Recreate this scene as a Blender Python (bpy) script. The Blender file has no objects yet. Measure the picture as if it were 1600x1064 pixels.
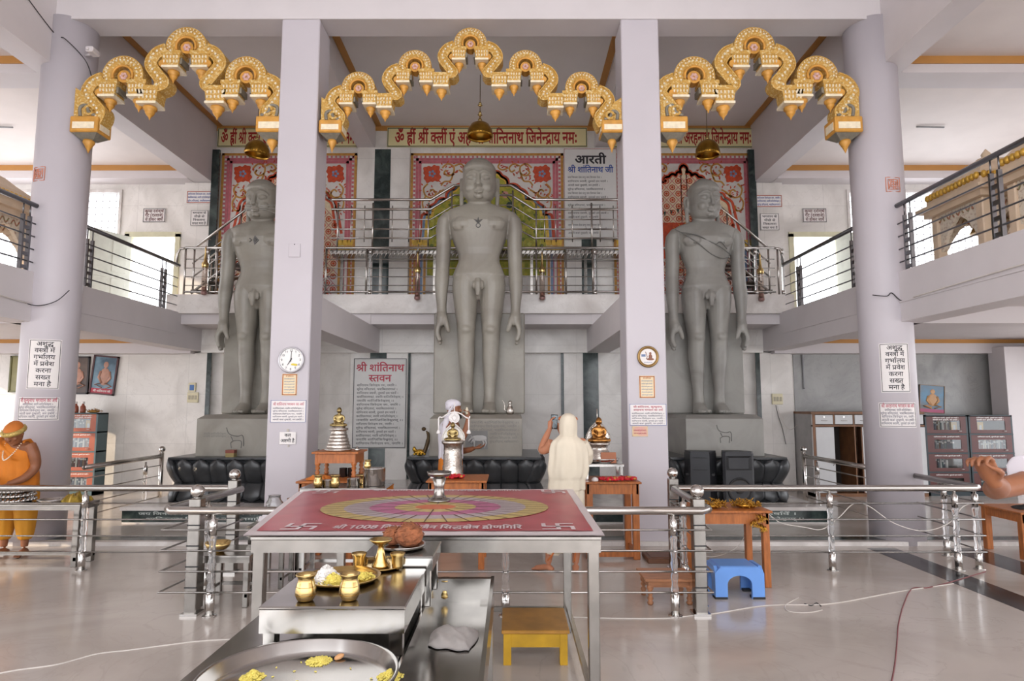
import bpy, math, random
from math import sin, cos, pi, radians, sqrt, atan2, tan
from mathutils import Vector, Matrix
random.seed(7)
SC = bpy.context.scene
COL = SC.collection

# ------------------------------------------------------------------ camera, sky, sun, exposure
H_EYE = 1.65
F_PX = 1000.0
PITCH = math.atan(0.1)
camd = bpy.data.cameras.new('camera'); camd.sensor_width = 36.0
camd.lens = 36.0 * F_PX / 1600.0; camd.clip_start = 0.05; camd.clip_end = 200
cam = bpy.data.objects.new('camera', camd); COL.objects.link(cam)
cam.location = (0, 0, H_EYE); cam.rotation_euler = (pi / 2 + PITCH, 0, 0)
SC.camera = cam
SC.view_settings.view_transform = 'Standard'
SC.view_settings.look = 'None'
SC.view_settings.gamma = 1.0
SC.view_settings.exposure = 0.82
SC.view_settings.use_curve_mapping = False

world = bpy.data.worlds.new('sky'); SC.world = world; world.use_nodes = True
wn = world.node_tree.nodes; wl = world.node_tree.links
wbg = wn['Background']; wbg.inputs['Color'].default_value = (0.95, 0.96, 1.0, 1); wbg.inputs['Strength'].default_value = 2.2
sund = bpy.data.lights.new('sun', 'SUN'); sund.energy = 2.2; sund.angle = radians(0.6); sund.color = (1.0, 0.80, 0.58)
sun = bpy.data.objects.new('sun', sund); COL.objects.link(sun); sun.location = (-20, -10, 12)
sun.rotation_euler = Vector((0.75, 0.45, -0.30)).to_track_quat('-Z', 'Y').to_euler()

_c, _s = cos(PITCH), sin(PITCH)
def at(u, v, Y):
    """world point at depth Y seen at photo coordinates (u, v); used only to take measurements"""
    a = (u - 800) / F_PX; b = (532 - v) / F_PX
    t = Y / (_c - b * _s)
    return Vector((a * t, Y, H_EYE + t * (_s + b * _c)))
def atz(u, v, z):
    a = (u - 800) / F_PX; b = (532 - v) / F_PX
    t = (z - H_EYE) / (_s + b * _c)
    return Vector((a * t, t * (_c - b * _s), z))

# ------------------------------------------------------------------ materials
def srgb(h):
    h = h.lstrip('#'); r = [int(h[i:i + 2], 16) / 255 for i in (0, 2, 4)]
    return tuple((x / 12.92 if x <= .04045 else ((x + .055) / 1.055) ** 2.4) for x in r) + (1,)
MATS = {}
def mat(name, col, rough=.5, metal=0., vary=0.06, scale=6., bump=0., bscale=30., trans=0., col2=None, spec=None, alpha=1., stretch=None, thresh=None):
    if name in MATS: return MATS[name]
    m = bpy.data.materials.new(name); m.use_nodes = True
    nt = m.node_tree; N = nt.nodes; L = nt.links
    p = N['Principled BSDF']
    c = srgb(col) if isinstance(col, str) else col
    p.inputs['Roughness'].default_value = rough; p.inputs['Metallic'].default_value = metal
    if trans: p.inputs['Transmission Weight'].default_value = trans
    if alpha < 1: p.inputs['Alpha'].default_value = alpha
    if spec is not None: p.inputs['Specular IOR Level'].default_value = spec
    tc = N.new('ShaderNodeTexCoord'); mp = N.new('ShaderNodeMapping')
    L.new(tc.outputs['Object'], mp.inputs['Vector'])
    if stretch: mp.inputs['Scale'].default_value = stretch
    nz = N.new('ShaderNodeTexNoise'); nz.inputs['Scale'].default_value = scale; nz.inputs['Detail'].default_value = 5
    L.new(mp.outputs['Vector'], nz.inputs['Vector'])
    rp = N.new('ShaderNodeValToRGB')
    if col2:
        c2 = srgb(col2) if isinstance(col2, str) else col2
        a, b = c, c2
    else:
        a = tuple(min(1, x * (1 - vary)) for x in c[:3]) + (1,); b = tuple(min(1, x * (1 + vary)) for x in c[:3]) + (1,)
    rp.color_ramp.elements[0].color = a; rp.color_ramp.elements[1].color = b
    lo, hi = thresh or (.35, .65)
    rp.color_ramp.elements[0].position = lo; rp.color_ramp.elements[1].position = hi
    L.new(nz.outputs['Fac'], rp.inputs['Fac']); L.new(rp.outputs['Color'], p.inputs['Base Color'])
    if bump:
        n2 = N.new('ShaderNodeTexNoise'); n2.inputs['Scale'].default_value = bscale; n2.inputs['Detail'].default_value = 4
        L.new(mp.outputs['Vector'], n2.inputs['Vector'])
        bp = N.new('ShaderNodeBump'); bp.inputs['Strength'].default_value = bump; bp.inputs['Distance'].default_value = .02
        L.new(n2.outputs['Fac'], bp.inputs['Height']); L.new(bp.outputs['Normal'], p.inputs['Normal'])
    MATS[name] = m
    return m
def marble(name, base, vein, rough=.3, scale=.8, amt=.6, blotch=None, tile=None, grout=.8):
    """stone with soft clouds and thin veins; optional slab joints every `tile` metres"""
    if name in MATS: return MATS[name]
    m = bpy.data.materials.new(name); m.use_nodes = True
    nt = m.node_tree; N = nt.nodes; L = nt.links; p = N['Principled BSDF']
    p.inputs['Roughness'].default_value = rough
    tc = N.new('ShaderNodeTexCoord')
    n1 = N.new('ShaderNodeTexNoise'); n1.inputs['Scale'].default_value = scale; n1.inputs['Detail'].default_value = 7; n1.inputs['Distortion'].default_value = 1.4
    L.new(tc.outputs['Object'], n1.inputs['Vector'])
    r1 = N.new('ShaderNodeValToRGB'); e = r1.color_ramp.elements
    e[0].position = .30; e[0].color = srgb(vein); e[1].position = .58; e[1].color = srgb(base)
    L.new(n1.outputs['Fac'], r1.inputs['Fac'])
    n2 = N.new('ShaderNodeTexNoise'); n2.inputs['Scale'].default_value = scale * 2.1; n2.inputs['Detail'].default_value = 9; n2.inputs['Distortion'].default_value = 2.2
    L.new(tc.outputs['Object'], n2.inputs['Vector'])
    r2 = N.new('ShaderNodeValToRGB'); e = r2.color_ramp.elements
    e[0].position = .485; e[0].color = (0, 0, 0, 1); e[1].position = .515; e[1].color = (0, 0, 0, 1)
    k = e.new(.50); k.color = (1, 1, 1, 1)
    L.new(n2.outputs['Fac'], r2.inputs['Fac'])
    mul = N.new('ShaderNodeMath'); mul.operation = 'MULTIPLY'; mul.inputs[1].default_value = amt
    L.new(r2.outputs['Color'], mul.inputs[0])
    mx = N.new('ShaderNodeMixRGB'); mx.inputs['Color2'].default_value = srgb(vein)
    L.new(mul.outputs[0], mx.inputs['Fac']); L.new(r1.outputs['Color'], mx.inputs['Color1'])
    out = mx.outputs['Color']
    if tile:
        bk = N.new('ShaderNodeTexBrick'); bk.offset = 0; bk.inputs['Scale'].default_value = 1
        bk.inputs['Brick Width'].default_value = tile[0]; bk.inputs['Row Height'].default_value = tile[1]; bk.inputs['Mortar Size'].default_value = .006
        bk.inputs['Color1'].default_value = (1, 1, 1, 1); bk.inputs['Color2'].default_value = (.95, .95, .95, 1); bk.inputs['Mortar'].default_value = (grout, grout, grout, 1)
        mp = N.new('ShaderNodeMapping')
        if len(tile) > 2: mp.inputs['Rotation'].default_value = (pi / 2, 0, 0)
        L.new(tc.outputs['Object'], mp.inputs['Vector']); L.new(mp.outputs['Vector'], bk.inputs['Vector'])
        m2 = N.new('ShaderNodeMixRGB'); m2.blend_type = 'MULTIPLY'; m2.inputs['Fac'].default_value = 1
        L.new(out, m2.inputs['Color1']); L.new(bk.outputs['Color'], m2.inputs['Color2']); out = m2.outputs['Color']
    L.new(out, p.inputs['Base Color'])
    MATS[name] = m
    return m

# ------------------------------------------------------------------ mesh builder
class MB:
    def __init__(s): s.v = []; s.f = []; s.mi = []; s.sm = []; s.M = Matrix.Identity(4)
    def add(s, vs, fs, mi=0, sm=False):
        o = len(s.v); M = s.M
        s.v += [tuple(M @ Vector(p)) for p in vs]
        for f in fs:
            s.f.append(tuple(i + o for i in f)); s.mi.append(mi); s.sm.append(sm)
        return s
    def box(s, x0, x1, y0, y1, z0, z1, mi=0, bev=0.):
        if bev > 0:
            b = min(bev, (x1 - x0) * .45, (y1 - y0) * .45, (z1 - z0) * .45)
            V = []; idx = {}
            for ix in (0, 1):
                for iy in (0, 1):
                    for iz in (0, 1):
                        X = (x0, x1)[ix]; Y = (y0, y1)[iy]; Z = (z0, z1)[iz]
                        dx = b if ix == 0 else -b; dy = b if iy == 0 else -b; dz = b if iz == 0 else -b
                        for ax, pt in enumerate(((X, Y + dy, Z + dz), (X + dx, Y, Z + dz), (X + dx, Y + dy, Z))):
                            idx[(ix, iy, iz, ax)] = len(V); V.append(pt)
            F = []
            g = lambda a, b_, c, ax: idx[(a, b_, c, ax)]
            for ix in (0, 1):
                q = [g(ix, 0, 0, 0), g(ix, 1, 0, 0), g(ix, 1, 1, 0), g(ix, 0, 1, 0)]; F.append(q if ix else q[::-1])
            for iy in (0, 1):
                q = [g(0, iy, 0, 1), g(1, iy, 0, 1), g(1, iy, 1, 1), g(0, iy, 1, 1)]; F.append(q[::-1] if iy else q)
            for iz in (0, 1):
                q = [g(0, 0, iz, 2), g(1, 0, iz, 2), g(1, 1, iz, 2), g(0, 1, iz, 2)]; F.append(q if iz else q[::-1])
            for a in (0, 1):
                for c in (0, 1):
                    F.append([g(a, c, 0, 0), g(a, c, 1, 0), g(a, c, 1, 1), g(a, c, 0, 1)])
                    F.append([g(a, 0, c, 0), g(a, 1, c, 0), g(a, 1, c, 2), g(a, 0, c, 2)])
                    F.append([g(0, a, c, 1), g(1, a, c, 1), g(1, a, c, 2), g(0, a, c, 2)])
            for a in (0, 1):
                for b_ in (0, 1):
                    for c in (0, 1): F.append([g(a, b_, c, 0), g(a, b_, c, 1), g(a, b_, c, 2)])
            return s.add(V, F, mi)
        V = [(x, y, z) for z in (z0, z1) for y in (y0, y1) for x in (x0, x1)]
        return s.add(V, [(0, 2, 3, 1), (4, 5, 7, 6), (0, 1, 5, 4), (2, 6, 7, 3), (0, 4, 6, 2), (1, 3, 7, 5)], mi)
    def tube(s, pts, r, n=10, mi=0, caps=True, closed=False, sx=1., sy=1.):
        """round tube through points; r is a radius or a list of radii"""
        P = [Vector(p) for p in pts]; K = len(P)
        R = r if isinstance(r, (list, tuple)) else [r] * K
        V = []; up = None
        for i in range(K):
            a = P[(i - 1) % K] if (i or closed) else P[i]; b = P[(i + 1) % K] if (i < K - 1 or closed) else P[i]
            d = (b - a); d = d.normalized() if d.length > 1e-9 else Vector((0, 0, 1))
            if up is None:
                up = Vector((0, 0, 1)) if abs(d.z) < .9 else Vector((0, 1, 0))
            side = d.cross(up)
            side = side.normalized() if side.length > 1e-6 else Vector((1, 0, 0))
            up = side.cross(d).normalized()
            for k in range(n):
                an = 2 * pi * k / n
                V.append(tuple(P[i] + side * (cos(an) * R[i] * sx) + up * (sin(an) * R[i] * sy)))
        F = []
        for i in range(K if closed else K - 1):
            j = (i + 1) % K
            for k in range(n):
                l = (k + 1) % n
                F.append((i * n + k, i * n + l, j * n + l, j * n + k))
        if caps and not closed:
            F.append(tuple(range(n))[::-1]); F.append(tuple((K - 1) * n + k for k in range(n)))
        return s.add(V, F, mi, True)
    def loft(s, secs, n=24, mi=0, p=2., caps=True):
        """horizontal super-elliptic sections (x, y, z, rx, ry)"""
        V = []
        for (x, y, z, rx, ry) in secs:
            for k in range(n):
                a = 2 * pi * k / n; ca, sa = cos(a), sin(a)
                e = 2. / p
                V.append((x + rx * math.copysign(abs(ca) ** e, ca), y + ry * math.copysign(abs(sa) ** e, sa), z))
        F = []
        for i in range(len(secs) - 1):
            for k in range(n):
                l = (k + 1) % n
                F.append((i * n + k, i * n + l, (i + 1) * n + l, (i + 1) * n + k))
        if caps:
            F.append(tuple(range(n))[::-1]); F.append(tuple((len(secs) - 1) * n + k for k in range(n)))
        return s.add(V, F, mi, True)
    def lathe(s, prof, c=(0, 0, 0), n=28, mi=0, closed=False):
        """revolve (r, z) profile about the vertical through c"""
        V = []; K = len(prof)
        for r, z in prof:
            for k in range(n):
                a = 2 * pi * k / n
                V.append((c[0] + r * cos(a), c[1] + r * sin(a), c[2] + z))
        F = []
        for i in range(K - 1):
            for k in range(n):
                l = (k + 1) % n
                F.append((i * n + k, i * n + l, (i + 1) * n + l, (i + 1) * n + k))
        if not closed:
            if prof[0][0] > 1e-5: F.append(tuple(range(n))[::-1])
            if prof[-1][0] > 1e-5: F.append(tuple((K - 1) * n + k for k in range(n)))
        return s.add(V, F, mi, True)
    def ball(s, c, r, n=14, mi=0):
        rx, ry, rz = r if isinstance(r, (tuple, list)) else (r, r, r)
        V = [(c[0], c[1], c[2] - rz)]; m = max(5, n // 2)
        for i in range(1, m):
            ph = -pi / 2 + pi * i / m
            for k in range(n):
                a = 2 * pi * k / n
                V.append((c[0] + rx * cos(ph) * cos(a), c[1] + ry * cos(ph) * sin(a), c[2] + rz * sin(ph)))
        V.append((c[0], c[1], c[2] + rz)); T = len(V) - 1
        F = []
        for k in range(n):
            l = (k + 1) % n
            F.append((0, 1 + l, 1 + k)); F.append((T, T - n + k, T - n + l))
            for i in range(m - 2):
                a = 1 + i * n
                F.append((a + k, a + l, a + n + l, a + n + k))
        return s.add(V, F, mi, True)
    def prism(s, poly, y0, y1, mi=0, axis='y'):
        """extrude an (x, z) outline from y0 to y1 (axis 'y'), or an (x, y) outline in z (axis 'z'), or (y, z) along x"""
        f = {'y': lambda a, b, t: (a, t, b), 'z': lambda a, b, t: (a, b, t), 'x': lambda a, b, t: (t, a, b)}[axis]
        n = len(poly)
        V = [f(a, b, y0) for a, b in poly] + [f(a, b, y1) for a, b in poly]
        F = [tuple(range(n)), tuple(range(n, 2 * n))[::-1]]
        for i in range(n):
            j = (i + 1) % n
            F.append((i, i + n, j + n, j))
        return s.add(V, F, mi)
    def strip(s, pts, w, y0, y1, mi=0, closed=False):
        """flat ribbon of width w along an (x, z) path, thick from y0 to y1"""
        n = len(pts); A = []; B = []
        for i in range(n):
            a = pts[(i - 1) % n] if (i or closed) else pts[i]; b = pts[(i + 1) % n] if (i < n - 1 or closed) else pts[i]
            dx, dz = b[0] - a[0], b[1] - a[1]; l = math.hypot(dx, dz) or 1
            nx, nz = -dz / l, dx / l
            A.append((pts[i][0] + nx * w / 2, pts[i][1] + nz * w / 2)); B.append((pts[i][0] - nx * w / 2, pts[i][1] - nz * w / 2))
        V = []
        for i in range(n):
            V += [(A[i][0], y0, A[i][1]), (B[i][0], y0, B[i][1]), (B[i][0], y1, B[i][1]), (A[i][0], y1, A[i][1])]
        F = []
        for i in range(n if closed else n - 1):
            j = (i + 1) % n
            for k in range(4):
                l = (k + 1) % 4
                F.append((4 * i + k, 4 * i + l, 4 * j + l, 4 * j + k))
        if not closed:
            F += [(3, 2, 1, 0), (4 * n - 4, 4 * n - 3, 4 * n - 2, 4 * n - 1)]
        return s.add(V, F, mi)
    def mesh(s, name):
        me = bpy.data.meshes.new(name); me.from_pydata(s.v, [], s.f)
        me.polygons.foreach_set('material_index', s.mi); me.polygons.foreach_set('use_smooth', s.sm)
        me.update()
        import bmesh
        bm = bmesh.new(); bm.from_mesh(me)
        bmesh.ops.recalc_face_normals(bm, faces=bm.faces); bm.to_mesh(me); bm.free()
        return me
    def build(s, name, m, parent=None, **k):
        me = s.mesh(name)
        for x in (m if isinstance(m, (list, tuple)) else [m]): me.materials.append(x)
        return link(name, me, parent, **k)

def link(name, me, parent=None, label=None, cat=None, group=None, kind=None, loc=None):
    o = bpy.data.objects.new(name, me); COL.objects.link(o)
    if parent is not None:
        o.parent = parent
        o.matrix_parent_inverse = Matrix.Translation(-Vector(parent.location)) if parent.type == 'EMPTY' and not parent.get('_local') else Matrix.Identity(4)
    if loc is not None: o.location = loc
    return tag(o, label, cat, group, kind)
def tag(o, label=None, cat=None, group=None, kind=None):
    if label: o['label'] = label
    if cat: o['category'] = cat
    if group: o['group'] = group
    if kind: o['kind'] = kind
    return o
def thing(name, loc, label, cat, group=None):
    """an Empty at the base of a thing; its parts are built in world coordinates"""
    o = bpy.data.objects.new(name, None); COL.objects.link(o); o.location = loc; o.empty_display_size = .1
    return tag(o, label, cat, group)
def copy_thing(src, delta, label=None, group=None, rotz=0., scale=1.):
    """copy of a thing with copies of its parts and sub-parts"""
    def cp(o, par):
        c = o.copy(); COL.objects.link(c)
        if par is not None: c.parent = par
        for ch in o.children: cp(ch, c)
        return c
    r = cp(src, None); r.location = Vector(src.location) + Vector(delta)
    if rotz: r.rotation_euler = (0, 0, rotz)
    if scale != 1.: r.scale = (scale, scale, scale)
    if label: r['label'] = label
    if group: r['group'] = group
    return r
def struct(name, mb, m): return mb.build(name, m, kind='structure')
def remesh(mb, name, m, voxel, smooth=5, parent=None, fac=.5, **k):
    """fuse the builder's overlapping closed pieces into one continuous surface"""
    me = mb.mesh(name)
    o = bpy.data.objects.new('tmp', me); COL.objects.link(o)
    r = o.modifiers.new('r', 'REMESH'); r.mode = 'VOXEL'; r.voxel_size = voxel
    if smooth:
        sm = o.modifiers.new('s', 'SMOOTH'); sm.iterations = smooth; sm.factor = fac
    dg = bpy.context.evaluated_depsgraph_get(); dg.update()
    out = bpy.data.meshes.new_from_object(o.evaluated_get(dg)); out.name = name
    bpy.data.objects.remove(o); bpy.data.meshes.remove(me)
    out.materials.clear(); out.materials.append(m)
    out.polygons.foreach_set('use_smooth', [True] * len(out.polygons)); out.polygons.foreach_set('material_index', [0] * len(out.polygons))
    return link(name, out, parent, **k)
def spline(pts, n=8, closed=False):
    """Catmull-Rom through points (any dimension)"""
    P = [tuple(p) for p in pts]; K = len(P); out = []
    rng = range(K if closed else K - 1)
    for i in rng:
        p0 = P[(i - 1) % K] if (i or closed) else P[0]; p1 = P[i]; p2 = P[(i + 1) % K]; p3 = P[(i + 2) % K] if (i + 2 < K or closed) else P[-1]
        for k in range(n):
            t = k / n
            out.append(tuple(.5 * (2 * b + (c - a) * t + (2 * a - 5 * b + 4 * c - d) * t * t + (3 * b - a - 3 * c + d) * t ** 3) for a, b, c, d in zip(p0, p1, p2, p3)))
    if not closed: out.append(P[-1])
    return out
def arc(cx, cz, r, a0, a1, n=14): return [(cx + r * cos(radians(a0 + (a1 - a0) * i / n)), cz + r * sin(radians(a0 + (a1 - a0) * i / n))) for i in range(n + 1)]

# ------------------------------------------------------------------ lettering
GLYPHS={
6:"-185,772 0,24q 33,34q 22,0 23,0q 32,-34q 0,-24 0,-24q -32,-34q -23,0 -22,0q -33,34q",
7:"78,435 0,26q 36,38q 25,0 25,0q 36,-38q 0,-26 0,-26q -36,-38q -25,0 -25,0q -36,38q|78,118 0,26q 36,38q 25,0 25,0q 36,-38q 0,-26 0,-26q -36,-38q -25,0 -25,0q -36,38q",
9:"470,218 0,-70q -91,-68q -67,0 -86,0q -134,128q -63,148 71,26 43,-106q 100,-123q 62,0 38,0q 48,35q 0,39 0,37q -41,58q -32,25 -27,-5q -31,-1 -5,70 68,2q 57,44q 0,37 0,36q -47,32q -31,0 -37,0q -60,-20q -34,-17 -25,69 26,14q 77,24q 49,0 78,0q 83,-78q 0,-59 0,-78q -67,-42 11,-10q 9,-10 38,-5q 36,0 32,0q 50,6q 26,7 0,188 -73,0 0,71 258,0 0,-71 -104,0 0,-551 -81,0 0,290 -24,-6q -46,-5q -26,0 -17,0q -26,3 15,-30q",
10:"470,218 0,-70q -91,-68q -67,0 -86,0q -134,128q -63,148 71,26 43,-106q 100,-123q 62,0 38,0q 48,35q 0,39 0,37q -41,58q -32,25 -27,-5q -31,-1 -5,70 68,2q 57,44q 0,37 0,36q -47,32q -31,0 -37,0q -60,-20q -34,-17 -25,69 26,14q 77,24q 49,0 78,0q 83,-78q 0,-59 0,-78q -67,-42 11,-10q 9,-10 38,-5q 36,0 32,0q 50,6q 26,7 0,188 -73,0 0,71 517,0 0,-71 -104,0 0,-551 -81,0 0,551 -178,0 0,-551 -81,0 0,290 -24,-6q -46,-5q -26,0 -17,0q -26,3 15,-30q",
20:"568,551 -94,0 0,-171 0,-51q -15,-60q -18,-23 -37,-48q -81,-6 -16,74 22,4q 31,11q 10,11 12,12q 11,35q 0,41 0,171 -233,0 0,-198 0,-46q 6,-58q 20,-38q 40,-31q 34,-20 110,-62 63,-36q 53,-65q 0,-50 0,-40q -33,-71q -14,-20 -72,42 13,20q 23,45q 0,22 0,19q -16,29q -48,35q -49,28 -87,50 -39,23q -55,49q -14,34 -16,36q 0,68 0,235 -79,0 0,71 568,0|394,615 -21,79q -41,91q -50,38q -34,0 -22,0q -34,-9q -14,-5 -24,73 39,14q 52,0 54,0q 79,-51q 63,-123q 28,-107",
25:"777,551 -325,0 0,-202 48,50q 69,0 65,0q 82,-83q 0,-77 0,-46q -30,-104q -35,-50 -72,41 25,32q 32,84q 0,41 0,47q -39,46q -35,0 -54,0q -56,-72 0,-258 -81,0 0,174 -24,-20q -71,-36q -50,0 -47,0q -83,38q -50,77q 0,57 0,80q 110,94q 88,0 23,0q 57,-7q 15,-3 -6,-73 -16,4q -49,6q -19,0 -58,0q -64,-52q 0,-47 0,-53q 61,-51q 40,0 44,0q 69,42q 30,30 0,291 -371,0 0,71 777,0",
27:"208,551 0,-317 0,-26q -25,-30q -23,0 -26,0q -55,42q -38,60q 0,28 0,23q 27,28q 34,0 25,0 0,192 -127,0 0,71 578,0 0,-71 -104,0 0,-551 -81,0 0,551",
28:"605,551 -103,0 0,-551 -81,0 0,166 -31,-20q -76,-28q -55,0 -77,0q -96,81q 0,67 0,28q 20,52q 22,20 -40,19q -46,70q 0,42 0,31q 10,23 -52,0 0,71 605,0|167,269 0,-42q 56,-39q 44,0 52,0q 77,43q 25,29 0,291 -276,0 -22,-24q 0,-33 0,-37q 43,-40q 34,-5 28,7q 35,0 27,0q 18,-2 -6,-70 -7,1q -16,0q -6,0 -49,0q -57,-40q",
31:"296,70 77,0q 126,63q 75,108q 0,69 0,47q -46,62q -41,0 -34,0q -29,-36q 0,-25 0,-32q 53,-51q 58,-14 -33,-63 -81,23q -74,83q 0,52 0,48q 55,68q 53,9 0,70 -455,0 0,71 715,0 0,-71 -180,0 0,-74 51,-13q 67,-84q 0,-72 0,-58q -50,-110q -93,-88q -132,-52q -82,0 -97,0q -98,83q 0,64 0,21q 15,45q 16,18 -42,20q -47,65q 0,43 0,60q 90,64q 73,0 17,0q 52,-5q 13,-5 -6,-69 -14,4q -35,7q -21,0 -88,0q 0,-65 0,-29q 44,-32q 34,-8 29,9q 35,0 11,0q 24,-2q 7,-1 -6,-70 -6,1q -15,0q -5,0 -94,0q 0,-70 0,-40q 62,-38q",
32:"653,551 0,-551 -81,0 0,370 -137,0 -41,0q -16,3 36,-30q 44,-80q 0,-45 0,-46q -41,-62q -67,-30q -40,0 -53,0q -96,61q -88,141q -42,119 71,25 46,-134q 100,-139q 58,0 32,0q 41,34q 0,40 0,44q -61,78q -45,28 29,64 270,0 0,110 -572,0 0,71 757,0 0,-71",
35:"519,551 -148,0 0,-202 -55,0 -48,0q -64,-16q -23,-15 -55,-38q 0,-65 0,-48q 44,-63q 71,-30q 42,0 54,0q 76,25q 42,22 27,-74 -44,-20q -99,-27q -53,0 -69,0q -109,52q -62,98q 0,70 0,65q 68,89q 111,46q 63,0 2,0 0,131 -290,0 0,71 519,0",
39:"634,551 0,-551 -81,0 0,551 -133,0 0,-230 0,-42q -17,-58q -18,-23 -21,-25q -66,-27q -47,0 -93,0q -44,59 -17,23q -18,70q 0,54 0,199 -79,0 0,71 737,0 0,-71|249,217 52,0q 20,32 11,17q 7,44q 0,43 0,198 -179,0 0,-198 0,-39q 8,-46q 10,-17 11,-16q 33,-18q",
40:"481,551 0,-551 -81,0 0,328 -109,0 -61,0q -61,-12q -19,-17 -24,-19q 0,-43 0,-49q 74,-91q 71,-57 -54,-52 -46,40q -79,80q -47,86q 0,48 0,35q 27,56q 21,18 29,25q 82,23q 68,0 128,0 0,152 -400,0 0,71 584,0 0,-71",
41:"553,551 0,-551 -81,0 0,180 -29,-19q -80,-29q -55,0 -85,0q -119,97q -21,93 95,20q 77,71q 0,54 0,50q -47,51q -37,0 -25,0q -32,-24q 0,-23 0,-51q 81,-9 -8,-70 -65,9q -76,61q 0,58 0,56q 73,57q 53,0 41,0q 75,-35q 48,-72q 0,-56 0,-74q -80,-92q -74,-29 23,-36q 58,-35q 51,0 52,0q 74,40q 32,32 0,276 -82,0 0,71 266,0 0,-71",
42:"413,-58 -21,34q -38,70q -12,27 -12,-2q -28,-3q -15,0 -42,0q -85,21q -71,47q -43,79q 0,57 0,44q 31,63q 25,22 33,29q 96,26q 59,0 5,0 0,95 -295,0 0,71 534,0 0,-71 -158,0 0,-166 -49,0 -58,0q -71,-14q -25,-16 -22,-15q -25,-46q 0,-32 0,-53q 79,-69q 82,0 6,0q 12,0q 7,1 -6,20q 0,15 0,35q 42,29q 25,0 43,0q 45,-49q 0,-29 0,-32q -29,-35q -22,-9 12,-24q 33,-51q 25,-35",
44:"0,622 569,0 0,-71 -103,0 0,-551 -81,0 0,298 -181,0 0,-54 0,-28q -28,-28q -23,0 -24,0q -54,42q -38,60q 0,28 0,23q 27,28q 34,0 287,0 0,182 -385,0",
46:"479,551 0,-551 -81,0 0,191 -29,-19q -68,-26q -47,0 -40,0q -65,27q -21,21 -25,27q -24,73q 0,64 0,193 -79,0 0,71 583,0 0,-71|398,551 -238,0 0,-182 0,-41q 6,-48q 13,-29q 11,-11 23,-23q 50,0 40,0q 70,38q 25,25",
48:"585,551 -103,0 0,-551 -81,0 0,165 -27,-18q -77,-29q -56,0 -56,0q -89,42q -50,75q 0,51 0,86q 121,92q 98,0 14,0q 40,-3q 39,-4q 11,-3 -6,-69 -20,4q -50,6q -25,0 -20,0q -18,-3 135,-168 19,14q 17,18 0,295 -401,0 0,71 585,0|127,287 0,-52q 67,-51q 48,0 18,0q 33,6q 15,5 -140,175 -41,-28q",
49:"174,632 37,0q 58,-21q 22,-25 18,-19q 23,-68q 0,-62 0,-116 201,0 0,230 -131,0 0,71 315,0 0,-71 -103,0 0,-551 -81,0 0,250 -201,0 0,-37 0,-33q -29,-29q -20,0 -19,0q -42,25q -36,39q -22,44q 0,19 0,18q 27,25q 33,0 29,0 0,105 0,47q -10,50q -11,15 -20,30q -43,0 -27,0q -28,-26q 0,-21 0,-28q 47,-30q 57,-3 -8,-71 -75,6q -89,61q 0,64 0,59q 76,53q",
50:"509,551 0,-551 -81,0 0,250 -221,0 0,-37 0,-33q -29,-29q -19,0 -19,0q -42,25q -36,39q -23,44q 0,19 0,18q 27,25q 34,0 26,0 0,230 -126,0 0,71 612,0 0,-71|428,551 -221,0 0,-230 221,0",
51:"595,622 0,-71 -104,0 0,-551 -81,0 0,179 -28,-18q -78,-29q -51,0 -90,0q -111,121q -14,100 62,13q 60,47q 0,44 0,28q -23,48q -14,18 -123,0 0,71|129,301 20,-49q 61,-49q 49,0 50,0q 74,42q 27,29 0,277 -199,0 29,-52q 0,-54 0,-108q",
52:"395,42 -54,-54 -59,49q -104,100q -80,88q -23,31 -22,31q -13,36q 0,17 0,19q 30,34q 34,0 25,0q 37,-23q 15,-21 39,20q 36,60q 0,39 0,23q -10,45q -7,15 -239,0 0,71 424,0 0,-71 -104,0 16,-35q 0,-58 0,-55q -44,-76q -76,-53q -49,-20 45,-52q 119,-111q",
54:"0,551 0,71 693,0 0,-71 -104,0 0,-551 -81,0 0,355 -6,1q -8,0 -24,0q -50,-24q -46,-63q -18,-61 -77,24 12,46q 20,35 -24,18q -48,22q -30,0 -40,0q -43,-46q 0,-36 0,-38q 43,-69q 82,-75q 58,-49 -54,-52 -58,50q -96,91q -56,93q 0,53 0,53q 49,67q 74,31q 36,0 44,0q 73,-29q 33,-27 58,56q 87,0 5,0q 4,0 0,125",
57:"571,551 -104,0 0,-551 -80,0 0,165 -26,-18q -75,-29q -53,0 -54,0q -84,42q -49,75q 0,51 0,86q 115,92q 94,0 13,0q 39,-3q 37,-4q 10,-3 -5,-73 -19,4q -48,6q -23,0 -62,0q -70,-54q 0,-50 0,-51q 63,-48q 45,0 52,0q 75,45q 25,27 0,291 -387,0 0,71 571,0",
58:"122,189 -35,0q -47,35q 0,31 0,29q 36,30q 28,0 18,0q 39,-15q 30,-23 50,16q 64,86q 0,65 0,56q -59,67q -47,0 -31,0q -30,-27q 0,-23 0,-15q 19,-35q 57,-24q 56,-2 -17,-70 -94,6q -93,83q 0,58 0,51q 71,64q 67,0 47,0q 82,-43q 51,-85q 0,-64 0,-69q -69,-117q -61,-33 45,-39q 84,-95q 31,-44 -64,-44 -51,72q -83,93q -37,30 -27,-5q|591,551 0,-551 -81,0 0,551 -89,0 0,71 274,0 0,-71",
59:"593,622 0,-71 -104,0 0,-551 -81,0 0,191 -30,-17q -74,-28q -50,0 -40,0q -65,27q -21,21 -25,27q -24,73q 0,64 0,193 -79,0 0,71|408,551 -203,0 203,-264|189,240 23,-23q 50,0 26,0q 50,16q 22,12 -201,262 0,-138 0,-41q 6,-48q 13,-29q",
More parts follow.
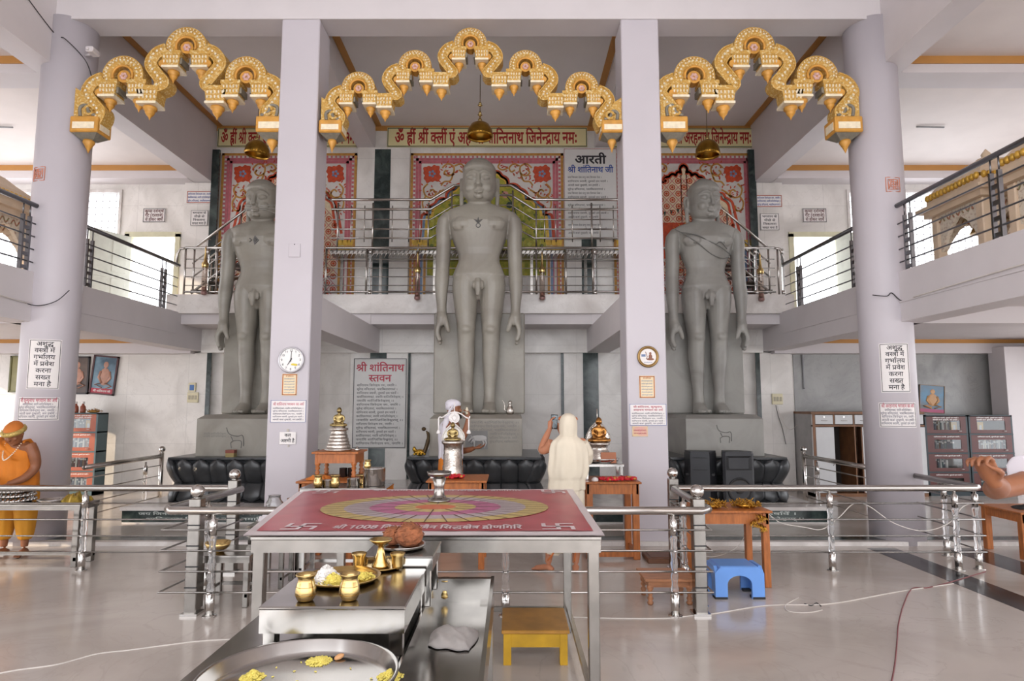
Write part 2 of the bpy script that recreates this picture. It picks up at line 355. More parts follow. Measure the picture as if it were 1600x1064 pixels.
60:"587,551 0,-551 -81,0 0,266 -29,-9q -58,-6q -39,0 -42,0q -93,15q -33,11 -20,-13q -25,-11 41,-52q 111,-110q 61,-49 -54,-54 -56,49q -99,100q -76,88q -22,31 -22,31q -11,36q 0,17 0,19q 30,34q 34,0 25,0q 37,-23q 15,-20 21,19q 15,59q 0,30 0,30q -9,48q -7,15 -201,0 0,71 691,0 0,-71|369,322 39,0q 64,8q 34,9 0,212 -225,0 7,-17q 10,-46q 0,-30 0,-42q -19,-62q -17,-21 52,-11q",
61:"321,69 36,11q 46,36q 0,32 0,38q -58,43q -65,0 -69,0q -73,-57q 0,-48 0,-31q 23,-58q 71,-71q 70,-53 -54,-53 -91,71q -99,124q 0,77 0,38q 31,59q 26,21 -19,18q -27,52q 0,34 0,28q 20,40q 17,13 23,17q 59,15q 41,0 132,0 0,86 -361,0 0,71 546,0 0,-71 -104,0 0,-157 -212,0 -31,0q -26,-6q -9,-7 -15,-12q 0,-22 0,-20q 20,-31q 14,-12 47,16q 54,0 69,0q 87,-42q 41,-67q 0,-38 0,-58q -68,-76q -65,-17",
66:"170,551 0,-551 -81,0 0,551 -89,0 0,71 273,0 0,-71",
67:"89,551 -89,0 0,71 80,0 -12,22q -15,50q 0,30 0,78q 116,94q 97,0 141,0q 218,-153q 79,-128 -84,0 -153,209q -184,0 -70,0q -79,-59q 0,-51 0,-30q 19,-45q 12,-17 108,0 0,-71 -103,0 0,-551 -81,0",
68:"-185,615 -17,35q -18,64q 0,34 0,65q 84,83q 75,0 60,0q 80,-57q 58,-121q 26,-96 110,0 0,-71 -103,0 0,-551 -81,0 0,551 -89,0 0,71 87,0 -28,104q -61,99q -55,0 -40,0q -42,-49q 0,-43 0,-34q 20,-55q 14,-29",
69:"-248,-12 54,23q 58,0 75,0q 83,-77q 0,-63 0,-61q -93,-78q -86,0 -97,0q -141,92q -60,76 61,43 39,-48q 70,-62q 79,-29q 49,0 106,0q 0,74 0,33q -49,32q -31,0 -27,0q -43,-11q -21,-11",
71:"27,-233 -25,-13q -67,-22q -41,0 -75,0q -85,79q 0,63 0,56q 89,83q 88,5 7,-66 -58,-7q -52,-44q 0,-33 0,-34q 50,-31q 31,0 32,0q 47,15q 34,18",
75:"-169,615 -21,79q -41,91q -50,38q -34,0 -22,0q -34,-9q -14,-5 -24,73 39,14q 52,0 54,0q 79,-51q 63,-123q 28,-107",
76:"-179,615 -27,40q -45,37q -43,11q -26,0 -20,0q -42,-12q -20,-9 -26,69 23,10q 50,12q 29,0 45,0q 70,-43q 24,-38 4,2 -20,52q -38,57q -44,24q -31,0 -24,0q -32,-8q -14,-6 -23,69 39,14q 52,0 54,0q 79,-51q 63,-123q 28,-107",
79:"170,551 0,-551 -81,0 0,551 -89,0 0,71 273,0 0,-71|90,615 -21,79q -41,91q -50,38q -34,0 -22,0q -34,-9q -14,-5 -24,73 39,14q 52,0 54,0q 79,-51q 63,-123q 28,-107",
81:"-179,-44 23,5q 25,0 68,0q 101,-51q 79,-86q 34,-51 -57,-41 -50,80q -101,75q -68,0 -12,0q -21,-3q -9,-2",
84:"502,816 0,21q 29,29q 21,0 20,0q 30,-29q 0,-21 0,-21q -30,-29q -20,0 -21,0q -29,29q|759,833 -23,-101q -107,-83q -76,0 -72,0q -108,89q -34,95 69,23 26,-70q 68,-70q 53,0 58,0q 57,75q 16,67|470,218 0,-70q -91,-68q -67,0 -86,0q -134,128q -63,148 71,26 43,-106q 100,-123q 62,0 38,0q 48,35q 0,39 0,37q -41,58q -32,25 -27,-5q -31,-1 -5,70 68,2q 57,44q 0,37 0,36q -47,32q -31,0 -37,0q -60,-20q -34,-17 -25,69 26,14q 77,24q 49,0 78,0q 83,-78q 0,-59 0,-40q -37,-64q -37,-21 16,-14q 29,-12q 16,0 20,0q 32,23q 18,29 30,47 35,56q 70,48q 54,0 38,0q 70,-37q 45,-79q 0,-63 0,-81q -95,-96q -80,0 -46,0q -68,35q -32,28 49,53 23,-21q 46,-24q 31,0 35,0q 57,53q 0,54 0,52q -43,55q -33,0 -28,0q -40,-34q -24,-41 -27,-44 -22,-37q -57,-46q -47,0 0,0 13,-28q",
104:"194,622 81,0 0,-622 -81,0",
179:"623,551 0,-551 -81,0 0,325 -31,-15q -71,-17q -50,0 -50,0q -83,20q -32,13 -47,-29q -50,-53q 0,-36 0,-20q 20,-41q 52,-27q 47,0 11,0q 11,1 -6,18q 0,18 0,32q 40,27q 25,0 41,0q 44,-52q 0,-28 0,-28q -25,-32q -23,-10 18,-23q 38,-41q 27,-26 -58,-41 -27,31q -49,61q -16,26 -12,-2q -28,-1q -13,0 -59,0q -90,41q -50,71q 0,43 0,55q 69,73q 49,28 -44,29q -46,71q 0,46 0,53q 81,72q 76,0 62,0q 89,-58q 0,-59 0,-48q -46,-66q -41,-28 19,-5q 43,-4q 22,0 46,0q 79,21q 38,26 0,140 -89,0 0,71 274,0 0,-71|153,502 0,-33q 42,-53q 33,-17 75,49q 0,58 0,24q -34,36q -40,0 -34,0q -42,-34q",
181:"-190,615 -21,35q -29,76q 0,36 0,67q 89,67q 66,0 32,0q 54,-13q 20,-11 -22,-66 -17,9q -38,12q -22,0 -40,0q -42,-45q 0,-35 0,-33q 27,-63q 25,-36",
183:"618,551 -166,0 0,-217 22,15q 54,19q 39,0 64,0 0,-71 -51,0 -46,0q -52,-20q -30,-24 0,-253 -81,0 0,174 -24,-20q -71,-36q -50,0 -47,0q -83,38q -50,77q 0,57 0,80q 110,94q 88,0 23,0q 57,-7q 15,-3 -6,-73 -16,4q -49,6q -19,0 -58,0q -64,-52q 0,-47 0,-53q 61,-51q 40,0 44,0q 69,42q 30,30 0,291 -371,0 0,71 618,0",
184:"700,74 -41,-25q -98,-42q -73,0 -108,0q -197,107q -98,125 -28,35q -17,45q 0,19 0,21q 30,34q 34,0 25,0q 37,-23q 15,-20 21,19q 15,59q 0,30 0,52q -16,41 -201,0 0,71 663,0 0,-71 -381,0 7,-18q 9,-46q 0,-29 0,-82q -70,-96q -62,-27 70,-84q 155,-90q 99,0 51,0q 88,28q 47,33|673,215 -28,-22q -78,-29q -46,0 -47,0q -75,39q -43,70q 0,46 0,73q 96,81q 79,0 17,0q 54,-5q 14,-5 -6,-69 -15,4q -37,6q -18,0 -48,0q -55,-44q 0,-44 0,-43q 55,-41q 42,0 35,0q 58,29q 21,19",
201:"482,178 -37,-31q -91,-44q -71,0 -77,0q -95,81q 0,67 0,27q 18,50q 19,20 -47,18q -59,71q 0,56 0,60q 82,79q 63,0 53,0q 71,-56q 0,-45 0,-47q -40,-41 -61,39 11,10q 9,23q 0,11 0,15q -20,27q -26,0 -28,0q -40,-44q 0,-35 0,-32q 31,-39q 49,-18q 27,-3 30,8q 35,0 11,0q 27,-2q 7,-1 -7,-70 -6,1q -17,0q -5,0 -50,0q -57,-41q 0,-38 0,-41q 57,-40q 44,0 53,0q 74,44q 26,28",
202:"0,622 373,0 0,-71 -373,0|204,298 0,-54 0,-28q -28,-28q -23,0 -24,0q -54,42q -38,60q 0,28 0,23q 27,28q 34,0 287,0 0,-71",
203:"160,551 0,-182 0,-41q 6,-48q 13,-29q 11,-11 23,-23q 50,0 41,0q 71,40q 25,25 36,-68 -40,-28q -83,-40q -59,0 -40,0q -65,27q -21,21 -25,27q -24,73q 0,64 0,193 -79,0 0,71 322,0 0,-71",
207:"207,321 221,0 0,-71 -221,0 0,-37 0,-33q -29,-29q -19,0 -19,0q -42,25q -36,39q -23,44q 0,19 0,18q 27,25q 34,0 26,0 0,230 -126,0 0,71 364,0 0,-71 -157,0",
215:"369,322 31,0q 50,5q 28,5 8,-72 -25,-5q -52,-4q -29,0 -42,0q -93,15q -33,11 -20,-13q -25,-11 41,-52q 111,-110q 61,-49 -54,-54 -56,49q -99,100q -76,88q -22,31 -22,31q -11,36q 0,17 0,19q 30,34q 34,0 25,0q 37,-23q 15,-20 21,19q 15,59q 0,30 0,30q -9,48q -7,15 -201,0 0,71 403,0 0,-71 -122,0 7,-17q 10,-46q 0,-30 0,-42q -19,-62q -17,-21 52,-11q",
269:"127,65 -47,67 246,149 -42,54q -61,45q -42,0 -28,0q -57,-16q -41,-21 -28,74 34,16q 74,23q 44,0 40,0q 64,-25q 62,-57q 37,-48 0,225 -382,0 0,71 566,0 0,-71 -103,0 0,-551 -81,0 0,234",
271:"42,4 171,77 -44,9q -76,45q -47,78q 0,59 0,44q 31,63q 25,22 33,29q 96,26q 59,0 5,0 0,95 -295,0 0,71 534,0 0,-71 -158,0 0,-166 -49,0 -58,0q -71,-14q -25,-16 -22,-15q -25,-46q 0,-32 0,-53q 79,-69q 82,0 6,0q 12,0q 7,1 -6,20q 0,15 0,35q 42,29q 25,0 43,0q 45,-49q 0,-29 0,-32q -29,-35q -22,-9 12,-24q 33,-51q 25,-35 -67,-34 -21,34q -38,70q -12,27 -260,-139",
274:"45,53 169,100 -54,9q -32,32 -25,27q -24,73q 0,64 0,193 -79,0 0,71 583,0 0,-71 -104,0 0,-551 -81,0 0,193 -306,-206|398,551 -238,0 0,-182 0,-41q 6,-48q 13,-29q 11,-11 23,-23q 49,0 39,0q 72,38q 25,25",
284:"243,40 -48,67 252,151 -58,12q -94,28q -38,16 -43,-28q -91,-57q -47,-27 -48,68 41,20q 77,43q 37,21 -53,38q -41,72q 0,39 0,53q 85,76q 73,0 66,0q 86,-73q 0,-59 0,-43q -45,-69q -35,-27 44,-17q 120,-28q 54,-6 0,241 -76,0 0,71 261,0 0,-71 -104,0 0,-551 -81,0 0,234|168,497 0,-24q 34,-54q 46,-26 33,22q 37,54q 0,31 0,34q -40,32q -34,0 -29,0q -47,-34q",
287:"206,83 194,118 -38,28q -76,0 -67,0q -81,-57q 0,-57 0,-32q 27,-64q 76,-77q 72,-51 -54,-53 -97,74q -104,129q 0,80 0,33q 28,67q 30,26 -19,18q -28,52q 0,35 0,28q 20,40q 17,13 23,17q 59,15q 41,0 157,0 0,86 -386,0 0,71 570,0 0,-71 -103,0 0,-157 -237,0 -31,0q -26,-6q -9,-7 -15,-12q 0,-22 0,-20q 20,-31q 14,-12 23,8q 54,8q 32,0 83,0q 94,-54q 40,-82q 0,-42 0,-42q -19,-75q -26,-45 -70,41 21,29q 22,63q 0,25 0,14q -2,12 -182,-129",
418:"498,159 -60,0q -80,78q 0,63 0,3q 0,1 -15,8q -37,12q -22,2 -22,-23q -60,-35q -35,-14 45,-52q 119,-111q 64,-49 -54,-54 -59,49q -104,100q -80,88q -23,31 -22,31q -13,36q 0,17 0,19q 30,34q 34,0 25,0q 37,-23q 15,-21 39,20q 36,60q 0,39 0,23q -10,45q -7,15 -239,0 0,71 801,0 0,-71 -481,0 16,-35q 0,-58 0,-37q -11,-31 28,-6q 25,-11 18,28q 65,36q 49,0 61,0q 93,-55q 72,-93q 28,-57 -63,-34 -46,86q -88,85q -55,0 -43,0q -40,-43q 0,-28 0,-37q 42,-31q 29,0 15,0q 29,5q 17,7 24,-67 -25,-10q -44,-6q",
440:"-185,615 -17,35q -18,64q 0,34 0,65q 84,83q 75,0 60,0q 80,-57q 58,-121q 26,-96 110,0 0,-71 -103,0 0,-551 -81,0 0,551 -89,0 0,71 87,0 -28,104q -61,99q -55,0 -40,0q -42,-49q 0,-43 0,-34q 20,-55q 14,-29|152,816 0,24q 33,34q 22,0 23,0q 32,-34q 0,-24 0,-24q -32,-34q -23,0 -22,0q -33,34q",
449:"-169,615 -21,79q -41,91q -50,38q -34,0 -22,0q -34,-9q -14,-5 -24,73 39,14q 52,0 54,0q 79,-51q 63,-123q 28,-107|-113,821 0,24q 33,34q 22,0 23,0q 33,-34q 0,-24 0,-24q -33,-34q -23,0 -22,0q -33,34q",
461:"170,551 0,-551 -81,0 0,551 -89,0 0,71 273,0 0,-71|90,615 -21,79q -41,91q -50,38q -34,0 -22,0q -34,-9q -14,-5 -24,73 39,14q 52,0 54,0q 79,-51q 63,-123q 28,-107|146,821 0,24q 33,34q 22,0 23,0q 33,-34q 0,-24 0,-24q -33,-34q -23,0 -22,0q -33,34q",
470:"-190,615 -21,35q -29,76q 0,36 0,67q 89,67q 66,0 32,0q 54,-13q 20,-11 -22,-66 -17,9q -38,12q -22,0 -40,0q -42,-45q 0,-35 0,-33q 27,-63q 25,-36|-109,724 0,21q 29,29q 20,0 21,0q 29,-29q 0,-21 0,-21q -29,-29q -21,0 -20,0q -29,29q",
531:"757,-138 -69,-28 -57,158 -31,-41q -84,-71q -106,-44q -65,0 -90,0q -96,76q 0,58 0,17q 11,35q 11,16 -62,16q -79,70q 0,61 0,57q 77,75q 60,0 50,0q 67,-53q 0,-43 0,-19q -17,-46q -20,-18 -59,38 20,17q 0,22 0,14q -18,25q -25,0 -25,0q -38,-42q 0,-31 0,-32q 38,-36q 59,-18q 32,-2 31,13q 40,0 10,0q 22,-1q 7,-1 -6,-68 -5,1q -12,0q -5,0 -40,0q -45,-33q 0,-29 0,-35q 57,-35q 43,0 81,0q 128,93q 52,74 -10,-1q -18,-2q -6,0 -42,0q -87,21q -73,47q -45,78q 0,57 0,44q 30,63q 25,22 33,29q 96,26q 60,0 4,0 0,95 -566,0 0,71 806,0 0,-71 -159,0 0,-166 -48,0 -59,0q -71,-14q -24,-16 -22,-15q -25,-46q 0,-32 0,-53q 80,-69q 84,0 3,0q 10,0q 7,1 -2,9q -2,19q 0,7 0,35q 41,29q 26,0 42,0q 45,-49q 0,-29 0,-32q -33,-37q -27,-10",
540:"205,298 0,-54 0,-28q -29,-28q -23,0 -24,0q -54,42q -38,60q 0,28 0,23q 27,28q 34,0 286,0 0,-40 78,21q 64,68q 0,49 0,50q -47,51q -37,0 -25,0q -32,-24q 0,-23 0,-51q 81,-9 -8,-70 -65,9q -76,61q 0,58 0,56q 73,57q 53,0 41,0q 75,-35q 48,-72q 0,-56 0,-74q -80,-92q -74,-29 23,-36q 58,-35q 51,0 52,0q 74,40q 32,32 0,276 -82,0 0,71 266,0 0,-71 -103,0 0,-551 -81,0 0,180 -29,-19q -80,-29q -55,0 -79,0q -115,85q -25,81|0,622 286,0 0,-71 -286,0",
548:"961,551 -104,0 0,-551 -81,0 0,150 -31,-20q -73,-27q -58,0 -77,0q -95,81q 0,67 0,27q 18,50q 19,20 -47,18q -59,71q 0,56 0,60q 82,79q 63,0 53,0q 71,-56q 0,-45 0,-47q -40,-41 -61,39 11,10q 9,23q 0,11 0,15q -20,27q -26,0 -28,0q -40,-44q 0,-35 0,-32q 31,-39q 49,-18q 27,-3 30,8q 35,0 11,0q 27,-2q 7,-1 -7,-70 -6,1q -17,0q -5,0 -50,0q -57,-41q 0,-38 0,-41q 57,-40q 44,0 53,0q 74,43q 26,29 0,306 -62,0 0,71 247,0|0,622 346,0 0,-71 -346,0|442,196 -40,-34q -96,-44q -65,0 -56,0q -89,42q -50,75q 0,51 0,86q 121,92q 98,0 20,0q 52,-4q 16,-3 -6,-69 -18,3q -41,4q -20,0 -20,0q -18,-3 135,-168 20,15q 19,20|127,287 0,-52q 67,-51q 48,0 35,0q 32,11 -141,175 -41,-28q",
559:"607,551 0,-688 -81,0 0,76 -24,-14q -66,-20q -41,0 -49,0q -77,39q -44,70q 0,47 0,72q 99,81q 81,0 18,0q 57,-5q 14,-5 -6,-69 -16,4q -39,7q -19,0 -51,0q -58,-45q 0,-44 0,-43q 58,-40q 44,0 37,0q 60,28q 22,19 0,227 -70,5q -144,37q -55,24 -43,-28q -91,-57q -47,-27 -48,68 41,20q 77,43q 37,21 -53,38q -41,72q 0,39 0,53q 85,76q 73,0 66,0q 86,-73q 0,-59 0,-43q -45,-69q -35,-27 83,-32q 124,-8 0,230 -64,0 0,71 248,0 0,-71|248,393 33,22q 37,54q 0,31 0,34q -40,32q -34,0 -29,0q -47,-34q 0,-35 0,-24q 34,-54q",
562:"316,0 -66,0q -106,35q -62,77q 0,63 0,69q 61,42 -26,23q -33,64q 0,47 0,131 -84,0 0,71 599,0 0,-71 -104,0 0,-217 -65,-62 -54,0 -60,0q -76,-10q -28,-14 -50,-23q 0,-54 0,-38q 42,-42q 69,-16q 40,0 52,0q 87,27q 39,21 27,-76 -41,-19q -108,-28q|414,356 0,195 -195,0|164,438 0,-47q 23,-55q 27,-17 56,17q 76,1 -182,184",
795:"213,-165 -75,103q -70,261q 0,138 0,140q 69,253q 76,102 81,0 -68,-106q -73,-254q 0,-136 0,-133q 72,-259q 70,-109",
796:"60,-165 68,106q 72,256q 0,133 0,134q -71,259q -70,109 82,0 75,-103q 70,-262q 0,-138 0,-139q -70,-254q -75,-101",
799:"46,-129 15,59q 27,134q 7,52 97,0 7,-11 -13,-53q -48,-126q -25,-55",
803:"275,-10 -115,0q -112,195q 0,173 0,116q 45,164q 100,87q 82,0 116,0q 113,-193q 0,-174 0,-115q -45,-165q -101,-88q|275,66 75,0q 64,144q 0,148 0,146q -64,145q -75,0 -75,0q -62,-145q 0,-146 0,-146q 62,-146q",
804:"261,0 0,446 0,42q 3,101q 1,33 -16,-17q -23,-21q -20,-17 -72,-59 -47,60 187,146 73,0 0,-714",
805:"47,76 171,186 49,53q 69,84q 38,82q 0,49 0,57q -64,62q -51,0 -46,0q -75,-38q -34,-29 -50,58 39,35q 103,49q 64,0 94,0q 110,-102q 0,-89 0,-55q -44,-98q -77,-96q -50,-53 -137,-146 0,-4 336,0 0,-81 -445,0",
806:"229,-10 -53,0q -95,17q -41,22 0,83 43,-22q 98,-25q 46,0 90,0q 83,75q 0,66 0,66q -100,60q -86,0 -65,0 0,74 65,0 80,0q 84,75q 0,60 0,51q -67,57q -55,0 -52,0q -80,-33q -36,-26 -45,61 37,30q 108,43q 68,0 105,0q 108,-100q 0,-77 0,-72q -85,-87q -69,-12 0,-3 86,-10q 90,-89q 0,-71 0,-94q -128,-119q",
807:"341,160 -330,0 0,78 324,480 92,0 0,-477 104,0 0,-81 -104,0 0,-160 -86,0|341,241 0,174 0,37q 3,81q 3,71q 0,22 -4,0 -7,-19q -26,-52q -11,-17 -201,-297",
808:"238,-10 -50,0q -92,19q -32,20 0,84 22,-15q 61,-21q 66,-11q 27,0 77,0q 87,74q 0,79 0,71q -86,73q -82,0 -26,0q -67,-9q -20,-4 -44,28 27,336 337,0 0,-81 -260,0 -19,-205 16,4q 55,6q 31,0 65,0q 103,-47q 61,-93q 0,-69 0,-112q -132,-127q",
809:"288,-10 -65,0q -106,68q -62,140q 0,107 0,62q 15,120q 40,107q 70,83q 109,47q 78,0 19,0q 49,-4q 16,-5 0,-76 -17,6q -43,6q -21,0 -66,0q -85,-46q -49,-79q -22,-104q -2,-58 6,0 20,35q 72,48q 58,0 92,0q 111,-113q 0,-104 0,-111q -117,-129q|287,65 59,0q 73,80q 0,85 0,68q -64,79q -65,0 -44,0q -66,-39q -36,-59q 0,-32 0,-43q 32,-84q 64,-55q",
810:"412,633 -368,0 0,81 459,0 0,-71 -271,-643 -95,0",
811:"276,-10 -107,0q -117,103q 0,89 0,73q 81,91q 57,28 -48,31q -67,85q 0,64 0,57q 56,76q 92,38q 53,0 55,0q 91,-38q 55,-76q 0,-58 0,-65q -73,-82q -55,-28 38,-20q 69,-53q 44,-71q 0,-48 0,-60q -57,-88q -100,-48q|277,414 47,22q 66,61q 0,53 0,50q -61,51q -54,0 -52,0q -61,-51q 0,-50 0,-55q 65,-57q|274,64 69,0q 70,66q 0,55 0,48q -73,71q -77,36 -61,-29q -63,-76q 0,-54 0,-52q 65,-65q",
812:"190,-10 -19,0q -48,5q -17,4 0,76 17,-6q 43,-6q 21,0 66,0q 86,46q 48,79q 22,104q 2,58 -6,0 -19,-35q -73,-48q -58,0 -92,0q -111,114q 0,103 0,112q 117,128q 100,0 66,0q 105,-68q 62,-140q 0,-107 0,-61q -15,-121q -40,-107q -70,-83q -109,-47q|267,337 44,0q 66,39q 36,60q 0,31 0,44q -32,83q -63,55q -48,0 -58,0q -74,-80q 0,-85 0,-68q 65,-79q",
}
RUNS={
'mantra_mid':(17657,[(84,0),(287,1162),(440,1718),(284,2237),(440,2944),(183,3463),(54,4066),(440,4744),(20,5263),(6,5816),(9,6076),(61,6840),(470,7371),(284,7631),(68,8338),(58,8857),(66,9537),(67,9796),(202,10055),(40,10413),(44,10983),(66,11538),(41,11797),(67,12699),(32,12958),(44,13700),(75,14255),(202,14255),(271,14613),(66,15133),(51,15392),(44,16232),(50,16787),(7,17385)]),
'mantra_west':(17206,[(84,0),(287,1162),(440,1718),(284,2237),(68,2944),(183,3463),(54,4066),(440,4744),(20,5263),(6,5816),(9,6076),(61,6840),(470,7371),(284,7631),(68,8338),(25,8857),(69,9619),(540,9619),(69,10532),(44,10532),(66,11087),(41,11346),(67,12248),(32,12507),(44,13249),(75,13804),(202,13804),(271,14162),(66,14682),(51,14941),(44,15781),(50,16336),(7,16934)]),
'mantra_east':(17235,[(84,0),(287,1162),(440,1718),(284,2237),(68,2944),(183,3463),(54,4066),(440,4744),(20,5263),(6,5816),(9,6076),(61,6840),(470,7371),(284,7631),(68,8338),(9,8857),(52,9621),(61,10030),(44,10561),(66,11116),(41,11375),(67,12277),(32,12536),(44,13278),(75,13833),(202,13833),(271,14191),(66,14711),(51,14970),(44,15810),(50,16365),(7,16963)]),
'aarti':(2261,[(10,0),(52,1023),(40,1432),(68,2002)]),
'shanti_ji':(5711,[(284,0),(68,707),(58,1226),(66,1906),(6,2165),(67,2165),(40,2424),(44,2994),(66,3549),(41,3808),(32,4710),(68,5452)]),
'shanti':(4450,[(284,0),(68,707),(58,1226),(66,1906),(6,2165),(67,2165),(40,2424),(44,2994),(66,3549),(41,3808)]),
'stavan':(2070,[(215,0),(40,389),(57,959),(44,1515)]),
'c1':(2235,[(9,0),(58,764),(69,1444),(531,1444)]),
'c2':(2614,[(57,0),(215,556),(269,945),(461,1497),(50,2016),(449,2614)]),
'c3':(2783,[(27,0),(49,563),(66,1266),(181,1525),(54,1525),(51,2203)]),
'c4':(2662,[(50,0),(449,598),(274,858),(57,1426),(75,1982),(58,1982)]),
'c5':(1985,[(25,0),(52,762),(44,1171),(66,1726)]),
'c6':(1894,[(60,0),(184,676),(40,1324)]),
'c7':(2203,[(50,0),(44,598),(66,1153),(61,1672),(76,2203)]),
'g1':(4825,[(25,0),(71,762),(203,762),(51,1070),(66,1650),(42,2169),(58,2689),(181,3369),(44,3369),(66,3924),(41,4183),(181,4825)]),
'g2':(4521,[(27,0),(75,563),(35,563),(795,1327),(42,1681),(52,2201),(57,2610),(66,3166),(32,3425),(75,4167),(796,4167)]),
'g3':(4738,[(60,0),(75,676),(61,936),(79,1467),(25,1726),(52,2488),(32,3157),(66,3899),(51,4158),(449,4738)]),
'b1':(3658,[(49,0),(27,703),(57,1266),(66,1822),(44,2081),(25,2896),(75,3658)]),
'b2':(2464,[(46,0),(68,568),(31,827),(75,1528),(60,1788),(75,2464)]),
'b3':(3068,[(67,0),(44,259),(25,814),(54,1576),(44,2254),(66,2809)]),
'b4':(4357,[(60,0),(184,676),(40,1324),(50,2154),(44,2752),(66,3307),(61,3826),(76,4357)]),
'k1':(1440,[(25,0),(54,762)]),
'k2':(2996,[(9,0),(562,764),(50,1348),(68,1946),(61,2465),(76,2996)]),
'arghW':(10149,[(284,0),(68,707),(25,1226),(69,1988),(540,1988),(69,2901),(44,2901),(66,3456),(41,3715),(49,4617),(27,5320),(57,5883),(66,6439),(44,6698),(25,7513),(66,8275),(9,8794),(28,9558),(181,10149)]),
'arghE':(10178,[(284,0),(68,707),(9,1226),(52,1990),(61,2399),(44,2930),(66,3485),(41,3744),(49,4646),(27,5349),(57,5912),(66,6468),(44,6727),(25,7542),(66,8304),(9,8823),(28,9587),(181,10178)]),
'arghM':(10242,[(284,0),(68,707),(58,1226),(66,1906),(6,2165),(67,2165),(40,2424),(44,2994),(66,3549),(41,3808),(49,4710),(27,5413),(57,5976),(66,6532),(44,6791),(25,7606),(66,8368),(9,8887),(28,9651),(181,10242)]),
'argh2':(8377,[(284,0),(68,707),(58,1226),(66,1906),(6,2165),(67,2165),(40,2424),(44,2994),(66,3549),(41,3808),(799,4450),(25,4978),(69,5740),(540,5740),(69,6653),(44,6653),(66,7208),(41,7467),(799,8109)]),
'argh3':(8952,[(9,0),(52,764),(61,1173),(44,1704),(66,2259),(41,2518),(49,3420),(27,4123),(57,4686),(66,5242),(44,5501),(25,6316),(66,7078),(9,7597),(28,8361),(181,8952)]),
'banner':(14421,[(284,0),(68,707),(804,1226),(803,1777),(803,2328),(811,2879),(67,3690),(42,3949),(27,4469),(207,5032),(48,5382),(52,5953),(32,6622),(76,7364),(44,7364),(67,8179),(60,8438),(531,9114),(179,9905),(75,10617),(269,10617),(271,11429),(79,11949),(39,12208),(67,12931),(27,13190),(67,13753),(52,14012)]),
'l1':(8932,[(44,0),(50,555),(66,1153),(67,1412),(50,1671),(58,2529),(66,3209),(67,3468),(202,3727),(40,4085),(67,4655),(32,4914),(44,5656),(75,6211),(559,6211),(52,6907),(50,7316),(81,7914),(104,8174),(104,8553)]),
'l2':(12236,[(58,0),(66,680),(67,939),(202,1198),(40,1556),(44,2126),(66,2681),(41,2940),(67,3842),(32,4101),(44,4843),(75,5398),(202,5398),(271,5756),(66,6276),(51,6535),(44,7375),(50,7930),(7,8528),(799,8800),(44,9328),(50,9883),(66,10481),(67,10740),(50,10999),(104,11857)]),
'l3':(14865,[(25,0),(50,762),(66,1360),(181,1619),(67,1619),(52,1878),(57,2287),(66,2843),(52,3102),(39,3511),(25,4234),(52,4996),(6,5405),(799,5405),(44,5933),(50,6488),(66,7086),(67,7345),(50,7604),(58,8462),(66,9142),(67,9401),(202,9660),(40,10018),(67,10588),(32,10847),(44,11589),(75,12144),(559,12144),(52,12840),(50,13249),(81,13847),(104,14107),(104,14486)]),
'l4':(12402,[(60,0),(69,676),(52,676),(75,1085),(202,1085),(271,1443),(57,2223),(67,2779),(202,3038),(42,3396),(40,3916),(46,4486),(42,5054),(6,5574),(799,5574),(49,6102),(57,6805),(66,7361),(67,7620),(548,7879),(40,8825),(66,9395),(52,9654),(39,10063),(46,10786),(52,11354),(6,11763),(104,12023)]),
'l5':(13826,[(32,0),(51,742),(67,1582),(32,1841),(44,2583),(57,3138),(52,3694),(42,4363),(75,4883),(57,4883),(66,5439),(274,5958),(49,6526),(69,7229),(32,7489),(51,8231),(67,9071),(32,9330),(44,10072),(57,10627),(52,11183),(42,11852),(75,12372),(57,12372),(66,12928),(104,13447)]),
'l6':(12665,[(58,0),(66,680),(67,939),(202,1198),(40,1556),(44,2126),(66,2681),(41,2940),(215,3842),(57,4231),(66,4787),(50,5046),(68,5644),(799,5903),(40,6431),(69,7001),(50,7001),(25,7599),(79,8361),(61,8880),(50,9411),(201,10269),(51,10631),(66,11211),(57,11470),(449,12026),(104,12286)]),
'l7':(11212,[(10,0),(52,1023),(40,1432),(68,2002),(25,2521),(418,3283),(6,4070),(40,4330),(69,4900),(207,4900),(61,5250),(66,5781),(52,6040),(68,6449),(799,6708),(50,7236),(44,7834),(61,8649),(59,9180),(66,9758),(181,10017),(57,10017),(449,10573),(104,10833)]),
'om':(902,[(84,0)]),
'n1':(551,[(804,0)]),
'n2':(551,[(805,0)]),
'n3':(551,[(806,0)]),
'n4':(551,[(807,0)]),
'n5':(551,[(808,0)]),
'n6':(551,[(809,0)]),
'n7':(551,[(810,0)]),
'n8':(551,[(811,0)]),
'n9':(551,[(812,0)]),
'n10':(1102,[(804,0),(803,551)]),
'n11':(1102,[(804,0),(804,551)]),
'n12':(1102,[(804,0),(805,551)]),
}
_gm = {}
def glyph(g, bold):
    """outline thickened by `bold`, backing off where the thickened outline would tangle"""
    if bold <= 0: return glyph_at(g, 0.)
    area = lambda q: sum(abs(sum(q[0][f[i]][0] * q[0][f[(i + 1) % len(f)]][1] - q[0][f[(i + 1) % len(f)]][0] * q[0][f[i]][1] for i in range(len(f)))) for f in q[1])
    a0, a6 = area(glyph_at(g, 0.)), area(glyph_at(g, .006)); b = bold
    while b > .002:
        q = glyph_at(g, round(b, 4))
        if area(q) > .93 * (a0 + max(0, a6 - a0) * b / .006): return q
        b -= .003
    return glyph_at(g, 0.)
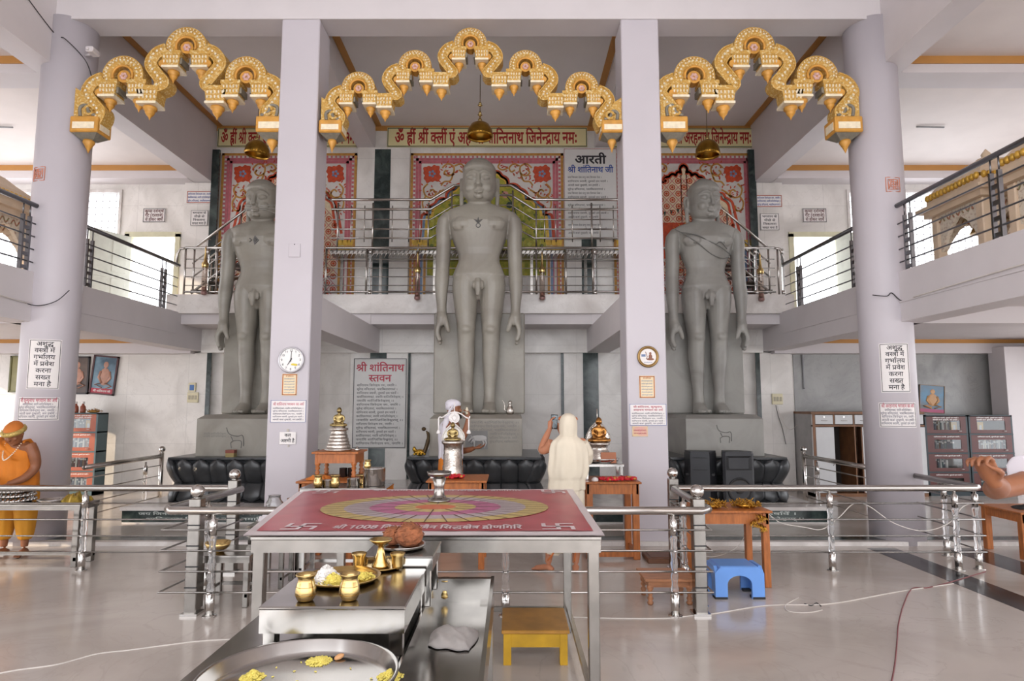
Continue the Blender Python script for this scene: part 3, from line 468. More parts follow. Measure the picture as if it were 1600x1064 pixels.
def glyph_at(g, bold):
    """filled outline of one letter as (verts, faces), em = 1000"""
    if (g, bold) in _gm: return _gm[(g, bold)]
    cu = bpy.data.curves.new('g', 'CURVE'); cu.dimensions = '2D'; cu.fill_mode = 'BOTH'
    for c in GLYPHS[g].split('|'):
        pts = []; x = y = 0
        for tk in c.split(' '):
            on = not tk.endswith('q'); a, b = tk.rstrip('q').split(','); x += int(a); y += int(b); pts.append((x, y, on))
        full = []
        for i, p in enumerate(pts):
            q = pts[(i + 1) % len(pts)]; full.append(p)
            if not p[2] and not q[2]: full.append(((p[0] + q[0]) / 2, (p[1] + q[1]) / 2, True))
        while not full[0][2]: full = full[1:] + full[:1]
        poly = []; i = 0; n = len(full)
        while i < n:
            p = full[i]; poly.append((p[0], p[1])); q = full[(i + 1) % n]
            if not q[2]:
                r = full[(i + 2) % n]
                for t in (.35, .68):
                    poly.append(((1 - t) ** 2 * p[0] + 2 * t * (1 - t) * q[0] + t * t * r[0], (1 - t) ** 2 * p[1] + 2 * t * (1 - t) * q[1] + t * t * r[1]))
                i += 2
            else: i += 1
        sp = cu.splines.new('POLY'); sp.points.add(len(poly) - 1)
        for k, (a, b) in enumerate(poly): sp.points[k].co = (a / 1000, b / 1000, 0, 1)
        sp.use_cyclic_u = True
    cu.offset = bold
    o = bpy.data.objects.new('g', cu); COL.objects.link(o)
    dg = bpy.context.evaluated_depsgraph_get(); dg.update()
    me = bpy.data.meshes.new_from_object(o.evaluated_get(dg))
    r = ([tuple(v.co) for v in me.vertices], [tuple(p.vertices) for p in me.polygons])
    bpy.data.objects.remove(o); bpy.data.meshes.remove(me); bpy.data.curves.remove(cu)
    _gm[(g, bold)] = r
    return r
def text_mb(mb, key, f, x, y, size, width=None, anchor='l', mi=0, bold=.012):
    """write a run of letters; f maps flat (x, y) to a 3-D point; width squeezes the line to fit"""
    W, run = RUNS[key]; W = W / 1000 * size; k = 1.
    if width: k = width / W; W = width
    if anchor == 'c': x -= W / 2
    if anchor == 'r': x -= W
    for g, gx in run:
        vs, fs = glyph(g, bold)
        mb.add([f(x + (gx / 1000 + a) * size * k, y + b * size) for a, b, _ in vs], fs, mi)
    return W
def flat(o, ux=(1, 0, 0), uy=(0, 0, 1)):
    o = Vector(o); ux = Vector(ux); uy = Vector(uy)
    return lambda a, b: tuple(o + ux * a + uy * b)

# ------------------------------------------------------------------ shared materials
M_white = mat('painted_plaster', '#cfc9ca', .55, vary=.02, scale=2.5)
M_ceil = mat('ceiling_paint', '#e6e4e6', .7, vary=.02, scale=1.5)
M_warm = mat('warm_plaster', '#dcd4d0', .6, vary=.03, scale=2)
M_trim = mat('ochre_paint', '#b98444', .5, vary=.05, scale=3)
M_wallm = marble('wall_marble', '#e7e3de', '#cbc6c0', .28, .9, .35, tile=(1.22, .92, 1), grout=.86)
M_mar = marble('white_marble', '#dbd6d2', '#b9b2ad', .25, 1.3, .35)
M_green = marble('green_marble', '#232d2d', '#46524f', .15, 3.0, .5)
M_floor = marble('floor_marble', '#c6bdb5', '#aea49b', .13, .55, .35)
M_dark = marble('dark_inlay', '#2a2a2c', '#454446', .15, 2.0, .3)
M_steel = mat('brushed_steel', '#b6b1ac', .24, 1., vary=.08, scale=9, stretch=(1, 1, 12))
M_chrome = mat('polished_steel', '#c8c5c1', .15, 1., vary=.05, scale=4)
M_dsteel = mat('dull_steel', '#918d88', .22, 1., vary=.12, scale=7)
M_sheet = mat('steel_sheet', '#a29f9b', .17, 1., vary=.14, scale=5)
M_brass = mat('brass', '#c8ad74', .24, 1., vary=.1, scale=9)
M_gold = mat('gold_tinsel', '#b98a35', .3, .9, vary=.3, scale=40)
M_wood = mat('orange_wood', '#a9632f', .42, vary=.2, scale=7, stretch=(6, 6, 1))
M_dwood = mat('dark_wood', '#6e4a36', .5, vary=.2, scale=7, stretch=(1, 6, 6))
M_black = mat('black_plastic', '#26272b', .45, vary=.1)
M_rubber = mat('dark_rubber', '#1d1d1f', .6)
M_red = mat('red_enamel', '#b23246', .45, vary=.08)
M_mred = mat('sign_red', '#9c1c1a', .5, vary=.05)
M_ink = mat('black_ink', '#26242a', .6)
M_blue = mat('blue_ink', '#2b4a94', .6)
M_paper = mat('paper', '#e6e1de', .5, vary=.02)
M_stone = marble('grey_stone', '#94928e', '#7f7d7a', .42, 1.6, .2)
M_skin = mat('brown_skin', '#8a5638', .5, vary=.08, scale=14)
M_skin2 = mat('tan_skin', '#b5795a', .5, vary=.08, scale=14)
M_glass = mat('clear_acrylic', '#f2f2f2', .06, 0, trans=.92, vary=.0)
def pane_mat(name='pane', tint=(.80, .82, .82)):
    """thin clear window glass: mostly see-through with a faint mirror sheen"""
    if name in MATS: return MATS[name]
    m = bpy.data.materials.new(name); m.use_nodes = True; N = m.node_tree.nodes; L = m.node_tree.links
    tr = N.new('ShaderNodeBsdfTransparent'); tr.inputs['Color'].default_value = tuple(tint) + (1,)
    gl = N.new('ShaderNodeBsdfGlossy'); gl.inputs['Roughness'].default_value = .03
    mx = N.new('ShaderNodeMixShader'); mx.inputs['Fac'].default_value = .07; L.new(tr.outputs[0], mx.inputs[1]); L.new(gl.outputs[0], mx.inputs[2])
    L.new(mx.outputs[0], N['Material Output'].inputs['Surface']); MATS[name] = m
    return m
SHADE_ROOF_Y = -5.5
# ================================================================== THE HALL
AX = -.535                       # axis of the hall
XL, XR = -5.84, 4.72             # inner faces of the side galleries
YB = 12.2                        # back wall
# ground floor
b = MB(); b.box(-14, 13, -7, 14.5, -.12, 0); struct('floor', b, M_floor)
b = MB(); b.box(4.1, 4.42, -5, 7.6, .0, .002); b.box(4.97, 5.38, -5, 7.6, .0, .002); struct('trim_1', b, M_dark)
# raised floor behind the columns with dark border and pale nosing
b = MB(); b.box(-13, 12, 7.72, YB, 0, .045); struct('raised_floor', b, M_floor)
b = MB(); b.box(-13, 12, 7.70, 7.76, .0, .047); struct('trim_2', b, M_mar)
b = MB(); b.box(-13, 12, 7.82, 8.02, .045, .0475); struct('trim_3', b, M_green)
# platform that carries the statues
b = MB(); b.box(-5.28, 4.27, 8.86, YB, .045, .262); struct('platform_slab', b, M_mar)
b = MB(); b.box(-5.275, 4.265, 8.845, 8.865, .07, .222); struct('trim_8', b, M_green)
b = MB(); b.box(-5.3, 4.29, 8.83, 8.94, .222, .268); struct('trim_9', b, M_mar)

# back wall with openings: (x0,x1,z0,z1)
def wall_y(name, x0, x1, z0, z1, holes, m, y0=YB, y1=YB + .25):
    b = MB(); xs = sorted({x0, x1} | {h[0] for h in holes} | {h[1] for h in holes}); zs = sorted({z0, z1} | {h[2] for h in holes} | {h[3] for h in holes})
    for i in range(len(xs) - 1):
        for j in range(len(zs) - 1):
            cx, cz = (xs[i] + xs[i + 1]) / 2, (zs[j] + zs[j + 1]) / 2
            if any(h[0] < cx < h[1] and h[2] < cz < h[3] for h in holes): continue
            b.box(xs[i], xs[i + 1], y0, y1, zs[j], zs[j + 1])
    return struct(name, b, m)
DL = (-7.50, -6.47, 3.27, 4.93); DR = (5.40, 6.40, 3.27, 4.93)
WL = (-10.2, -7.68, 3.5, 5.78); WR = (6.60, 9.3, 3.5, 5.78)
wall_y('wall_back', -11, 9.9, 0, 7.4, [DL, DR, WL, WR], M_wallm)
# left and right outer walls; openings added out of view, sized to brighten the bays and pass the sun
def wall_x(name, x0, x1, y0, y1, z0, z1, holes, m):
    b = MB(); ys = sorted({y0, y1} | {h[0] for h in holes} | {h[1] for h in holes}); zs = sorted({z0, z1} | {h[2] for h in holes} | {h[3] for h in holes})
    for i in range(len(ys) - 1):
        for j in range(len(zs) - 1):
            cy, cz = (ys[i] + ys[i + 1]) / 2, (zs[j] + zs[j + 1]) / 2
            if any(h[0] < cy < h[1] and h[2] < cz < h[3] for h in holes): continue
            b.box(x0, x1, ys[i], ys[i + 1], zs[j], zs[j + 1])
    return struct(name, b, m)
wall_x('wall_left', -11.05, -10.8, -6, YB + .25, 0, 9.5, [(-5, -2, .3, 2.5), (-1.6, 1.4, .3, 2.5), (1.8, 4.8, .3, 2.5), (5.2, 8.0, .3, 2.5), (8.4, 11.8, .3, 2.5), (5.2, 8.0, 3.5, 5.3), (8.4, 11.8, 3.5, 6.0)], M_warm)
wall_x('wall_right', 9.7, 9.95, -6, YB + .25, 0, 9.5, [(-5, -2, .3, 2.5), (-1.6, 1.4, .3, 2.5), (1.8, 4.8, .3, 2.5), (5.2, 8.0, .3, 2.5), (8.4, 11.3, .3, 2.5), (-5, -2, 3.5, 5.0), (1.8, 4.8, 3.5, 4.6), (8.4, 11.3, 3.5, 5.2)], M_warm)
# lattice screens in the upper windows
def lattice(name, h):
    b = MB(); x0, x1, z0, z1 = h
    n = int((x1 - x0) / .13)
    for i in range(n + 1):
        x = x0 + (x1 - x0) * i / n; b.box(x - .006, x + .006, YB + .10, YB + .12, z0, z1)
    n = int((z1 - z0) / .13)
    for i in range(n + 1):
        z = z0 + (z1 - z0) * i / n; b.box(x0, x1, YB + .10, YB + .12, z - .006, z + .006)
    o = struct(name, b, mat('lattice_white', '#e4e4ea', .6))
    b = MB(); b.box(x0 - .05, x1 + .05, YB - .03, YB + .02, z1, z1 + .06); b.box(x0 - .05, x0, YB - .03, YB + .02, z0, z1); b.box(x1, x1 + .05, YB - .03, YB + .02, z0, z1)
    b.build('window_frame', M_mar, o)
lattice('window_1', WL); lattice('window_2', WR)
# garden doors on the side galleries, standing open
def gallery_door(name, h, side):
    x0, x1, z0, z1 = h
    b = MB(); w = .07
    b.box(x0 - .02, x0 + w, YB - .04, YB + .1, z0, z1 + .02); b.box(x1 - w, x1 + .02, YB - .04, YB + .1, z0, z1 + .02); b.box(x0 - .02, x1 + .02, YB - .04, YB + .1, z1 - .04, z1 + .06)
    o = struct(name, b, mat('cream_paint', '#d6d2b4', .5))
    hx = x0 if side < 0 else x1
    b = MB(); b.M = Matrix.Translation((hx - .10 * side, YB - .03, 0)) @ Matrix.Rotation(radians(-112 if side < 0 else -68), 4, 'Z')
    s = 1
    L = .82
    b.box(-L * (1 if side > 0 else 0) if False else 0, L, -.02, .02, z0, z1 - .05)
    for (a, c) in ((.1, .46), (.54, .9)):
        for (e, g) in ((.08, .45), (.52, .92)):
            b.box(L * a, L * c, -.03, .03, z0 + (z1 - z0) * e, z0 + (z1 - z0) * g, bev=.012)
    b.build('door_leaf', mat('door_leaf_paint', '#d9dcd2', .45), o)
gallery_door('door_1', DL, -1); gallery_door('door_2', DR, 1)

# ceilings
b = MB(); b.box(XL, XR, 7.74, YB, 7.14, 7.3); struct('ceiling', b, M_ceil)
b = MB(); b.box(-10.8, -6.2, -3, YB, 6.2, 6.35); struct('ceiling_left', b, M_warm)
b = MB(); b.box(5.07, 9.7, -3, YB, 6.2, 6.35); struct('ceiling_right', b, M_warm)
# roof beams
b = MB(); b.box(XL, XR, 7.74, 8.13, 6.56, 8.2); struct('beam_front', b, M_white)
b = MB(); b.box(-6.2, 5.07, SHADE_ROOF_Y, 8.13, 8.2, 8.4); struct('roof_front', b, M_white)  # unseen roof over the front hall, added to cut sky light on the pillars
b = MB(); b.box(-6.2, XL, -3, YB, 5.96, 8.2); struct('beam_left', b, M_white)
b = MB(); b.box(XR, 5.07, -3, YB, 5.96, 8.2); struct('beam_right', b, M_white)
PL = (-2.94, -2.455); PR = (1.39, 1.87)
for nm, x0, x1 in (('beam_bay_left', -3.03, -2.70), ('beam_bay_right', 1.63, 1.96)):
    b = MB(); b.box(x0, x1, 8.13, YB, 6.66, 7.14); struct(nm, b, M_white)
for nm, x0, x1 in (('beam_aisle_left', -10.8, -6.2), ('beam_aisle_right', 5.07, 9.7)):
    b = MB(); b.box(x0, x1, 8.0, 8.42, 5.98, 6.2); b.box(x0, x1, YB - .35, YB, 5.95, 6.2); struct(nm, b, M_white)
# ochre cornice strips
b = MB()
b.box(XL, XR, YB - .02, YB, 7.04, 7.14)
for x in (XL + .01, -2.69, 1.5, XR - .12): b.box(x, x + .11, 8.2, YB, 7.125, 7.14)
for x in (-3.14, 1.97): b.box(x, x + .11, 8.2, YB, 7.125, 7.14)
for x0, x1 in ((-10.8, -6.2), (5.07, 9.7)):
    b.box(x0, x1, YB - .37, YB - .35, 6.1, 6.2); b.box(x0, x1, 7.98, 8.0, 6.1, 6.2)
    b.box(x0, x1, YB - .32, YB - .3, 2.79, 2.86)
    b.box(x0 if x0 < 0 else x1 - .02, x0 + .02 if x0 < 0 else x1, 3, YB, 6.1, 6.2)
struct('trim_4', b, M_trim)
# side galleries: slab, fascia
for nm, x0, x1, fx0, fx1 in (('gallery_slab_left', -10.8, -6.0, -6.2, XL), ('gallery_slab_right', 4.9, 9.7, XR, 5.07)):
    b = MB(); b.box(x0, x1, -3, YB, 2.86, 3.25); b.box(fx0, fx1, -3, YB, 2.65, 3.26)
    b.box(x0, x1, 7.85, 8.2, 2.65, 2.86); b.box(x0, x1, YB - .3, YB, 2.60, 2.86)
    struct(nm, b, M_white)
b = MB(); b.box(XL, XL + .012, -3, 11.1, 2.88, 2.90); b.box(XR - .012, XR, -3, 11.1, 2.88, 2.90); struct('trim_5', b, M_white)
# back gallery (marble faced) and the beams that carry it
b = MB(); b.box(-6.06, 4.95, 11.1, YB, 3.24, 3.575); struct('gallery_slab_back', b, M_mar)
b = MB(); b.box(XL, XR, 11.2, YB, 3.06, 3.24); struct('gallery_beam_back', b, M_white)
for nm, x0, x1 in (('beam_low_left', -2.9, -2.49), ('beam_low_right', 1.41, 1.83)):
    b = MB(); b.box(x0, x1, 8.2, 11.98, 2.62, 3.05); b.box(x0, x1, 11.18, 11.98, 3.05, 3.24); struct(nm, b, M_white)
# lower marble facing: upper band, pilasters, dark green stripes
b = MB(); b.box(XL, XR, 11.98, YB, 2.62, 3.06); struct('wall_panel_back', b, M_wallm)
for x0, x1, y0, z0, z1 in ((-3.05, -1.97, 12.08, .26, 2.62), (.98, 2.10, 12.08, .26, 2.62), (-6.3, -5.72, 12.08, .05, 2.62), (4.62, 5.28, 12.08, .05, 2.62),
        (-3.02, -2.0, 12.1, 3.57, 6.66), (1.02, 1.93, 12.1, 3.57, 6.66), (-6.37, -5.85, 12.1, 3.26, 5.95), (4.75, 5.26, 12.1, 3.26, 5.95)):
    b = MB(); b.box(x0, x1, y0, YB, z0, z1); struct('wall_strip', b, M_wallm)
b = MB()
for x0, x1 in ((-2.68, -2.37), (1.34, 1.63)):
    b.box(x0, x1, 12.07, 12.09, .26, 2.62); b.box(x0, x1, 12.085, 12.11, 3.57, 6.62)
b.box(-5.84, -5.7, 12.05, 12.1, 3.57, 6.6); b.box(4.60, 4.74, 12.05, 12.1, 3.57, 6.6)
b.box(-5.76, -5.68, 12.06, 12.09, .26, 2.62); b.box(4.60, 4.68, 12.06, 12.09, .26, 2.62)
b.box(.93, .98, 12.15, 12.19, .26, 2.62); b.box(-1.97, -1.93, 12.15, 12.19, .26, 2.62)
struct('trim_6', b, M_green)
# darker veined panels of the right aisle wall
b = MB(); b.box(5.36, 9.7, YB - .02, YB, .045, 2.68); struct('wall_panel_right', b, marble('grey_veined_marble', '#a5a5a3', '#7f7f7e', .3, .8, .3))
b = MB(); b.box(8.95, 9.7, 11.6, 12.0, .045, 2.7); struct('wall_section_right', b, M_white)
# square pillars and round columns
for nm, (x0, x1) in (('pillar_left', PL), ('pillar_right', PR)):
    b = MB(); b.box(x0, x1, 7.74, 8.2, 0, 6.56, bev=.012); struct(nm, b, mat('pillar_paint', '#c0babf', .45, vary=.015, scale=2))
RC = .305
for nm, x in (('column_left', -5.80), ('column_right', 4.70)):
    b = MB(); b.lathe([(RC, 0), (RC, 3.0), (RC, 6.6)], (x, 8.0, 0), 48); struct(nm, b, mat('pillar_paint', '#c0babf', .45))
    b = MB(); b.box(x - .16, x + .16, 7.68, 8.0, 2.65, 3.0); struct(nm + '_collar', b, M_white) if False else None
# ================================================================== STATUES
def statue_figure(name, cx, Y, zf, k, parent, turn=0., m=None, style=0):
    """nude standing stone saint in body-upright pose. Measures are in photo-scale units of the middle statue:
    d = sideways offset, q = height above the feet; k turns one unit into metres"""
    b = MB()
    def X(d): return cx + d * k
    def Z(q): return zf + q * k
    def sec(d, q, rx, ry, oy=0.): return (X(d), Y + oy * k, Z(q), rx * k, ry * k)
    def L(secs, n=24, p=2.): b.loft([sec(*s) for s in secs], n, 0, p)
    def B(d, q, oy, r): b.ball((X(d), Y + oy * k, Z(q)), tuple(x * k for x in r), 14)
    # torso
    L([(0, 176, 5, 8, 0), (0, 186, 14, 15), (0, 196, 26, 21), (0, 206, 38, 25), (0, 214, 41.5, 27), (0, 224, 37.5, 25), (0, 236, 32.5, 22, -1), (0, 246, 32.5, 21, -1), (0, 256, 36, 23), (0, 268, 41, 26), (0, 282, 45, 28.5, -1), (0, 298, 47.5, 29, -1), (0, 308, 52, 26), (0, 315, 55, 22), (0, 321, 47, 18.5), (0, 326, 33, 15.5, .5), (0, 330, 22, 13, 1), (0, 333, 15, 12, 2)], 32, 2.3)
    for s in (-1, 1):
        B(s * 22, 292, -19, (21, 11.5, 14)); B(s * 25, 286, -30.6, (1.6, 1.5, 1.6))
        # arm
        L([(s * 50, 316, 7, 10), (s * 54.5, 305, 11.5, 15), (s * 56.5, 290, 12.2, 15), (s * 56, 266, 11.6, 14), (s * 57, 240, 11.3, 13), (s * 57.5, 226, 10.8, 13), (s * 58.3, 205, 11.3, 13, -2), (s * 58.6, 188, 9.8, 11.5, -3), (s * 58, 166, 7.6, 9.5, -4), (s * 57.5, 157, 7.6, 10, -4), (s * 57.5, 148, 8.8, 12.5, -5), (s * 58, 138, 8.0, 12.5, -5), (s * 58.5, 134, 6, 11, -5)], 20)
        # fingers hang side by side, thumb in front on the inner side
        for i, (oy, ln) in enumerate(((-14, 24), (-8, 29), (-2, 28), (4, 23))):
            b.tube([(X(s * 60), Y + (oy + 2) * k, Z(140)), (X(s * 63.5), Y + oy * k, Z(128)), (X(s * 63), Y + oy * k, Z(120)), (X(s * 60), Y + (oy - 1) * k, Z(137 - ln)), (X(s * 58.5), Y + (oy - 2) * k, Z(134 - ln))], [4.4 * k, 4.0 * k, 3.7 * k, 3.4 * k, 2.4 * k], 10)
        b.tube([(X(s * 54), Y - 8 * k, Z(150)), (X(s * 51), Y - 12 * k, Z(142)), (X(s * 48.5), Y - 14 * k, Z(134)), (X(s * 46.5), Y - 13 * k, Z(127)), (X(s * 45), Y - 12 * k, Z(124))], [5 * k, 4.6 * k, 4.0 * k, 3.6 * k, 2.6 * k], 10)
        # leg
        L([(s * 14, 232, 8, 10), (s * 16, 224, 17, 19), (s * 18.5, 214, 20.8, 23.5), (s * 20.5, 203, 21.5, 25), (s * 21, 190, 20.6, 25), (s * 20.5, 170, 18.8, 23), (s * 19.8, 150, 16.6, 20), (s * 19.4, 136, 14.8, 18.5, -1), (s * 19.3, 127, 14.4, 18.5, -2), (s * 19.3, 118, 13.6, 17, -1), (s * 19.2, 104, 13.6, 17, 1), (s * 18.8, 88, 13.2, 16.5, 2), (s * 18.2, 64, 11, 13.5, 2), (s * 17.6, 40, 9.2, 11, 2), (s * 17.3, 26, 8.8, 10.5, 1), (s * 17.3, 14, 9.6, 12, 0), (s * 17.3, 4, 10.5, 14, -1), (s * 17.3, -1, 10.5, 14, -1)], 24)
        B(s * 19.3, 128, -15, (9, 7, 8))
        b.loft([(X(s * 17.8), Y - 10 * k, Z(-1), 11.5 * k, 20 * k), (X(s * 17.8), Y - 10 * k, Z(5), 11 * k, 20 * k), (X(s * 17.6), Y - 7 * k, Z(11), 9 * k, 15 * k), (X(s * 17.4), Y - 3 * k, Z(16), 7.5 * k, 9 * k)], 20, 0, 2.4)
        for i in range(5):
            dd = (-9.2 + i * 4.4) * s
            b.ball((X(s * 17.8 + dd * 1.0), Y - (31 - abs(i - (.6)) * 1.6) * k, Z(2.6)), ((2.6 if i else 3.2) * k, 5.2 * k, (3.0 if i else 3.6) * k), 10)
    # neck, head, ears
    L([(0, 321, 21, 16, 2), (0, 328, 19, 16, 1), (0, 342, 18.2, 16.5, 0)], 24)
    cq = cos(turn); sq = sin(turn)
    def hd(d, oy):
        d *= .925
        return d * cq - oy * sq, d * sq + oy * cq
    def HL(secs, n=28, p=2.15):
        out = []
        for (d, q, rx, ry, oy) in secs:
            x, y = hd(d, oy); out.append(sec(x, q, rx * .925, ry, y))
        b.loft(out, n, 0, p)
    HL([(0, 331, 12, 10, -9), (0, 334, 19, 16, -8), (0, 338, 23.5, 21, -6), (0, 345, 27, 26, -4), (0, 354, 28.7, 29, -2), (0, 362, 28.9, 29.4, -1), (0, 367, 28.9, 29.4, -1), (0, 372, 28.8, 31.6, -.5), (0, 378, 28.5, 31.6, 0), (0, 384, 27.4, 30.5, 0), (0, 392, 23.5, 26.5, 1), (0, 398, 16.5, 19, 1), (0, 401, 8, 10, 1)])
    # hair cap with a soft hairline
    HL([(0, 381.5, 28.3, 31.2, .5), (0, 383, 29.6, 32.6, 0), (0, 388, 28.2, 31.5, 0), (0, 394, 23.6, 27, 0), (0, 400, 16, 19, 0), (0, 403.5, 6, 8, 0)])
    if style == 1:
        HL([(0, 392, 14, 16, 2), (0, 399, 13, 15, 2), (0, 405, 9, 10, 2), (0, 408, 3, 3, 2)])
    def HB(d, q, oy, r):
        x, y = hd(d, oy); B(x, q, y, r)
    def HT(pts, r, n=8):
        P = []
        for d, q, oy in pts:
            x, y = hd(d, oy); P.append((X(x), Y + y * k, Z(q)))
        b.tube(P, [x * k for x in r] if isinstance(r, (list, tuple)) else r * k, n)
    HT([(0, 373, -30.5), (0, 364, -33.2), (0, 356, -36.5), (0, 351.5, -38), (0, 349.5, -34)], [2.8, 3.0, 3.8, 4.6, 3.0], 10)
    for s in (-1, 1):
        HB(s * 3.6, 351.3, -32.5, (2.7, 3.2, 2.4))
        HT([(s * 2.5, 371.5, -31.8), (s * 8, 374.6, -31.4), (s * 15, 374, -28.8), (s * 22, 369.5, -23.6)], [2.0, 2.2, 2.0, 1.2])          # brow
        HB(s * 11.6, 365.4, -26.4, (7.4, 5.0, 3.6))                                                               # closed lid
        HT([(s * 4.6, 363.6, -30.0), (s * 11, 361.6, -30.8), (s * 18.5, 364.2, -26)], [1.0, 1.5, 1.0])
        HB(s * 13, 350, -23, (9, 7, 8))                                                                           # cheek
        # long-lobed ear
        HT([(s * 29.5, 372, 3), (s * 31.6, 374, 7), (s * 31.8, 368, 10), (s * 31.3, 356, 8), (s * 31.2, 344, 5), (s * 30.6, 330, 4), (s * 29.6, 323, 3)], [2.6, 3.2, 3.4, 3.2, 3.6, 3.4, 2.2], 10)
        HB(s * 30, 362, 5, (2.6, 6.5, 10))
    HT([(-8.5, 344.7, -29.4), (-3, 346, -33), (0, 345.5, -33.4), (3, 346, -33), (8.5, 344.7, -29.4)], [1.1, 2.1, 1.9, 2.1, 1.1])
    HT([(-7, 341.4, -29.6), (0, 340.0, -33.4), (7, 341.4, -29.6)], [1.3, 2.6, 1.3])
    HB(0, 335.5, -25.5, (7, 5, 4.2))
    # lower body anatomy, kept plain as carved
    b.tube([(X(0), Y - 25 * k, Z(205)), (X(0), Y - 29 * k, Z(198)), (X(0), Y - 30 * k, Z(186)), (X(0), Y - 29 * k, Z(178))], [4.0 * k, 4.4 * k, 4.2 * k, 2.9 * k], 10)
    for s in (-1, 1): B(s * 5.6, 195.5, -24.5, (3.9, 4.0, 7))
    B(0, 243, -21.4, (1.6, 1.2, 1.6))
    return remesh(b, name, m, .0118 * (k / .0104), 3, parent)

def make_statue(cx, Yf, k, label, turn=0., style=0, stone=None, ped_w=1.35, ped_front=9.5, emblem='deer'):
    zt = 1.50
    t = thing('stone_statue', (cx, Yf, .9), label, 'statue', None)
    statue_figure('figure', cx, 10.2, zt + .02, k, t, turn, stone, style)
    # stone slab behind the legs, one block with the plinth
    w = .62 * ped_w / 1.35 + .06
    b = MB(); b.box(cx - w - .06, cx + w + .06, 10.42, 10.72, zt, 3.15 if style != 2 else 3.0, bev=.02); 
    b.build('back_slab', stone, t)
    b = MB(); h = ped_w / 2
    V = [(cx - h, ped_front, .90), (cx + h, ped_front, .90), (cx + h + .03, 10.75, .90), (cx - h - .03, 10.75, .90),
         (cx - h, ped_front, zt - .06), (cx + h, ped_front, zt - .06), (cx + h + .02, 10.75, zt - .06), (cx - h - .02, 10.75, zt - .06),
         (cx - h + .05, ped_front + .16, zt), (cx + h - .05, ped_front + .16, zt), (cx + h, 10.75, zt), (cx - h, 10.75, zt)]
    b.add(V, [(3, 2, 1, 0), (0, 1, 5, 4), (1, 2, 6, 5), (2, 3, 7, 6), (3, 0, 4, 7), (4, 5, 9, 8), (5, 6, 10, 9), (6, 7, 11, 10), (7, 4, 8, 11), (8, 9, 10, 11)])
    pl = b.build('plinth', stone, t)
    return t, pl
ST_MID = marble('statue_stone', '#989388', '#857f76', .40, 1.1, .25)
ST_W = marble('statue_stone_west', '#928e84', '#827d74', .4, 1.6, .12)
ST_E = marble('statue_stone_east', '#92908a', '#827f7a', .42, 1.6, .12)
KM = .01025
SX = (-4.07, -.535, 3.13)
s_mid, pl_mid = make_statue(SX[1], 9.5, KM, 'tallest grey stone statue of a standing saint, in the middle bay', 0, 0, ST_MID, 1.36)
s_w, pl_w = make_statue(SX[0], 9.5, KM * .915, 'grey stone standing statue with whisker-like veins across its cheeks, beside the clock pillar', radians(-4), 0, ST_W, 1.14)
s_e, pl_e = make_statue(SX[2], 9.5, KM * .915, 'grey stone standing statue with a dark vein slanting across its chest, behind the loudspeakers', radians(10), 1, ST_E, 1.14)
# chest emblems
def emblem(cx, z, k, par, style):
    b = MB(); y = 10.2 - 29.5 * k
    M_e = mat('emblem_stone', '#5d5b59', .4)
    if style == 'lotus':
        for a in (-50, 0, 50): b.tube([(cx, y, z), (cx + 4 * k * sin(radians(a)), y - .01, z + 5 * k * cos(radians(a))), (cx + 9 * k * sin(radians(a)), y, z + 9 * k * cos(radians(a)))], [1.1 * k, 1.5 * k, .3 * k], 8)
        b.tube([(cx + 3.2 * k * cos(a), y, z - 4 * k + 3.2 * k * sin(a)) for a in [i * pi / 6 for i in range(12)]], .8 * k, 6, closed=True)
    else:
        b.prism([(cx, z - 8 * k), (cx + 7 * k, z), (cx, z + 8 * k), (cx - 3 * k, z)], y - .012, y + .03)
        b.ball((cx + 1.5 * k, y - .012, z), 2.4 * k, 10)
        b.tube([(cx - 9 * k, y, z + 3 * k), (cx - 5 * k, y - .01, z), (cx - 9 * k, y, z - 3 * k)], .9 * k, 6)
    b.build('chest_emblem', M_e, par)
emblem(SX[1], 1.52 + 292 * KM, KM, s_mid, 'lotus')
emblem(SX[0], 1.52 + 290 * KM * .915, KM * .915, s_w, 'diamond')
# natural veins in the two side statues
k = KM * .915
b = MB(); yv = 10.2
for pts in ([(-54, 312, -17), (-40, 300, -27), (-20, 284, -33), (2, 268, -27), (20, 260, -27), (34, 262, -23)], [(-46, 306, -22), (-22, 298, -33), (-4, 290, -30), (10, 282, -33), (20, 276, -32), (36, 266, -26)], [(10, 282, -33), (18, 286, -34), (28, 274, -33)]):
    P = spline([(SX[2] + d * k, yv + (o + 1.2) * k, 1.52 + q * k) for d, q, o in pts], 6)
    b = MB(); b.tube(P, .9 * k, 6); b.build('stone_vein', mat('vein_stone', '#6c6b68', .5), s_e)
b = MB()
for s in (-1, 1):
    for q0, q1 in ((352, 356), (348, 349), (345, 341)):
        P = spline([(SX[0] + s * 6 * k, yv - 31.5 * k, 1.52 + (q0 - 3) * k), (SX[0] + s * 16 * k, yv - 28.3 * k, 1.52 + (q0 - 2) * k), (SX[0] + s * 27 * k, yv - 14 * k, 1.52 + q1 * k)], 6)
        b = MB(); b.tube(P, .55 * k, 6); b.build('stone_vein', mat('pale_vein_stone', '#a5a39e', .5), s_w)
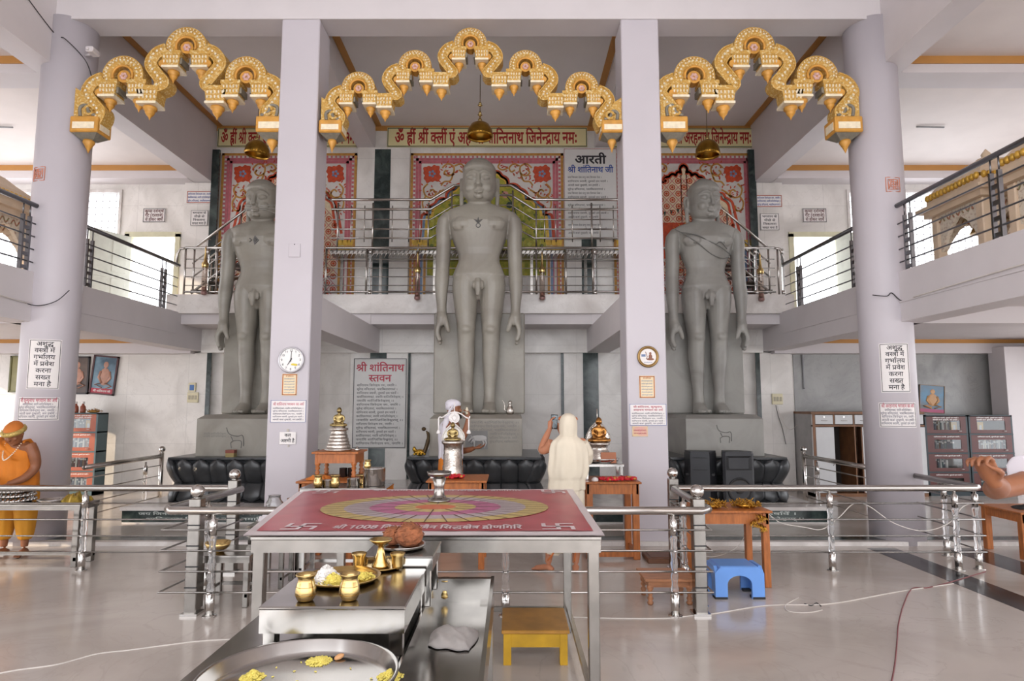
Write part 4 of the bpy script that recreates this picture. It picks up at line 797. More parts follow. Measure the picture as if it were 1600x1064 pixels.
# carvings on the plinths
b = MB(); cx = SX[1]
dx0, dz0 = at(727, 702, 9.5).x, at(727, 702, 9.5).z; dx1, dz1 = at(762, 673, 9.5).x, at(762, 673, 9.5).z
b.box(dx0, dx1, 9.485, 9.5, dz0, dz1); b.build('relief_panel', mat('relief_dark', '#777674', .4), pl_mid)
b = MB(); u = (dx1 - dx0) / 35
def dp(x, z): return (dx0 + x * u, 9.475, dz1 - z * u)
body = [(12, 8), (18, 7), (27, 7), (33, 9), (33.5, 13), (31, 15), (22, 15.5), (14, 15), (11.5, 12)]
b.prism([(dp(*p)[0], dp(*p)[2]) for p in body], 9.466, 9.49)
for leg in ([(14, 14), (14.5, 20), (13.5, 27)], [(13, 13), (11, 17), (9, 20)], [(27, 14), (29, 19), (27.5, 23), (27, 27)], [(31, 13), (33, 19), (31, 24), (30.5, 27)]):
    b.tube([dp(*p) for p in leg], [1.9 * u, 1.3 * u, .8 * u, .8 * u][:len(leg)], 8)
b.tube([dp(14, 10), dp(10, 11), dp(7.5, 13.5)], [2.6 * u, 1.9 * u, 1.6 * u], 8); b.tube([dp(8, 13), dp(6, 15.5), dp(4.5, 16.5)], [1.8 * u, 1.4 * u, .7 * u], 8)
b.tube([dp(8.5, 12.5), dp(9.5, 9), dp(9, 7)], .5 * u, 6)
b.build('deer_relief', mat('relief_pale', '#b5b4b2', .4), pl_mid)
ink = mat('carved_ink', '#6f6d6a', .5)
b = MB()
for i, v in enumerate((659, 665, 671, 677, 683, 689)):
    x0 = at(735 if i < 3 else 765, v, 9.5).x; x1 = at(811, v, 9.5).x; zz = at(780, v, 9.5).z - .025
    text_mb(b, ('l1', 'l2', 'l4')[i % 3], lambda a, c: (a, 9.4985, c), x0, zz, .045, x1 - x0, 'l', bold=.0)
b.build('inscription', ink, pl_mid)
def outline_bull(pl, u0, v0, su):
    b = MB()
    for pts in ([(0, 0), (3, 10), (10, 15), (22, 17), (30, 15), (33, 22), (33, 36)], [(8, 17), (12, 26), (8, 30), (9, 40)], [(12, 26), (20, 25), (27, 26), (29, 30), (28, 40)]):
        b.tube([tuple(at(u0 + x * su, v0 + y * abs(su), 9.496)) for x, y in spline(pts, 5)], .006, 5)
    b.build('animal_outline', ink, pl)
outline_bull(pl_w, 354, 668, .8); outline_bull(pl_e, 1120, 664, .7)
b = MB()
for v in (676, 680): text_mb(b, 'l1', lambda a, c: (a, 9.4985, c), at(318, v, 9.5).x, at(318, v, 9.5).z - .03, .04, .38, bold=0.)
b.build('inscription', ink, pl_w)

# ------------------------------------------------------------------ black lotus bases
M_lotus = marble('black_stone', '#2b2d2f', '#3b3d3f', .30, 2.5, .2)
def petal(b, w, h, up, bulge):
    """curled petal, local: x across, -y outward, z up from 0 to h (up) or 0 to -h"""
    n, m = 9, 10; V = []; F = []
    for j in range(m + 1):
        t = j / m
        hw = w / 2 * (1 - .93 * max(0, (t - .62) / .38) ** 2.4)
        out = bulge * sin(min(1, t * 1.05) * pi * .62) 
        for i in range(n + 1):
            s = i / n * 2 - 1
            V.append((s * hw, -(out + bulge * (.42 * (1 - s * s) + .12 * s) * (1 - t * .3)), (t if up else -t) * h))
    for j in range(m):
        for i in range(n):
            a = j * (n + 1) + i; F.append((a, a + 1, a + n + 2, a + n + 1))
    o = len(V)
    V += [(x * .96, y + .05, z) for x, y, z in V[:o]]
    for j in range(m):
        for i in range(n):
            a = o + j * (n + 1) + i; F.append((a, a + n + 1, a + n + 2, a + 1))
    for j in range(m):
        a = j * (n + 1); F.append((a, a + n + 1, o + a + n + 1, o + a)); a += n; F.append((a, o + a, o + a + n + 1, a + n + 1))
    for i in range(n):
        F.append((i, o + i, o + i + 1, i + 1)); a = m * (n + 1) + i; F.append((a, a + 1, o + a + 1, o + a))
    return b.add(V, F, 0, True)
def lotus(cx, hw, label, nf):
    y0, y1 = 9.24, 10.9; z0, zm, zt = .262, .54, .90
    t = thing('lotus_pedestal', (cx, y0, z0), label, 'pedestal')
    b = MB()
    def ring(g, z): return [(cx - hw + g, y0 + g, z), (cx + hw - g, y0 + g, z), (cx + hw - g, y1, z), (cx - hw + g, y1, z)]
    R = [ring(.0, z0), ring(.06, z0 + .04), ring(.13, zm), ring(.02, zt - .05), ring(0, zt - .03), ring(0, zt)]
    V = sum(R, []); F = [(3, 2, 1, 0), tuple(range(len(V) - 4, len(V)))]
    for i in range(len(R) - 1):
        for j in range(4):
            l = (j + 1) % 4; F.append((4 * i + j, 4 * i + l, 4 * i + 4 + l, 4 * i + 4 + j))
    b.add(V, F); b.build('core', M_lotus, t)
    def place(w, h, up, bul, M):
        q = MB(); q.M = M; petal(q, w, h, up, bul); q.build('petal', M_lotus, t)
    pw = 2 * (hw - .10) / nf
    for row, (up, h, bul, zz) in enumerate(((True, .345, .13, zm - .005), (False, .275, .10, zm))):
        for i in range(nf):
            x = cx - hw + .10 + pw * (i + .5)
            place(pw * 1.16, h, up, bul * .85, Matrix.Translation((x, y0 + .10, zz)))
        for s in (-1, 1):
            for i in range(3):
                place(pw * 1.1, h, up, bul, Matrix.Translation((cx + s * (hw - .10), y0 + .22 + pw * (i + .4), zz)) @ Matrix.Rotation(s * pi / 2, 4, 'Z'))
            place(pw * 1.05, h, up, bul, Matrix.Translation((cx + s * (hw - .11), y0 + .11, zz)) @ Matrix.Rotation(s * pi / 4, 4, 'Z'))
    return t
lotus(SX[1], .955, 'wide black lotus pedestal under the tallest middle statue', 7)
lotus(SX[0], .83, 'black lotus pedestal with carved petals, left of the clock pillar', 6)
lotus(SX[2] - .04, .83, 'black lotus pedestal half hidden behind the two loudspeakers', 6)
# ================================================================== GOLDEN ARCHES
M_ag = mat('arch_gold', '#c69a48', .5, .1, col2='#dcc48c', scale=38, thresh=(.52, .62), bump=.8, bscale=38)
M_ag2 = mat('arch_ochre', '#cc9440', .42, .1, vary=.15, scale=9)
M_aw = mat('arch_cream', '#e9dcc0', .5, vary=.08, scale=20)
M_apk = mat('arch_pink', '#cfa79c', .5, vary=.2, scale=30)
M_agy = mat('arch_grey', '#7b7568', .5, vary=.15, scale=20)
AY0, AY1 = 7.80, 7.99
def ribbon(b, pts, w, y0, y1, ridge=.028):
    n = len(pts); prof = [(-.5, y1), (-.5, y0 - .008), (-.40, y0 - .012), (-.36, y0), (-.1, y0 - ridge), (.1, y0 - ridge), (.36, y0), (.40, y0 - .012), (.5, y0 - .008), (.5, y1)]
    V = []; K = len(prof)
    for i in range(n):
        a = pts[max(0, i - 1)]; c = pts[min(n - 1, i + 1)]
        dx, dz = c[0] - a[0], c[1] - a[1]; l = math.hypot(dx, dz) or 1; nx, nz = -dz / l, dx / l
        for o, y in prof: V.append((pts[i][0] + nx * o * w, y, pts[i][1] + nz * o * w))
    F = []
    for i in range(n - 1):
        for j in range(K):
            l = (j + 1) % K; F.append((i * K + j, i * K + l, (i + 1) * K + l, (i + 1) * K + j))
    F.append(tuple(range(K))); F.append(tuple((n - 1) * K + j for j in range(K))[::-1])
    return b.add(V, F, 0, False)
def beads(b, pts, r, step, y):
    d = 0
    for i in range(1, len(pts)):
        l = math.hypot(pts[i][0] - pts[i - 1][0], pts[i][1] - pts[i - 1][1]); d += l
        if d >= step: d = 0; b.ball((pts[i][0], y, pts[i][1]), (r, r * .6, r), 6)
def capital(t, x, z, w, h):
    """small stepped capital with a hanging pendant; (x, z) is the middle of its top edge"""
    b = MB(); yc = (AY0 + AY1) / 2
    b.box(x - w * .52, x + w * .52, AY0 - .02, AY1 + .01, z - h * .14, z + h * .06)
    V = []; 
    for (g, zz) in ((w * .48, z - h * .14), (w * .40, z - h * .72)):
        V += [(x - g, AY0 - .012, zz), (x + g, AY0 - .012, zz), (x + g, AY1, zz), (x - g, AY1, zz)]
    b.add(V, [(0, 1, 5, 4), (1, 2, 6, 5), (2, 3, 7, 6), (3, 0, 4, 7), (0, 3, 2, 1), (4, 5, 6, 7)])
    c = b.build('capital', M_ag, t)
    b = MB()
    b.box(x - w * .44, x + w * .44, AY0 - .03, AY1 + .01, z - h * .84, z - h * .72)
    for i in range(5):
        xx = x + (i - 2) * w * .17
        for zz in (z - h * .27, z - h * .5): b.ball((xx, AY0 - .016, zz), (w * .045, .012, h * .085), 8)
    b.build('capital_moulding', M_aw, c)
    b = MB(); r = w * .30
    b.lathe([(r * .7, 0), (r, -h * .05), (r * .98, -h * .16), (r * .62, -h * .24), (r * .72, -h * .28), (r * .55, -h * .40), (r * .2, -h * .52), (r * .1, -h * .60), (0, -h * .68)], (x, yc - .02, z - h * .84), 16)
    b.build('pendant', M_ag2, t)
def bracket(t, x, z, w, h, dirn):
    """painted box the arch springs from, standing off the pillar; dirn = side of the arch opening"""
    b = MB(); b.box(x - w / 2, x + w / 2, AY0 - .05, AY1 + .05, z, z + h, bev=.012); bo = b.build('bracket_box', M_ag2, t)
    b = MB(); b.box(x - w * .39, x + w * .39, AY0 - .056, AY0 - .045, z + h * .2, z + h * .62)
    b.box(x + dirn * w * .5 - .006, x + dirn * w * .5 + .006, AY0 + .0, AY1 - .0, z + h * .2, z + h * .7)
    b.build('bracket_panel', M_aw, bo)
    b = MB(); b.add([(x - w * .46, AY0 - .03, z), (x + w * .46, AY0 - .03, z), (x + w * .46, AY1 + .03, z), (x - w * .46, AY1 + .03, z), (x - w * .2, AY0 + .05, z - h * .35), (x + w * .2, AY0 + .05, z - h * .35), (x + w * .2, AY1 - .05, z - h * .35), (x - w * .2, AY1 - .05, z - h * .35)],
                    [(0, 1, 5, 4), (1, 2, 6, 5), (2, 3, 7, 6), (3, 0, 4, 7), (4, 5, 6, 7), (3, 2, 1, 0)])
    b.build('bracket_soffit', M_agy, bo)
    b = MB(); r = w * .2; b.lathe([(r * .9, 0), (r, -.03), (r * .5, -.09), (r * .3, -.12), (0, -.17)], (x, (AY0 + AY1) / 2 - .02, z - h * .33), 14); b.build('pendant', M_ag2, t)
    # leafy scroll on top
    b = MB()
    q = [(x - dirn * w * .45, z + h), (x - dirn * w * .45, z + h * 2.9), (x - dirn * w * .1, z + h * 2.5), (x + dirn * w * .12, z + h * 1.9), (x + dirn * w * .1, z + h * 1.35), (x + dirn * w * .4, z + h)]
    b.prism(q, AY0 - .01, AY1 + .01)
    b.tube([(p[0], AY0 - .02, p[1]) for p in arc(x + dirn * w * .12, z + h * 1.42, w * .16, 0, 330, 14)], .02, 8)
    b.build('leaf_scroll', M_ag, t)
    b = MB(); b.tube([(p[0], AY0 - .012, p[1]) for p in spline([(x - dirn * w * .2, z + h * 1.05), (x - dirn * w * .22, z + h * 1.6), (x, z + h * 1.75), (x + dirn * w * .1, z + h * 1.3), (x + dirn * w * .36, z + h * 1.1)], 6)], .022, 8)
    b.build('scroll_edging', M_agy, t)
def hood(t, x, z, R):
    """ring hood with rosette, springing from two capitals; R = outer radius"""
    b = MB(); p = arc(x, z, R * .78, -28, 208, 22); ribbon(b, p, R * .60, AY0, AY1); hd = b.build('hood', M_ag, t)
    b = MB(); p2 = arc(x, z, R * .52, -20, 200, 18); b.tube([(q[0], AY0 - .01, q[1]) for q in p2], R * .07, 8); b.build('inner_edging', M_ag2, hd)
    b = MB(); beads(b, arc(x, z, R * .80, -20, 200, 60), R * .055, R * .17, AY0 - .034); beads(b, arc(x, z, R * .98, -15, 195, 60), R * .045, R * .13, AY0 - .006); b.build('bead_row', M_aw, hd)
    b = MB(); b.prism(arc(x, z, R * .34, 0, 348, 20), AY0 + .02, AY1 - .04); ro = b.build('rosette', M_ag2, t)
    b = MB()
    for a in range(0, 360, 60): b.ball((x + R * .13 * cos(radians(a)), AY0 + .015, z + R * .13 * sin(radians(a))), (R * .09, .014, R * .09), 8)
    b.build('rosette_flower', M_apk, ro)
    capital(t, x - R * .76, z - R * .30, R * 1.0, R * 1.06); capital(t, x + R * .76, z - R * .30, R * 1.0, R * 1.06)
def s_curve(t, pts, w):
    b = MB(); p = spline(pts, 8); ribbon(b, p, w, AY0, AY1); o = b.build('scroll_band', M_ag, t)
    b = MB(); beads(b, spline(pts, 26), w * .10, w * .34, AY0 - .034); b.build('bead_row', M_aw, o)
def arch(hoods, R, lows, ends, label, base_z):
    """hoods: [(x, z)] left to right; lows: hanging capitals between them; ends: bracket x positions"""
    mid = hoods[len(hoods) // 2]
    t = thing('scalloped_arch', (mid[0], AY0, mid[1]), label, 'arch')
    for x, z in hoods: hood(t, x, z, R)
    for x, z in lows: capital(t, x, z + R * .08, R * 1.16, R * 1.12)
    n = len(hoods)
    for i in range(n):
        for s in (-1, 1):
            j = i + s
            x, z = hoods[i]
            if 0 <= j < n and hoods[j][1] > z: continue      # the neighbour is higher: its own curve comes down here
            if 0 <= j < n: lx, lz = min(lows, key=lambda q: abs(q[0] - (x + hoods[j][0]) / 2))
            else: lx, lz = ends[0 if s < 0 else 1] + (-s) * R * .05, base_z + R * 1.55
            s_curve(t, [(x + s * R * 1.02, z - R * .12), (x + s * R * 1.55, z - R * .38), (x + s * R * 1.82, z - R * .95), (x + s * R * 1.45, z - R * 1.55), (x + s * R * 1.12, z - R * 2.0), (lx - s * R * .38, lz + R * .12) if 0 <= j < n else (x + s * R * 1.35, z - R * 2.6)][:6], R * .66)
            b = MB(); b.prism(arc(x + s * R * 1.18, z - R * .95, R * .20, 0, 345, 16), AY0 - .015, AY1 - .03); b.build('scroll_eye', M_ag2, t)
    for e, s in ((ends[0], 1), (ends[1], -1)): bracket(t, e, base_z, R * 1.45, R * .85, s)
    # pale faceted blocks under the hoods, seen from below
    for x, z in hoods:
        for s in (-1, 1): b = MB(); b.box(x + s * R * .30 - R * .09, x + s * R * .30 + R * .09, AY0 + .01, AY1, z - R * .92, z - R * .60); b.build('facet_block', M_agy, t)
    return t
z3 = at(737, 68, AY0).z
hm = [(AX - 1.425, at(560, 137, AY0).z), (AX - .708, at(649, 103, AY0).z), (AX, z3), (AX + .708, at(826, 103, AY0).z), (AX + 1.425, at(914, 137, AY0).z)]
lm = [(AX - 1.09, at(601, 150, AY0).z), (AX - .372, at(691, 117, AY0).z), (AX + .372, at(785, 117, AY0).z), (AX + 1.09, at(873, 150, AY0).z)]
arch(hm, .195, lm, (at(517, 200, AY0).x, at(957, 200, AY0).x), 'golden scalloped arch of five hoods over the middle statue', at(517, 209, AY0).z)
hw_ = [(at(192, 118, AY0).x, at(192, 118, AY0).z), (at(291, 73, AY0).x, at(291, 73, AY0).z), (at(384, 119, AY0).x, at(384, 119, AY0).z)]
lw = [(at(231, 138, AY0).x, at(231, 138, AY0).z), (at(337, 138, AY0).x, at(337, 138, AY0).z)]
arch(hw_, .243, lw, (at(134, 200, AY0).x, at(423, 200, AY0).x), 'golden scalloped arch of three hoods between the left round column and the clock pillar', at(134, 208, AY0).z)
mx = lambda x: 2 * AX - x
arch([(mx(x), z) for x, z in hw_[::-1]], .243, [(mx(x), z) for x, z in lw[::-1]], (at(1052, 200, AY0).x, at(1324, 200, AY0).x), 'golden scalloped arch of three hoods next to the right round column', at(134, 208, AY0).z)
# ================================================================== BACK WALL: BOARDS, MURALS, GALLERY
def board(name, x0, x1, z0, z1, y, label, cat, m_face, m_edge, edge=.02, lines=(), th=.02, group=None):
    """flat notice on a wall facing -y. lines: (run, x, z, size, width, anchor, material[, bold])"""
    t = thing(name, ((x0 + x1) / 2, y, z0), label, cat, group)
    b = MB(); b.box(x0, x1, y - th, y, z0, z1); b.build('board', m_face, t)
    if edge:
        b = MB(); e = edge; i = edge * .25
        b.box(x0 + i, x1 - i, y - th - .004, y - th, z1 - i - e * .5, z1 - i); b.box(x0 + i, x1 - i, y - th - .004, y - th, z0 + i, z0 + i + e * .5)
        b.box(x0 + i, x0 + i + e * .5, y - th - .004, y - th, z0 + i, z1 - i); b.box(x1 - i - e * .5, x1 - i, y - th - .004, y - th, z0 + i, z1 - i)
        b.build('border', m_edge, t)
    for ln in lines:
        key, x, z, size, w, an, m = ln[:7]; bold = ln[7] if len(ln) > 7 else .012
        b = MB(); text_mb(b, key, lambda a, c: (a, y - th - .003, c), x, z, size, w, an, bold=bold); b.build('lettering', m, t)
    return t
M_cream = mat('cream_board', '#d9cd9c', .45, vary=.02)
M_grayb = mat('grey_board', '#cfcdca', .4, vary=.02)
M_dgreen_edge = mat('board_edge_green', '#4a5a48', .5)
yw = 12.17
for key, u0, u1, v0, v1, tx0, tx1, lab in (
    ('mantra_mid', 605, 917, 200, 230, 617, 902, 'cream board with dark red prayer lettering above the middle mural'),
    ('mantra_west', 340, 560, 201, 230, 345, 557, 'cream board with dark red prayer lettering above the left mural, partly behind a pillar'),
    ('mantra_east', 948, 1175, 201, 231, 958, 1174, 'cream board with dark red prayer lettering above the right mural')):
    p0 = at(u0, v1, yw); p1 = at(u1, v0, yw); q0 = at(tx0, 223, yw - .02); q1 = at(tx1, 223, yw - .02)
    board('prayer_board', p0.x, p1.x, p0.z, p1.z, yw, lab, 'sign', M_cream, M_dgreen_edge, .03, [(key, q0.x, q0.z - .012, .35, q1.x - q0.x, 'l', M_mred, .026)])
# two tall prayer boards
yb = 12.06
p0 = at(882, 374, yb); p1 = at(963, 233, yb); cx = (p0.x + p1.x) / 2
L = [('aarti', at(919, 0, yb).x, at(0, 256, yb).z, .24, .60, 'c', M_ink, .03), ('shanti_ji', cx, at(0, 270, yb).z, .17, .88, 'c', M_blue, .018)]
for i in range(15):
    if i == 6 or i == 11: continue
    v = 279 + i * 6.2; L.append((('l5', 'l6', 'l7', 'l4')[i % 4], p0.x + .07, at(0, v, yb).z, .052, (.66, .72, .62, .78)[(i * 3) % 4], 'l', M_ink, .004))
board('hymn_board', p0.x, p1.x, p0.z, p1.z, yb, 'grey hymn board with black and blue heading, upstairs right of the middle mural', 'sign', M_grayb, M_mred, .012, L)
p0 = at(550, 700, yb); p1 = at(636, 560, yb); cx = (p0.x + p1.x) / 2
L = [('shanti', cx, at(0, 580, yb).z, .195, .90, 'c', M_red, .02), ('stavan', cx, at(0, 596, yb).z, .19, .42, 'c', M_red, .02)]
for i in range(16):
    v = 603.5 + i * 6.05; L.append((('l2', 'l3', 'l4', 'l1', 'l6')[(i * 2) % 5], p0.x + .07, at(0, v, yb).z, .056, (.74, .82, .70, .88, .78, .76)[(i * 5) % 6], 'l', M_ink, .004))
board('hymn_board', p0.x, p1.x, p0.z, p1.z, yb, 'pale hymn board with large red heading on the lower wall right of the clock pillar', 'sign', M_grayb, M_ink, .02, L)
# notices of the upper side walls
for u0, u1, lab in ((224, 260, 'white notice in dark red on the upper left wall, above the open door'), (1254, 1290, 'white notice in dark red on the upper right wall, above the open door')):
    p0 = at(u0, 348, YB); p1 = at(u1, 326, YB); cx = (p0.x + p1.x) / 2; w = p1.x - p0.x; hh = p1.z - p0.z
    board('wall_notice', p0.x, p1.x, p0.z, p1.z, YB - .005, lab, 'sign', M_paper, M_ink, .02, [(k, cx, p0.z + hh * f, .085, w * q, 'c', mat('notice_maroon', '#5a2326', .5), .02) for k, f, q in (('g1', .70, .84), ('g2', .40, .82), ('g3', .11, .78))])
yn = 12.09
for u0, u1, v0, v1, lab in ((298, 326, 329, 353, 'small white notice of four black lines beside the left mural'), (1188, 1216, 334, 360, 'small white notice of four black lines beside the right mural')):
    p0 = at(u0, v1, yn); p1 = at(u1, v0, yn); cx = (p0.x + p1.x) / 2; w = p1.x - p0.x; hh = p1.z - p0.z
    board('wall_notice', p0.x, p1.x, p0.z, p1.z, yn, lab, 'sign', M_paper, M_ink, .012, [(k, cx, p0.z + hh * f, .06, w * q, 'c', M_ink, .012) for k, f, q in (('b1', .76, .8), ('b2', .53, .6), ('b3', .31, .7), ('b4', .09, .8))])
for u0, u1, v0, v1, lab in ((292, 335, 299, 318, 'white sheet of blue lines in an orange frame beside the left mural'), (1181, 1221, 305, 324, 'white sheet of blue lines in a red frame beside the right mural')):
    p0 = at(u0, v1, yn); p1 = at(u1, v0, yn); w = p1.x - p0.x; hh = p1.z - p0.z
    board('wall_notice', p0.x, p1.x, p0.z, p1.z, yn, lab, 'sign', M_paper, mat('frame_rust', '#a8563c', .5), .025, [(k, (p0.x + p1.x) / 2, p0.z + hh * f, .05, w * .9, 'c', M_blue, .012) for k, f in (('l2', .68), ('l3', .42), ('l4', .14))])

# murals --------------------------------------------------------------------------------------
M_mbase = marble('mural_marble', '#cfcac5', '#b5afaa', .35, 1.2, .2)
M_mpink = mat('mural_pink', '#b5616a', .5, vary=.12, scale=14)
M_mor = mat('mural_orange', '#b8421c', .5, vary=.18, scale=16)
M_mgold = mat('mural_gold', '#b5823a', .5, vary=.15, scale=16)
M_mgreen = mat('mural_green', '#7f8a22', .5, col2='#b0a12c', scale=14)
M_mdk = mat('mural_dark_green', '#25382c', .5, vary=.2)
M_mblue = mat('mural_blue', '#6f86a5', .5, vary=.15, scale=16)
M_myel = mat('mural_yellow', '#d3ab3c', .5, vary=.15, scale=12)
def mural(x0, x1, z1, label, style):
    z0 = 3.58; y = 12.185; cx = (x0 + x1) / 2; hw = (x1 - x0) / 2
    t = thing('painted_mural', (cx, y, z0), label, 'mural')
    b = MB(); b.box(x0, x1, y, YB, z0, z1); b.build('panel', M_mbase, t)
    def F(b, d=0): return y - .004 - d
    b = MB()
    for w, o, m in ((.05, 0, 0), (.055, .10, 1), (.05, .16, 1)):
        b.box(x0 + o, x1 - o, y - .006, y, z1 - o - w, z1 - o, m); b.box(x0 + o, x0 + o + w, y - .006, y, z0, z1 - o, m); b.box(x1 - o - w, x1 - o, y - .006, y, z0, z1 - o, m)
    n = int((x1 - x0) / .085)
    for i in range(n): b.box(x0 + .1 + i * .085, x0 + .135 + i * .085, y - .005, y, z1 - .095, z1 - .055, 1)
    for i in range(int((z1 - z0) / .085)):
        for xx in (x0 + .055, x1 - .095): b.box(xx, xx + .04, y - .005, y, z0 + i * .085, z0 + .045 + i * .085, 1)
    b.build('border', [M_mgold, M_mpink], t)
    zc = z1 - .22
    # lobed arch
    if style == 'mid':
        half = [(0, 0), (.10, -.16), (.30, -.24), (.42, -.42), (.66, -.50), (.80, -.70), (1.02, -.80), (1.16, -1.02), (1.28, -1.10), (1.30, -1.5)]
    else:
        half = [(0, 0), (.05, -.16), (.16, -.22), (.30, -.24), (.40, -.36), (.56, -.42), (.66, -.60), (.80, -.68), (.96, -.9), (1.06, -1.4)]
    pts = []
    for i in range(len(half) - 1):
        (ax, az), (bx, bz) = half[i], half[i + 1]
        for k in range(6):
            s = k / 6; bul = .05 * sin(pi * s) if i < len(half) - 2 else 0
            l = math.hypot(bx - ax, bz - az)
            pts.append((ax + (bx - ax) * s - (bz - az) / l * bul, az + (bz - az) * s + (bx - ax) / l * bul))
    pts.append(half[-1])
    full = [(cx - p[0], zc + p[1]) for p in pts[::-1]] + [(cx + p[0], zc + p[1]) for p in pts[1:]]
    inner = lambda o: [(cx + (p[0] - cx) * (1 - o), zc + (p[1] - zc) * (1 - o * .3) - o * .55) for p in full]
    zb = 4.4
    b = MB()
    poly = inner(.10); cz = min(p[1] for p in poly) + .5
    low = poly[0][1]
    # field inside the arch, in vertical slats so that it stays one flat sheet
    for i in range(len(poly) - 1):
        (ax, az), (bx, bz) = poly[i], poly[i + 1]
        if bx - ax < .004: continue
        b.add([(ax, y - .003, z0 + .55), (bx, y - .003, z0 + .55), (bx, y - .003, bz), (ax, y - .003, az)], [(0, 1, 2, 3)])
    b.build('arch_field', M_mgreen if style == 'mid' else mat('mural_cream', '#d0bfa0', .5, vary=.1, scale=20), t)
    b = MB(); b.strip(full, .055, y - .008, y - .002, 0); b.strip(inner(.045), .045, y - .008, y - .002, 1); b.strip(inner(.085), .05, y - .008, y - .002, 2)
    b.build('arch_band', [M_mor, M_mblue if style == 'mid' else M_mbase, M_myel if style == 'mid' else M_mor], t)
    # red blooms
    R = .185
    for s in (-1, 1):
        b = MB()
        x, z = cx + s * (hw - .42), z1 - .42
        b.prism([(x + R * (.96 + .13 * cos(4 * a + 2.6) + .07 * sin(11 * a + s)) * cos(a), z + R * (.96 + .13 * cos(4 * a + 2.6) + .07 * sin(11 * a + s)) * sin(a)) for a in [i * 2 * pi / 48 for i in range(48)]], y - .009, y - .001, 0)
        for i in range(5): b.prism(arc(x + .05 * cos(i * 1.26), z + .05 * sin(i * 1.26), .026, 0, 340, 8), y - .012, y - .008, 1)
        b.build('red_bloom', [M_mor, M_mblue], t)
    # scrolling vines and leaves
    b = MB(); lf = MB()
    def vine(P, s):
        p = spline([(cx + s * (hw - q[0]), z1 - q[1]) for q in P], 7); b.strip(p, .032, y - .008, y - .002)
        for i in range(2, len(p) - 1, 3):
            a = random.random() * 6.3; x, z = p[i][0] + .07 * cos(a), p[i][1] + .07 * sin(a)
            lf.prism([(x + .035 * cos(a), z + .035 * sin(a)), (x + .014 * cos(a + 1.57), z + .014 * sin(a + 1.57)), (x - .035 * cos(a), z - .035 * sin(a)), (x - .014 * cos(a + 1.57), z - .014 * sin(a + 1.57))], y - .008, y - .002, i % 3)
    for s in (-1, 1):
        vine([(.62, .30), (.72, .22), (.84, .27), (.84, .40), (.74, .46), (.66, .40), (.70, .34)], s)
        vine([(.84, .40), (.78, .56), (.66, .58), (.60, .66)], s)
        vine([(.86, .26), (.98, .22), (1.06, .30), (1.02, .38), (.95, .34)], s)
        vine([(.34, .62), (.26, .72), (.30, .86), (.42, .90), (.50, .82), (.44, .74), (.38, .78)], s)
        vine([(.30, .88), (.24, 1.0), (.28, 1.14), (.38, 1.16), (.40, 1.06)], s)
        vine([(.48, .90), (.56, .80), (.66, .74)], s)
        if style == 'mid': vine([(1.08, .30), (1.2, .34), (1.28, .28), (1.24, .20)], s)
    b.build('vine', M_mgold, t); lf.build('leaf', [M_mdk, M_mblue, M_mor], t)
    # inside the arch
    b = MB()
    if style == 'mid':
        for s in (-1, 1):
            for i in range(7):
                for j in range(9):
                    x = cx + s * (.42 + i * .12); z = zc - .62 - j * .17 - i * .10
                    if z < z0 + .9: continue
                    b.prism([(x, z), (x + s * .05, z + .03), (x + s * .10, z), (x + s * .05, z - .06)], y - .006, y - .002, (i + j) % 2)
            b.strip([(cx + s * p[0], p[1]) for p in spline([(.30, zc - .55), (.52, zc - .85), (.60, zc - 1.3), (.50, zc - 1.75)], 8)], .02, y - .009, y - .002, 2)
            for j in range(6): b.prism(arc(cx + s * (.36 + .1 * sin(j)), zc - .62 - j * .21, .07, 0, 330, 6), y - .009, y - .002, 2 if j % 2 else 3)
        b.build('palm_pattern', [mat('leaf_olive', '#5e6e1c', .5), mat('leaf_lime', '#b3b04a', .5), M_mdk, mat('mural_rose', '#c98d84', .5)], t)
    else:
        st = .23
        for i in range(-5, 6):
            for j in range(1, 24):
                x = cx + i * st + (st / 2 if j % 2 else 0); z = zc - .22 - j * st * .55
                if abs(x - cx) > min(1.02, .80 - max(-.35, .9 + (z - zc)) * .75): continue
                b.tube([(x + .05 * cos(a), y - .004, z + .05 * sin(a)) for a in [k * pi / 4 for k in range(8)]], .011, 4, 0, closed=True)
                b.prism(arc(x, z, .026, 0, 320, 7), y - .008, y - .002, 0)
                b.strip([(x - st / 2, z), (x, z + st * .55)], .012, y - .006, y - .002, 1); b.strip([(x, z + st * .55), (x + st / 2, z)], .012, y - .006, y - .002, 1)
        for j in range(9): b.prism([(cx - .55 + j * .13, zc - 1.0 + .1 * sin(j * pi / 8)), (cx - .49 + j * .13, zc - 1.0 + .1 * sin(j * pi / 8)), (cx - .52 + j * .13, zc - 1.09 + .1 * sin(j * pi / 8))], y - .01, y - .002, 2)
        b.box(cx - .62, cx + .62, y - .007, y - .002, zc - 1.9, zc - 1.18, 3)
        for a in range(16):
            an = a * pi / 8; b.prism([(cx + .16 * cos(an - .15), zc - 1.5 + .16 * sin(an - .15)), (cx + .33 * cos(an), zc - 1.5 + .33 * sin(an)), (cx + .16 * cos(an + .15), zc - 1.5 + .16 * sin(an + .15))], y - .012, y - .006, 4)
        b.build('lattice_pattern', [M_mor, M_mpink, M_mdk, M_mor, M_myel], t)
